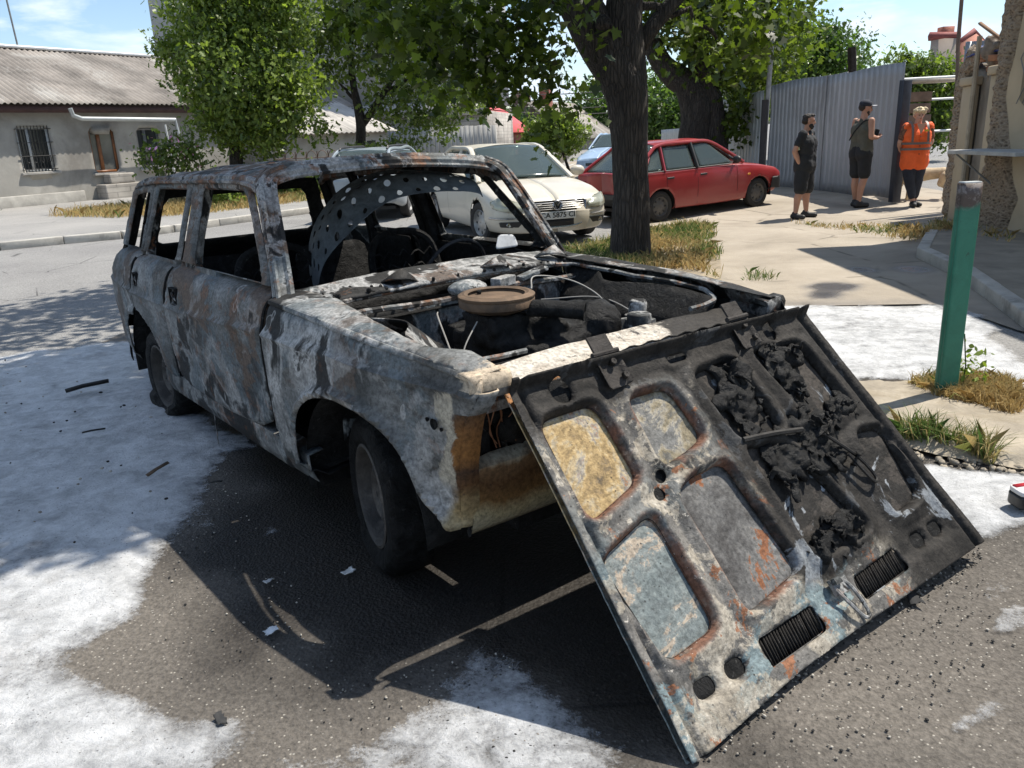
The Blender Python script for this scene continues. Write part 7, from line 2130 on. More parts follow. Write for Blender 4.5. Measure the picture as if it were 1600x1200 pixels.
bush('overgrown bush below the slim street tree', [(515, 285, 24, .6), (540, 280, 24, .6), (560, 250, 24.5, .4), (580, 240, 25, .4)], 1300, .17, 83, L_MID)

# --- grass
def grass(poly, n, h, seed, col, label, name, zf=None, kind='stuff', clump=.5, cat='grass', edge=.16, wid=1.):
    g = np.random.default_rng(seed)
    poly = np.asarray(poly, float); lo, hi = poly.min(0), poly.max(0)
    P = lo + (hi - lo) * g.random((n * 4, 2))
    d = sdf(P[:, 0], P[:, 1], poly)
    d = d + (fbm(P[:, 0] * 2.3, P[:, 1] * 2.3, seed * 1.1, 4) - .42) * min(.7, edge * 3.2)
    m = (d < 0) & (g.random(len(P)) > np.exp(d / edge)) & (fbm(P[:, 0] * 3.1, P[:, 1] * 3.1, seed, 3) > clump * g.random(len(P)))
    P = P[m][:n]; n = len(P)
    z = zf(P[:, 0], P[:, 1]) if zf is not None else np.full(n, .0)
    a = g.random(n) * 2 * PI
    H = h * (.35 + 1.0 * g.random(n) ** 1.6)
    le = g.normal(size=(n, 2)) * .55
    w = (.0045 + .003 * g.random(n)) * wid
    c, s = np.cos(a), np.sin(a)
    k = np.arange(n)
    B = np.c_[P, z - .01]
    W_ = np.c_[c, s, np.zeros(n)] * w[:, None] * min(1.3, max(1, h / .12))
    mid = B + np.c_[le * H[:, None] * .35, H * .6]
    tip = B + np.c_[le * H[:, None], H * (1 - .25 * np.hypot(le[:, 0], le[:, 1]))]
    V = np.stack([B - W_, B + W_, mid + W_ * .7, tip, mid - W_ * .7], 1).reshape(-1, 3)
    F = np.arange(n * 5).reshape(n, 5)
    at = np.repeat(np.clip(fbm(P[:, 0] * 1.5, P[:, 1] * 1.5, seed + 3, 3) * 1.4 - .2 + .22 * g.normal(size=n), 0, 1), 5)
    o = MB().add(V, F, at).build(name, col, None, smooth=False, attr=True)
    return tag(o, label, cat, kind=kind)
def grass_mat(name, stops, tr=.3):
    t = NT(name)
    k = t.ramp(t.attr('mask'), stops)
    tl = t.n('BsdfTranslucent'); t.put(tl.inputs[0], k)
    x = t.n('MixShader'); x.inputs[0].default_value = tr
    t.put(x.inputs[1], t.bsdf(k, .8)); t.put(x.inputs[2], tl.outputs[0])
    return t.done(x.outputs[0])
GR_DRY = grass_mat('dry_grass', [(0., (.42, .29, .11)), (.5, (.55, .41, .18)), (.72, (.40, .34, .13)), (.9, (.14, .20, .05))])
GR_MIX = grass_mat('mixed_grass', [(0., (.48, .34, .14)), (.45, (.50, .40, .18)), (.6, (.22, .24, .07)), (.9, (.10, .18, .04))])
vz = lambda x, y: np.full_like(x, .03)
grass(verge, 14000, .13, 91, GR_MIX, 'dry tufted grass round the foot of the big tree', 'dry_grass', vz)
fv = P2([(60, 347), (180, 349), (300, 346), (400, 333), (560, 312), (575, 296), (430, 306), (300, 318), (190, 330)])
grass(fv, 16000, .22, 92, GR_DRY, 'strip of straw-coloured grass on the far verge', 'dry_grass', lambda x, y: np.full_like(x, .12), clump=.3)
bz = lambda x, y: .06 + zg(x, y)
gp1 = P2([(1395, 612), (1470, 600), (1600, 612), (1640, 650), (1600, 680), (1500, 655), (1440, 640)])
grass(gp1, 9000, .09, 93, GR_DRY, 'dry grass around the foot of the green post', 'dry_grass', bz, clump=.45, wid=.5)
gp2 = P2([(1395, 690), (1440, 702), (1500, 716), (1560, 735), (1560, 715), (1480, 700), (1420, 676)])
grass(gp2, 2200, .15, 94, GR_MIX, 'long grass tufts along the broken slab edge', 'dry_grass', lambda x, y: np.full_like(x, .02), clump=.62, edge=.02, wid=.42)
gp3 = P2([(1225, 345), (1300, 352), (1420, 350), (1450, 362), (1400, 378), (1330, 362), (1260, 356)])
grass(gp3, 1800, .09, 95, GR_DRY, 'thin dry grass in the yard before the gate', 'dry_grass', lambda x, y: zg(x, y) + .0, clump=.7)
gp4 = P2([(1370, 375), (1440, 362), (1475, 350), (1560, 372), (1600, 385), (1590, 400), (1470, 372), (1440, 385)])
grass(gp4, 1500, .14, 96, GR_DRY, 'straw and weeds at the foot of the ruined wall', 'dry_grass', lambda x, y: zg(x, y) + .05, clump=.6)
gp5 = P2([(1160, 425), (1215, 430), (1215, 440), (1160, 440)])
grass(gp5, 160, .10, 97, GR_MIX, 'small weed tuft in the yard crack behind the bonnet', 'weed_tuft', lambda x, y: zg(x, y), kind=None, clump=.2, cat='weed', edge=.03, wid=.6)
gp6 = P2([(330, 332), (380, 326), (385, 318), (335, 324)])
pw = G(1487, 622)
wb_ = thing('weed_plant', 'green weed climbing beside the foot of the green post', 'weed', (pw[0], pw[1] - .08, .06))
V, F, a = foliage([(0, 0, .08, .07), (.02, 0, .17, .06), (-.02, .0, .26, .04), (.06, .02, .10, .06)], 90, .04, OVAL, 98)
MB().add(V, F, np.clip(a + .2, 0, 1)).build('leaves', L_BRIGHT, wb_, smooth=False, attr=True)
MB().tube([(0, 0, -.02), (.01, 0, .15), (-.02, 0, .34)], .004, 4).build('stem', L_MID, wb_)
# ------------------------------------------------------------------ people and dogs
M_SKINP = plain('sunlit_skin', (.42, .22, .145), .6, 0, .1, 12., .05)
M_SKINW = plain('pale_skin', (.50, .28, .20), .6, 0, .1, 12., .05)
M_HAIRD = plain('dark_hair', (.022, .016, .012), .7, 0, .4, 30., .5)
M_HAIRB = plain('bleached_hair', (.62, .50, .32), .7, 0, .3, 30., .6)
M_BLACKC = plain('black_cloth', (.014, .015, .017), .85, 0, .3, 10., .3)
M_NAVY = plain('navy_cloth', (.018, .022, .035), .85, 0, .3, 10., .3)
M_OLIVE = plain('olive_cloth', (.085, .082, .062), .9, 0, .2, 10., .3)
M_ORANGE = plain('orange_cloth', (.85, .13, .025), .75, 0, .12, 6., .3)
M_REFL = plain('grey_reflective', (.15, .125, .11), .5, 0, .1, 9.)
M_SHOE = plain('black_shoe', (.018, .017, .017), .6, 0, .3, 12.)
M_EYE = plain('dark_eye', (.012, .010, .010), .3)
M_LIP = plain('lip', (.30, .11, .09), .5)

def hand(b, wrist, dirv, palm_n, r=.011, curl=.5):
    """palm, four unequal bent fingers and a thumb from the side of the palm"""
    w = np.asarray(wrist, float); d = np.asarray(dirv, float); d /= np.linalg.norm(d)
    n = np.asarray(palm_n, float); n -= d * (n @ d); n /= np.linalg.norm(n)
    s = np.cross(d, n)
    b.cap(w, w + d * .035, .026, .030)
    for k in (-1, 0, 1): b.cap(w + d * .03 + s * .02 * k, w + d * .085 + s * .024 * k, .019, .016)
    for k, L in ((-1.5, .060), (-.5, .072), (.5, .075), (1.5, .066)):
        p0 = w + d * .09 + s * .0205 * k
        p1 = p0 + (d * math.cos(curl * .5) + n * math.sin(curl * .5)) * L * .5
        p2 = p1 + (d * math.cos(curl * 1.4) + n * math.sin(curl * 1.4)) * L * .5
        b.cap(p0, p1, .0105, .0095, 8); b.cap(p1, p2, .0095, .008, 8)
    t0 = w + d * .035 + s * .028; t1 = t0 + d * .032 + s * .026 + n * .012; t2 = t1 + d * .030 + s * .004 + n * .010
    b.cap(t0, t1, .014, .011, 8); b.cap(t1, t2, .011, .009, 8)

def person(label, loc, rz, h, J, skin, wear, hair, face, build=1., group=None):
    """J: joints of a 1.75 m figure facing +x (y left, z up)"""
    o = thing('person', label, 'person', loc, rz, group=group, scale=h / 1.75)
    b = MB()
    P = {k: np.array(v, float) for k, v in J.items()}
    w = build
    def cap(a, c, r0, r1): b.cap(P[a] if isinstance(a, str) else a, P[c] if isinstance(c, str) else c, r0, r1, 14)
    # trunk
    for y in (-1, 1):
        off = P['lat'] * y
        cap(P['pelvis'] + off * .5, P['waist'] + off * .42, .118 * w, .108 * w)
        cap(P['waist'] + off * .42, P['chest'] + off * .5, .105 * w, .122 * w)
        cap(P['chest'] + off * .5, P['chest'] + off * .62 + (0, 0, .12), .118 * w, .070 * w)
    cap('chest', P['neck'] - (0, 0, .02), .11 * w, .062)
    cap(P['neck'] - (0, 0, .03), 'headc', .058 * w ** .5, .056)
    # head
    hd = P['headc']; f = P['look'] / np.linalg.norm(P['look']); f = np.array(f); up = np.array([0, 0, 1.]); up = up - f * (up @ f) * .6; up /= np.linalg.norm(up); sd_ = np.cross(up, f); sd_ /= np.linalg.norm(sd_)
    R_ = np.stack([f, sd_, np.cross(f, sd_)], 1)
    hp_ = lambda x, y, z: hd + R_ @ np.array([x, y, z])
    b.ell(hd + R_ @ np.array([-.012, 0, .035]), (.098, .076, .088), 18, 12, R_)
    b.ell(hd + R_ @ np.array([.020, 0, -.035]), (.070, .058, .078), 16, 10, R_)
    b.ell(hp_(.048, 0, -.088), (.034, .032, .026), 10, 8, R_)
    b.cap(hp_(.085, 0, .022), hp_(.104, 0, -.020), .010, .016, 8)
    b.ell(hp_(.070, 0, .030), (.022, .055, .012), 10, 6, R_)
    b.ell(hp_(.078, 0, -.052), (.016, .024, .012), 10, 6, R_)
    for y in (-1, 1): b.ell(hp_(-.012, .078 * y, -.005), (.020, .010, .032), 8, 8, R_)
    # limbs
    for s in 'RL':
        cap('sh' + s, 'el' + s, .056 * w, .043 * w ** .5); cap('el' + s, P['el' + s] * .6 + P['wr' + s] * .4, .043 * w ** .5, .044 * w ** .5); cap(P['el' + s] * .6 + P['wr' + s] * .4, 'wr' + s, .043 * w ** .5, .028)
        hand(b, P['wr' + s], P['hd' + s], P['pn' + s], curl=.9)
        cap('hip' + s, P['kn' + s], .098 * w, .060 * w ** .5); 
        cf = P['kn' + s] * .66 + P['an' + s] * .34 + np.array([-.018, 0, 0])
        cap('kn' + s, cf, .058 * w ** .5, .062 * w ** .5); cap(cf, 'an' + s, .060 * w ** .5, .037)
        ft = P['ft' + s] / np.linalg.norm(P['ft' + s])
        b.cap(P['an' + s] + (0, 0, -.045) - ft * .03, P['an' + s] + (0, 0, -.062) + ft * .15, .040, .032, 10)
    body = melt(b.build('body', skin, o), .0085, 3)
    # clothing follows the same bones
    for nm, mat, segs, vox, nz in wear(P, w):
        c = MB()
        for a, q, r0, r1 in segs: c.cap(P[a] if isinstance(a, str) else a, P[q] if isinstance(q, str) else q, r0, r1, 16)
        melt(c.build(nm, mat, o), vox, 2, nz, 11)
    for y in (-1, 1):
        MB().ell(hp_(.083, .030 * y, .012), (.008, .014, .007), 8, 6, R_).build('eye', M_EYE, body)
        MB().tube([hp_(.090, .014 * y, .034), hp_(.092, .030 * y, .039), hp_(.082, .048 * y, .034)], .0045, 5).build('eyebrow', hair[0], body)
    MB().ell(hp_(.093, 0, -.050), (.006, .022, .006), 10, 5, R_).build('mouth', M_LIP, body)
    c = MB()
    for x, y, z, r in hair[1]: c.ell(hp_(x, y, z), r, 10, 8, R_)
    melt(c.build('hair', hair[0], body), .009, 1, .014, 40)
    face(o, body, hp_, R_)
    return o, body, P, hp_, R_

def base_joints(lat=(0, .17, 0), look=(1, 0, 0)):
    J = dict(pelvis=(0, 0, .93), waist=(.005, 0, 1.08), chest=(0, 0, 1.28), neck=(.0, 0, 1.50), headc=(.025, 0, 1.63), lat=lat, look=look)
    for s, y in (('R', -1), ('L', 1)):
        J.update({'sh' + s: (-.0, .195 * y, 1.43), 'el' + s: (-.05, .245 * y, 1.14), 'wr' + s: (.04, .24 * y, .90), 'hd' + s: (.1, -.05 * y, -1), 'pn' + s: (0, -y, 0), 'hip' + s: (0, .095 * y, .90), 'kn' + s: (.02, .11 * y, .49), 'an' + s: (-.02, .12 * y, .095), 'ft' + s: (1, .2 * y, 0)})
    return J

def segs_shirt(P, w, sleeve=.5, low=.90, loose=1.12):
    o = []
    for y in (-1, 1):
        off = P['lat'] * y
        lo = P['pelvis'].copy(); lo[2] = low
        o += [(lo + off * .46, P['waist'] + off * .44, .135 * w * loose, .124 * w * loose), (P['waist'] + off * .44, P['chest'] + off * .5, .122 * w * loose, .130 * w * loose), (P['chest'] + off * .5, P['chest'] + off * .66 + (0, 0, .13), .126 * w * loose, .066 * w * loose)]
    o += [('chest', P['neck'] - np.array([0, 0, .06]), .115 * w, .072 * w)]
    for s in 'RL':
        if sleeve > 0:
            e = P['sh' + s] * (1 - sleeve) + P['el' + s] * sleeve
            o += [('sh' + s, e, .068 * w, .066 * w)]
    return o

def segs_shorts(P, w, to=.95, loose=1.15):
    o = []
    for y in (-1, 1):
        off = P['lat'] * y
        o.append((P['pelvis'] + off * .46 + np.array([0, 0, -.04]), P['pelvis'] + off * .42 + np.array([0, 0, .05]), .135 * w * loose, .125 * w * loose))
    for s in 'RL':
        e = P['hip' + s] * (1 - to) + P['kn' + s] * to
        o.append(('hip' + s, e, .112 * w * loose, .096 * w * loose))
    return o
def shoes(P):
    o = []
    for s in 'RL':
        ft = P['ft' + s] / np.linalg.norm(P['ft' + s])
        o += [(P['an' + s] + np.array([0, 0, -.045]) - ft * .045, P['an' + s] + np.array([0, 0, -.052]) + ft * .155, .050, .042), (P['an' + s] - ft * .02, P['an' + s] + np.array([0, 0, -.05]) + ft * .05, .045, .048)]
    return o
HAIR_SHORT = [(-.03, 0, .065, (.092, .080, .068)), (-.055, 0, .015, (.068, .079, .068)), (.035, 0, .102, (.055, .060, .028))]

# bearded man, hands in pockets, looking to the right
J = base_joints(look=(.84, .5, -.05))
J.update(elR=(-.10, -.27, 1.15), wrR=(-.02, -.20, .93), hdR=(.35, .12, -1), elL=(-.02, .27, 1.14), wrL=(.06, .20, .93), hdL=(.3, -.1, -1), knR=(.0, -.15, .49), anR=(-.05, -.18, .095), ftR=(1, -.25, 0), knL=(.03, .14, .49), anL=(.02, .17, .095))
def wear1(P, w):
    return [('t_shirt', M_BLACKC, segs_shirt(P, w, .55, .88), .012, .022), ('shorts', M_BLACKC, segs_shorts(P, w, .92, 1.08), .012, .012), ('shoes', M_SHOE, shoes(P), .009, .0)]
def face1(o, body, hp_, R_):
    c = MB()
    for x, y, z, r in ((.045, 0, -.095, (.045, .045, .035)), (.030, .045, -.065, (.04, .02, .04)), (.030, -.045, -.065, (.04, .02, .04)), (.078, 0, -.078, (.020, .03, .018)), (.085, 0, -.036, (.010, .03, .007))): c.ell(hp_(x, y, z), r, 10, 8, R_)
    melt(c.build('beard', M_HAIRD, body), .008, 1, .008, 50)
m1 = G(1252, 341)
p1o = person('bearded man in black t-shirt and black shorts, hands in his pockets', tuple(m1), math.radians(-38), 1.64, J, M_SKINP, wear1, (M_HAIRD, HAIR_SHORT), face1, 1.10)
MB().sheet(rpoly([(-.055, 0), (.05, .0), (.02, .15), (-.02, .16)], .02), lambda u, v, D: (-.06 + u, -.262 - .02 * np.sin(v * 9), 1.17 + v), .015).build('sleeve_panel', plain('pale_green_cloth', (.36, .38, .24), .85), p1o[0], solid=.006)

# man in cap and olive tank top with a shoulder strap
J = base_joints(look=(.95, -.36, -.12))
J.update(elR=(-.02, -.24, 1.17), wrR=(.17, -.15, 1.15), hdR=(.9, .5, .1), pnR=(0, .3, 1), elL=(.0, .24, 1.17), wrL=(.18, .12, 1.17), hdL=(.9, -.5, .1), pnL=(0, -.3, 1), anR=(-.04, -.09, .095), anL=(.05, .10, .095))
def wear2(P, w):
    return [('tank_top', M_OLIVE, segs_shirt(P, w, 0., .90, 1.08), .012, .018), ('shorts', M_BLACKC, segs_shorts(P, w, .80, 1.12), .012, .010), ('sandals', M_SHOE, shoes(P), .009, .0)]
def face2(o, body, hp_, R_):
    c = MB().ell(hp_(-.015, 0, .065), (.108, .088, .075), 16, 10, R_)
    co = melt(c.build('cap', M_NAVY, body), .008, 3)
    P_ = np.array([[hp_(.06 + .115 * math.cos(t) * k, .078 * math.sin(t) * (1 if k else 1), .052 + .012 * math.cos(t * 2) * k) for t in np.linspace(-1.45, 1.45, 11)] for k in (0, .5, 1)])
    MB().grid(P_).build('cap_peak', plain('pale_cap_peak', (.55, .56, .58), .7), co, solid=.006)
    c = MB()
    for x, y, z, r in ((.045, 0, -.092, (.040, .040, .028)), (.030, .045, -.06, (.035, .017, .03)), (.030, -.045, -.06, (.035, .017, .03))): c.ell(hp_(x, y, z), r, 10, 8, R_)
    melt(c.build('stubble', M_HAIRD, body), .008, 1, .004, 50)
m2 = G(1338, 324)
p2o = person('man in navy cap and olive tank top holding something at his chest', tuple(m2), math.radians(16), 1.78, J, M_SKINP, wear2, (M_HAIRD, HAIR_SHORT[1:2]), face2, .96)
MB().tube(cr_spline([(.09, -.02, 1.22), (.03, -.165, 1.42), (-.09, -.12, 1.42), (-.155, .02, 1.25), (-.15, .13, 1.12)], 6), .014, 5, flat=.4).build('shoulder_strap', M_BLACKC, p2o[0])
ph = MB().box((.245, -.03, 1.225), (.05, .10, .13), roty(.3)); tag(ph.build('dark_pouch', M_BLACKC, p2o[0], bevel=.015))

# woman in an orange vest, ankles crossed
J = base_joints(look=(1, 0, -.12))
J.update(elR=(-.03, -.275, 1.16), wrR=(-.14, -.22, 1.02), hdR=(-.6, .5, -.3), elL=(-.03, .275, 1.16), wrL=(-.13, .22, 1.0), hdL=(-.6, -.5, -.3), knR=(.03, -.06, .49), anR=(.04, .035, .095), ftR=(1, -.1, 0), knL=(.01, .09, .49), anL=(-.04, .09, .095), ftL=(1, .35, 0))
def wear3(P, w):
    tr = []
    for s in 'RL':
        tr += [('hip' + s, 'kn' + s, .125 * w, .085 * w), ('kn' + s, P['kn' + s] * .28 + P['an' + s] * .72, .082 * w, .060 * w)]
    for y in (-1, 1): tr.append((P['pelvis'] + P['lat'] * .5 * y, P['pelvis'] + P['lat'] * .5 * y + np.array([0, 0, .05]), .135 * w, .13 * w))
    sl = []
    for s in 'RL': sl += [('sh' + s, P['sh' + s] * .35 + P['el' + s] * .65, .066 * w, .062 * w)]
    return [('trousers', M_NAVY, tr, .012, .012), ('shirt_sleeves', plain('patterned_shirt', (.16, .075, .045), .85, 0, .7, 30.), sl, .012, .006), ('vest', M_ORANGE, segs_shirt(P, w, .12, .80, 1.12), .012, .022), ('shoes', M_SHOE, shoes(P), .009, .0)]
g7 = np.random.default_rng(5)
hairw = [(-.02, 0, .07, (.105, .095, .075)), (-.05, 0, .01, (.08, .092, .085))] + [(g7.uniform(-.06, .06), g7.uniform(-.085, .085), g7.uniform(.05, .13), (.035, .035, .03)) for _ in range(26)] + [(.07, y, .085, (.03, .03, .025)) for y in (-.05, -.015, .02, .055)]
m3 = G(1421, 323)
p3o = person('blonde woman in an orange high-visibility vest standing in the gate opening', tuple(m3), math.radians(-97), 1.63, J, M_SKINW, wear3, (M_HAIRB, hairw), lambda *a: None, 1.16)
vo_ = p3o[0]
def band(pts, mat, nm, r=.022):
    MB().tube(cr_spline(pts, 6), r, 5, flat=.35, up=(1, 0, 0)).build(nm, mat, vo_)
for z in (1.145, 1.045):
    MB().grid(np.array([[(.197 * math.cos(t) * (1 if abs(t) < 9 else 1) + .0, .262 * math.sin(t), zz) for t in np.linspace(-PI, PI, 40)] for zz in (z - .020, z + .020)])).build('reflective_band', M_REFL, vo_)
for y in (-1, 1):
    MB().grid(np.array([[(x, y * (.135 + .02 * k), z) for x, z in ((.202, 1.17), (.192, 1.28), (.165, 1.40), (.09, 1.495), (.0, 1.53))] for k in (-1, 1)])).build('reflective_stripe', M_REFL, vo_)
MB().box((.186, .10, 1.365), (.012, .075, .035)).build('badge', plain('yellow_badge', (.55, .40, .04), .6), vo_)
MB().grid(np.array([[(.182 + .012, y * k, z) for y, z in ((.085, 1.49), (.045, 1.40), (.004, 1.31))] for k in (-1, 0, 1)])).build('neck_opening', M_SKINW, vo_)
for z in (1.26, 1.10, .96):
    MB().ell((.208, 0, z), (.006, .010, .010), 8, 5).build('snap_button', M_TRIM, vo_)

# two pale dogs partly hidden behind her
def dog(label, loc, rz, sc=1.):
    o = thing('dog', label, 'dog', loc, rz, group='pale dogs behind the woman', scale=sc)
    b = MB()
    b.cap((.24, 0, .50), (.05, 0, .49), .150, .135, 14); b.cap((.05, 0, .49), (-.28, 0, .515), .130, .105, 14); b.cap((-.28, 0, .515), (-.36, 0, .48), .115, .085, 14)
    b.cap((.30, 0, .56), (.44, 0, .72), .10, .075, 12); b.ell((.50, 0, .775), (.10, .075, .075), 14, 10); b.cap((.54, 0, .755), (.66, 0, .725), .052, .036, 10)
    for y in (-1, 1):
        b.cap((.47, .06 * y, .83), (.44, .085 * y, .90), .030, .012, 8)
        b.cap((.25, .085 * y, .46), (.23, .09 * y, .27), .062, .038, 10); b.cap((.23, .09 * y, .27), (.24, .09 * y, .05), .034, .026, 10); b.cap((.24, .09 * y, .03), (.29, .09 * y, .025), .030, .024, 8)
        b.cap((-.32, .085 * y, .45), (-.25, .10 * y, .30), .095, .055, 10); b.cap((-.25, .10 * y, .30), (-.42, .10 * y, .20), .050, .030, 10); b.cap((-.42, .10 * y, .20), (-.39, .10 * y, .05), .028, .026, 10); b.cap((-.39, .10 * y, .03), (-.33, .10 * y, .025), .030, .024, 8)
    P = cr_spline([(-.40, 0, .52), (-.52, 0, .50), (-.60, .03, .40), (-.60, .05, .28)], 5)
    b.tube(P, np.linspace(.035, .02, len(P)), 8)
    bo = melt(b.build('body', plain('pale_fur', (.50, .40, .27), .95, 0, .2, 9., .6, 60.), o), .012, 3, .006)
    for y in (-1, 1): MB().ell((.575, .045 * y, .795), (.010, .010, .010), 8, 6).build('eye', M_EYE, bo)
    MB().ell((.695, 0, .73), (.014, .016, .012), 8, 6).build('nose', M_EYE, bo)
d1, d2 = G(1413, 318), G(1453, 318)
dog('cream dog half hidden behind the left leg of the orange-vested woman', (d1[0] + .12, d1[1] + .55, float(zg(d1[0], d1[1] + .55))), math.radians(75), .95)
dog('sandy dog with hind legs showing right of the orange-vested woman', (d2[0] + .15, d2[1] + .50, float(zg(d2[0], d2[1] + .5))), math.radians(155), .9)

# ------------------------------------------------------------------ small things
gp0 = G(1474, 630)
gt = AT(1512, 285, gp0[1] + .02)
post = thing('green_post', 'flat green painted steel post with a rusty grey top at the right', 'post', tuple(gp0))
def gpost():
    t = NT('chipped_green_paint')
    x = t.sep()
    n = t.noise(6, 7, .7, .5)
    k = t.ramp(n, [(.3, (.022, .135, .085)), (.6, (.034, .19, .12)), (.75, (.06, .24, .16))])
    top = t.ramp(t.math('ADD', x[2], t.math('MULTIPLY', t.math('SUBTRACT', n, .5), .22)), [(1.06, 0.), (1.10, 1.)])
    k = t.mix(top, k, t.mix(t.ramp(t.noise(16, 7, .7, .4), [(.44, 0.), (.52, 1.)]), (.20, .165, .145), (.075, .05, .038)))
    k = t.mix(t.ramp(t.noise(13, 5, .7, .6, t.vec((1, 1, .5))), [(.64, 0.), (.67, 1.)]), k, (.03, .035, .03))
    return t.done(t.bsdf(k, .5, 0., t.bump(n, .3, .01)))
hgt_ = gt[2]
lean = (gt[0] - gp0[0]) / hgt_
def lp(v): return np.c_[v[:, 0] + lean * v[:, 2], v[:, 1], v[:, 2]]
b = MB()
outl = rpoly([(-.046, -.028), (.052, -.028), (.052, .028), (-.046, .028)], .012, 3)
b.prism(outl, -.05, hgt_ * .5, lp); b.prism(outl, hgt_ * .5, hgt_, lp)
b2 = MB()
n_ = len(outl)
P = np.array([lp(np.c_[outl, np.full(n_, z)]) for z in np.linspace(-.05, hgt_, 20)])
P = np.concatenate([P, P[:, :1]], 1)
b2.grid(P)
po = b2.build('post_shaft', gpost(), post, solid=.006, off=-1)
MB().prism(outl * 1.02, hgt_ - .006, hgt_ + .006, lp).build('post_top', plain('worn_grey_top', (.38, .40, .40), .7, .2), post, smooth=False)

fe = G(1597, 800)
ex = thing('extinguisher_pack', 'black-bottomed packet with a red and white side lying on the foam', 'packet', (fe[0] + .02, fe[1] + .01, .03), math.radians(12))
body_p = rpoly([(-.075, -.05), (.16, -.05), (.16, .05), (-.06, .05)], .03)
MB().prism(body_p, 0, .055).build('packet_base', plain('black_plastic', (.016, .016, .016), .35), ex, bevel=.008)
MB().prism(body_p * .97, .056, .075).build('packet_label', plain('white_label', (.68, .67, .66), .4), ex, bevel=.004)
MB().box((.05, .022, .078), (.20, .022, .004)).build('label_stripe', plain('red_label', (.55, .03, .04), .4), ex, smooth=False)

def on_ground(px, py): 
    p = G(px, py); return p
wood = plain('charred_timber', (.10, .065, .04), .9, 0, .6, 14., .5)
def stick(nm, label, px, py, L, w, rz, m, cat='debris', z=.05, group=None, bent=0.):
    p = on_ground(px, py)
    o = MB().tube([(-L / 2, 0, 0), (-.1 * L, bent * L, .008), (L / 2, 0, .012)], w, 4, flat=.45).build(nm, m, None, smooth=False)
    o.location = (p[0], p[1], z); o.rotation_euler = (rng.normal(0, .05), rng.normal(0, .06), rz)
    tag(o, label, cat, group)
    return o
stick('charred_stick', 'dark burnt plank piece lying on the foam at the far left', 140, 620, .26, .032, .5, M_CHAR, bent=.05, z=.07)
stick('wood_splinter', 'light brown wood splinter lying on the foam near the front door', 250, 752, .12, .016, 1.0, wood, z=.06)
stick('charred_stick', 'short burnt scrap on the foam below the far plank piece', 150, 690, .12, .012, .2, M_CHAR, z=.06)
stick('charred_stick', 'tiny burnt sliver on the foam edge near the car sill', 340, 770, .07, .010, -.4, M_CHAR, z=.05)
for i, (px, py, s, lab, col, grp) in enumerate(((545, 898, .022, 'pale paper scrap on the asphalt by the front wheel', (.62, .62, .60), 0), (425, 990, .022, 'small white scrap in the middle of the shaded asphalt', (.60, .62, .64), 0), (420, 912, .015, 'tiny grey chip on the asphalt left of the wheel', (.4, .4, .4), 0), (345, 1130, .022, 'dark burnt scrap on the foam at the lower left', (.03, .03, .03), 0), (1425, 940, .035, 'black cinder lump on the asphalt below the bonnet corner', (.02, .02, .02), 0), (1150, 870, .02, 'grey nut lying on the bonnet field', (.3, .3, .3), 1))):
    if grp: continue
    p = on_ground(px, py)
    U, V = np.meshgrid(np.linspace(-1, 1, 7), np.linspace(-1, 1, 7), indexing='ij')
    rr = 1 - .5 * rng.random((7, 7)) * (np.maximum(abs(U), abs(V)) > .9)
    P = np.stack([U * rr * s * 1.4, V * rr * s * .7, (fbm(U * 1.2 + i, V * 1.2) - .4) * s * .9], -1)
    o = MB().grid(P).build('scrap', plain('scrap_%s' % 'abcdef'[i], col, .85), None, solid=.003)
    o.location = (p[0], p[1], .012 + s * .1); o.rotation_euler = (0, 0, rng.uniform(0, 3))
    tag(o, lab, 'scrap')
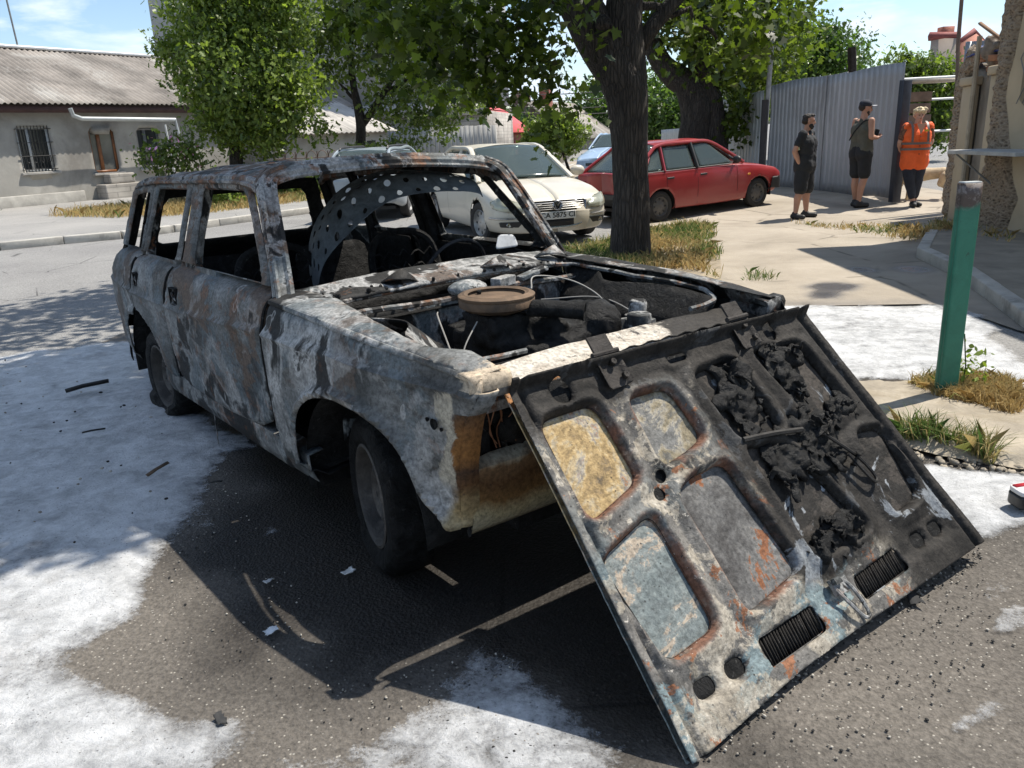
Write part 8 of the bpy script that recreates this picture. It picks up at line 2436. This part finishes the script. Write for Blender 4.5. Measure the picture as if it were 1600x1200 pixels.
# grit and cinders: too many to count
b = MB()
zones = [(P2([(330, 700), (560, 1080), (260, 1060), (250, 880)]), 200, .003), (P2([(1060, 1200), (1540, 860), (1600, 1000), (1300, 1250)]), 220, .003), (P2([(1090, 1190), (1240, 1055), (1400, 940), (1530, 855), (1535, 875), (1420, 955), (1250, 1075), (1110, 1200)]), 200, .0038), (P2([(0, 560), (330, 650), (250, 850), (0, 900)]), 50, .006), (P2([(420, 1080), (800, 1010), (900, 1190), (500, 1180)]), 120, .003)]
for poly, n_, s in zones:
    lo, hi = poly.min(0), poly.max(0)
    k = 0
    while k < n_:
        q = lo + (hi - lo) * rng.random(2)
        if sdf(q[:1], q[1:], poly)[0] > 0: continue
        r = s * rng.uniform(.4, 1.6)
        b.ell((q[0], q[1], r * .4 + (.05 if s == .006 else 0)), (r * rng.uniform(.7, 1.6), r * rng.uniform(.6, 1.3), r * .7), 6, 4, rotz(rng.uniform(0, 3)), a=rng.random())
        k += 1
sb2 = MB()
edge_l = P2([(1600, 742), (1560, 732), (1500, 727), (1440, 716), (1395, 696), (1345, 655), (1300, 622)])
for i in range(len(edge_l) - 1):
    for q in range(13):
        p = edge_l[i] + (edge_l[i + 1] - edge_l[i]) * rng.random() + rng.normal(0, .035, 2)
        r = rng.uniform(.005, .020) * (1.4 if rng.random() < .15 else 1)
        sb2.ell((p[0], p[1], r * .4), (r * rng.uniform(.8, 1.6), r * rng.uniform(.6, 1.2), r * rng.uniform(.5, .9)), 7, 5, rotz(rng.uniform(0, 3)) @ rotx(rng.normal(0, .4)))
v_ = sb2.v
for q in range(len(v_)): v_[q] = v_[q] + (np.stack([fbm(v_[q][:, 0] * 60, v_[q][:, 1] * 60, v_[q][:, 2] * 60 + k_) for k_ in (0, 5, 9)], -1) - .5) * .016
tag(sb2.build('slab_rubble', bpy.data.materials['crumbling_slab'], None, smooth=False), 'crumbled stones along the edge of the broken slab', 'rubble', kind='stuff')
t = NT('grit_and_cinders')
k = t.ramp(t.attr('mask'), [(.0, (.018, .017, .016)), (.45, (.03, .028, .026)), (.5, (.20, .18, .15)), (.8, (.38, .35, .30)), (1., (.55, .53, .5))], 'CONSTANT')
tag(b.build('grit', t.done(t.bsdf(k, .9)), None, attr=True, smooth=False), 'loose grit and cinders strewn round the wreck', 'grit', kind='stuff')
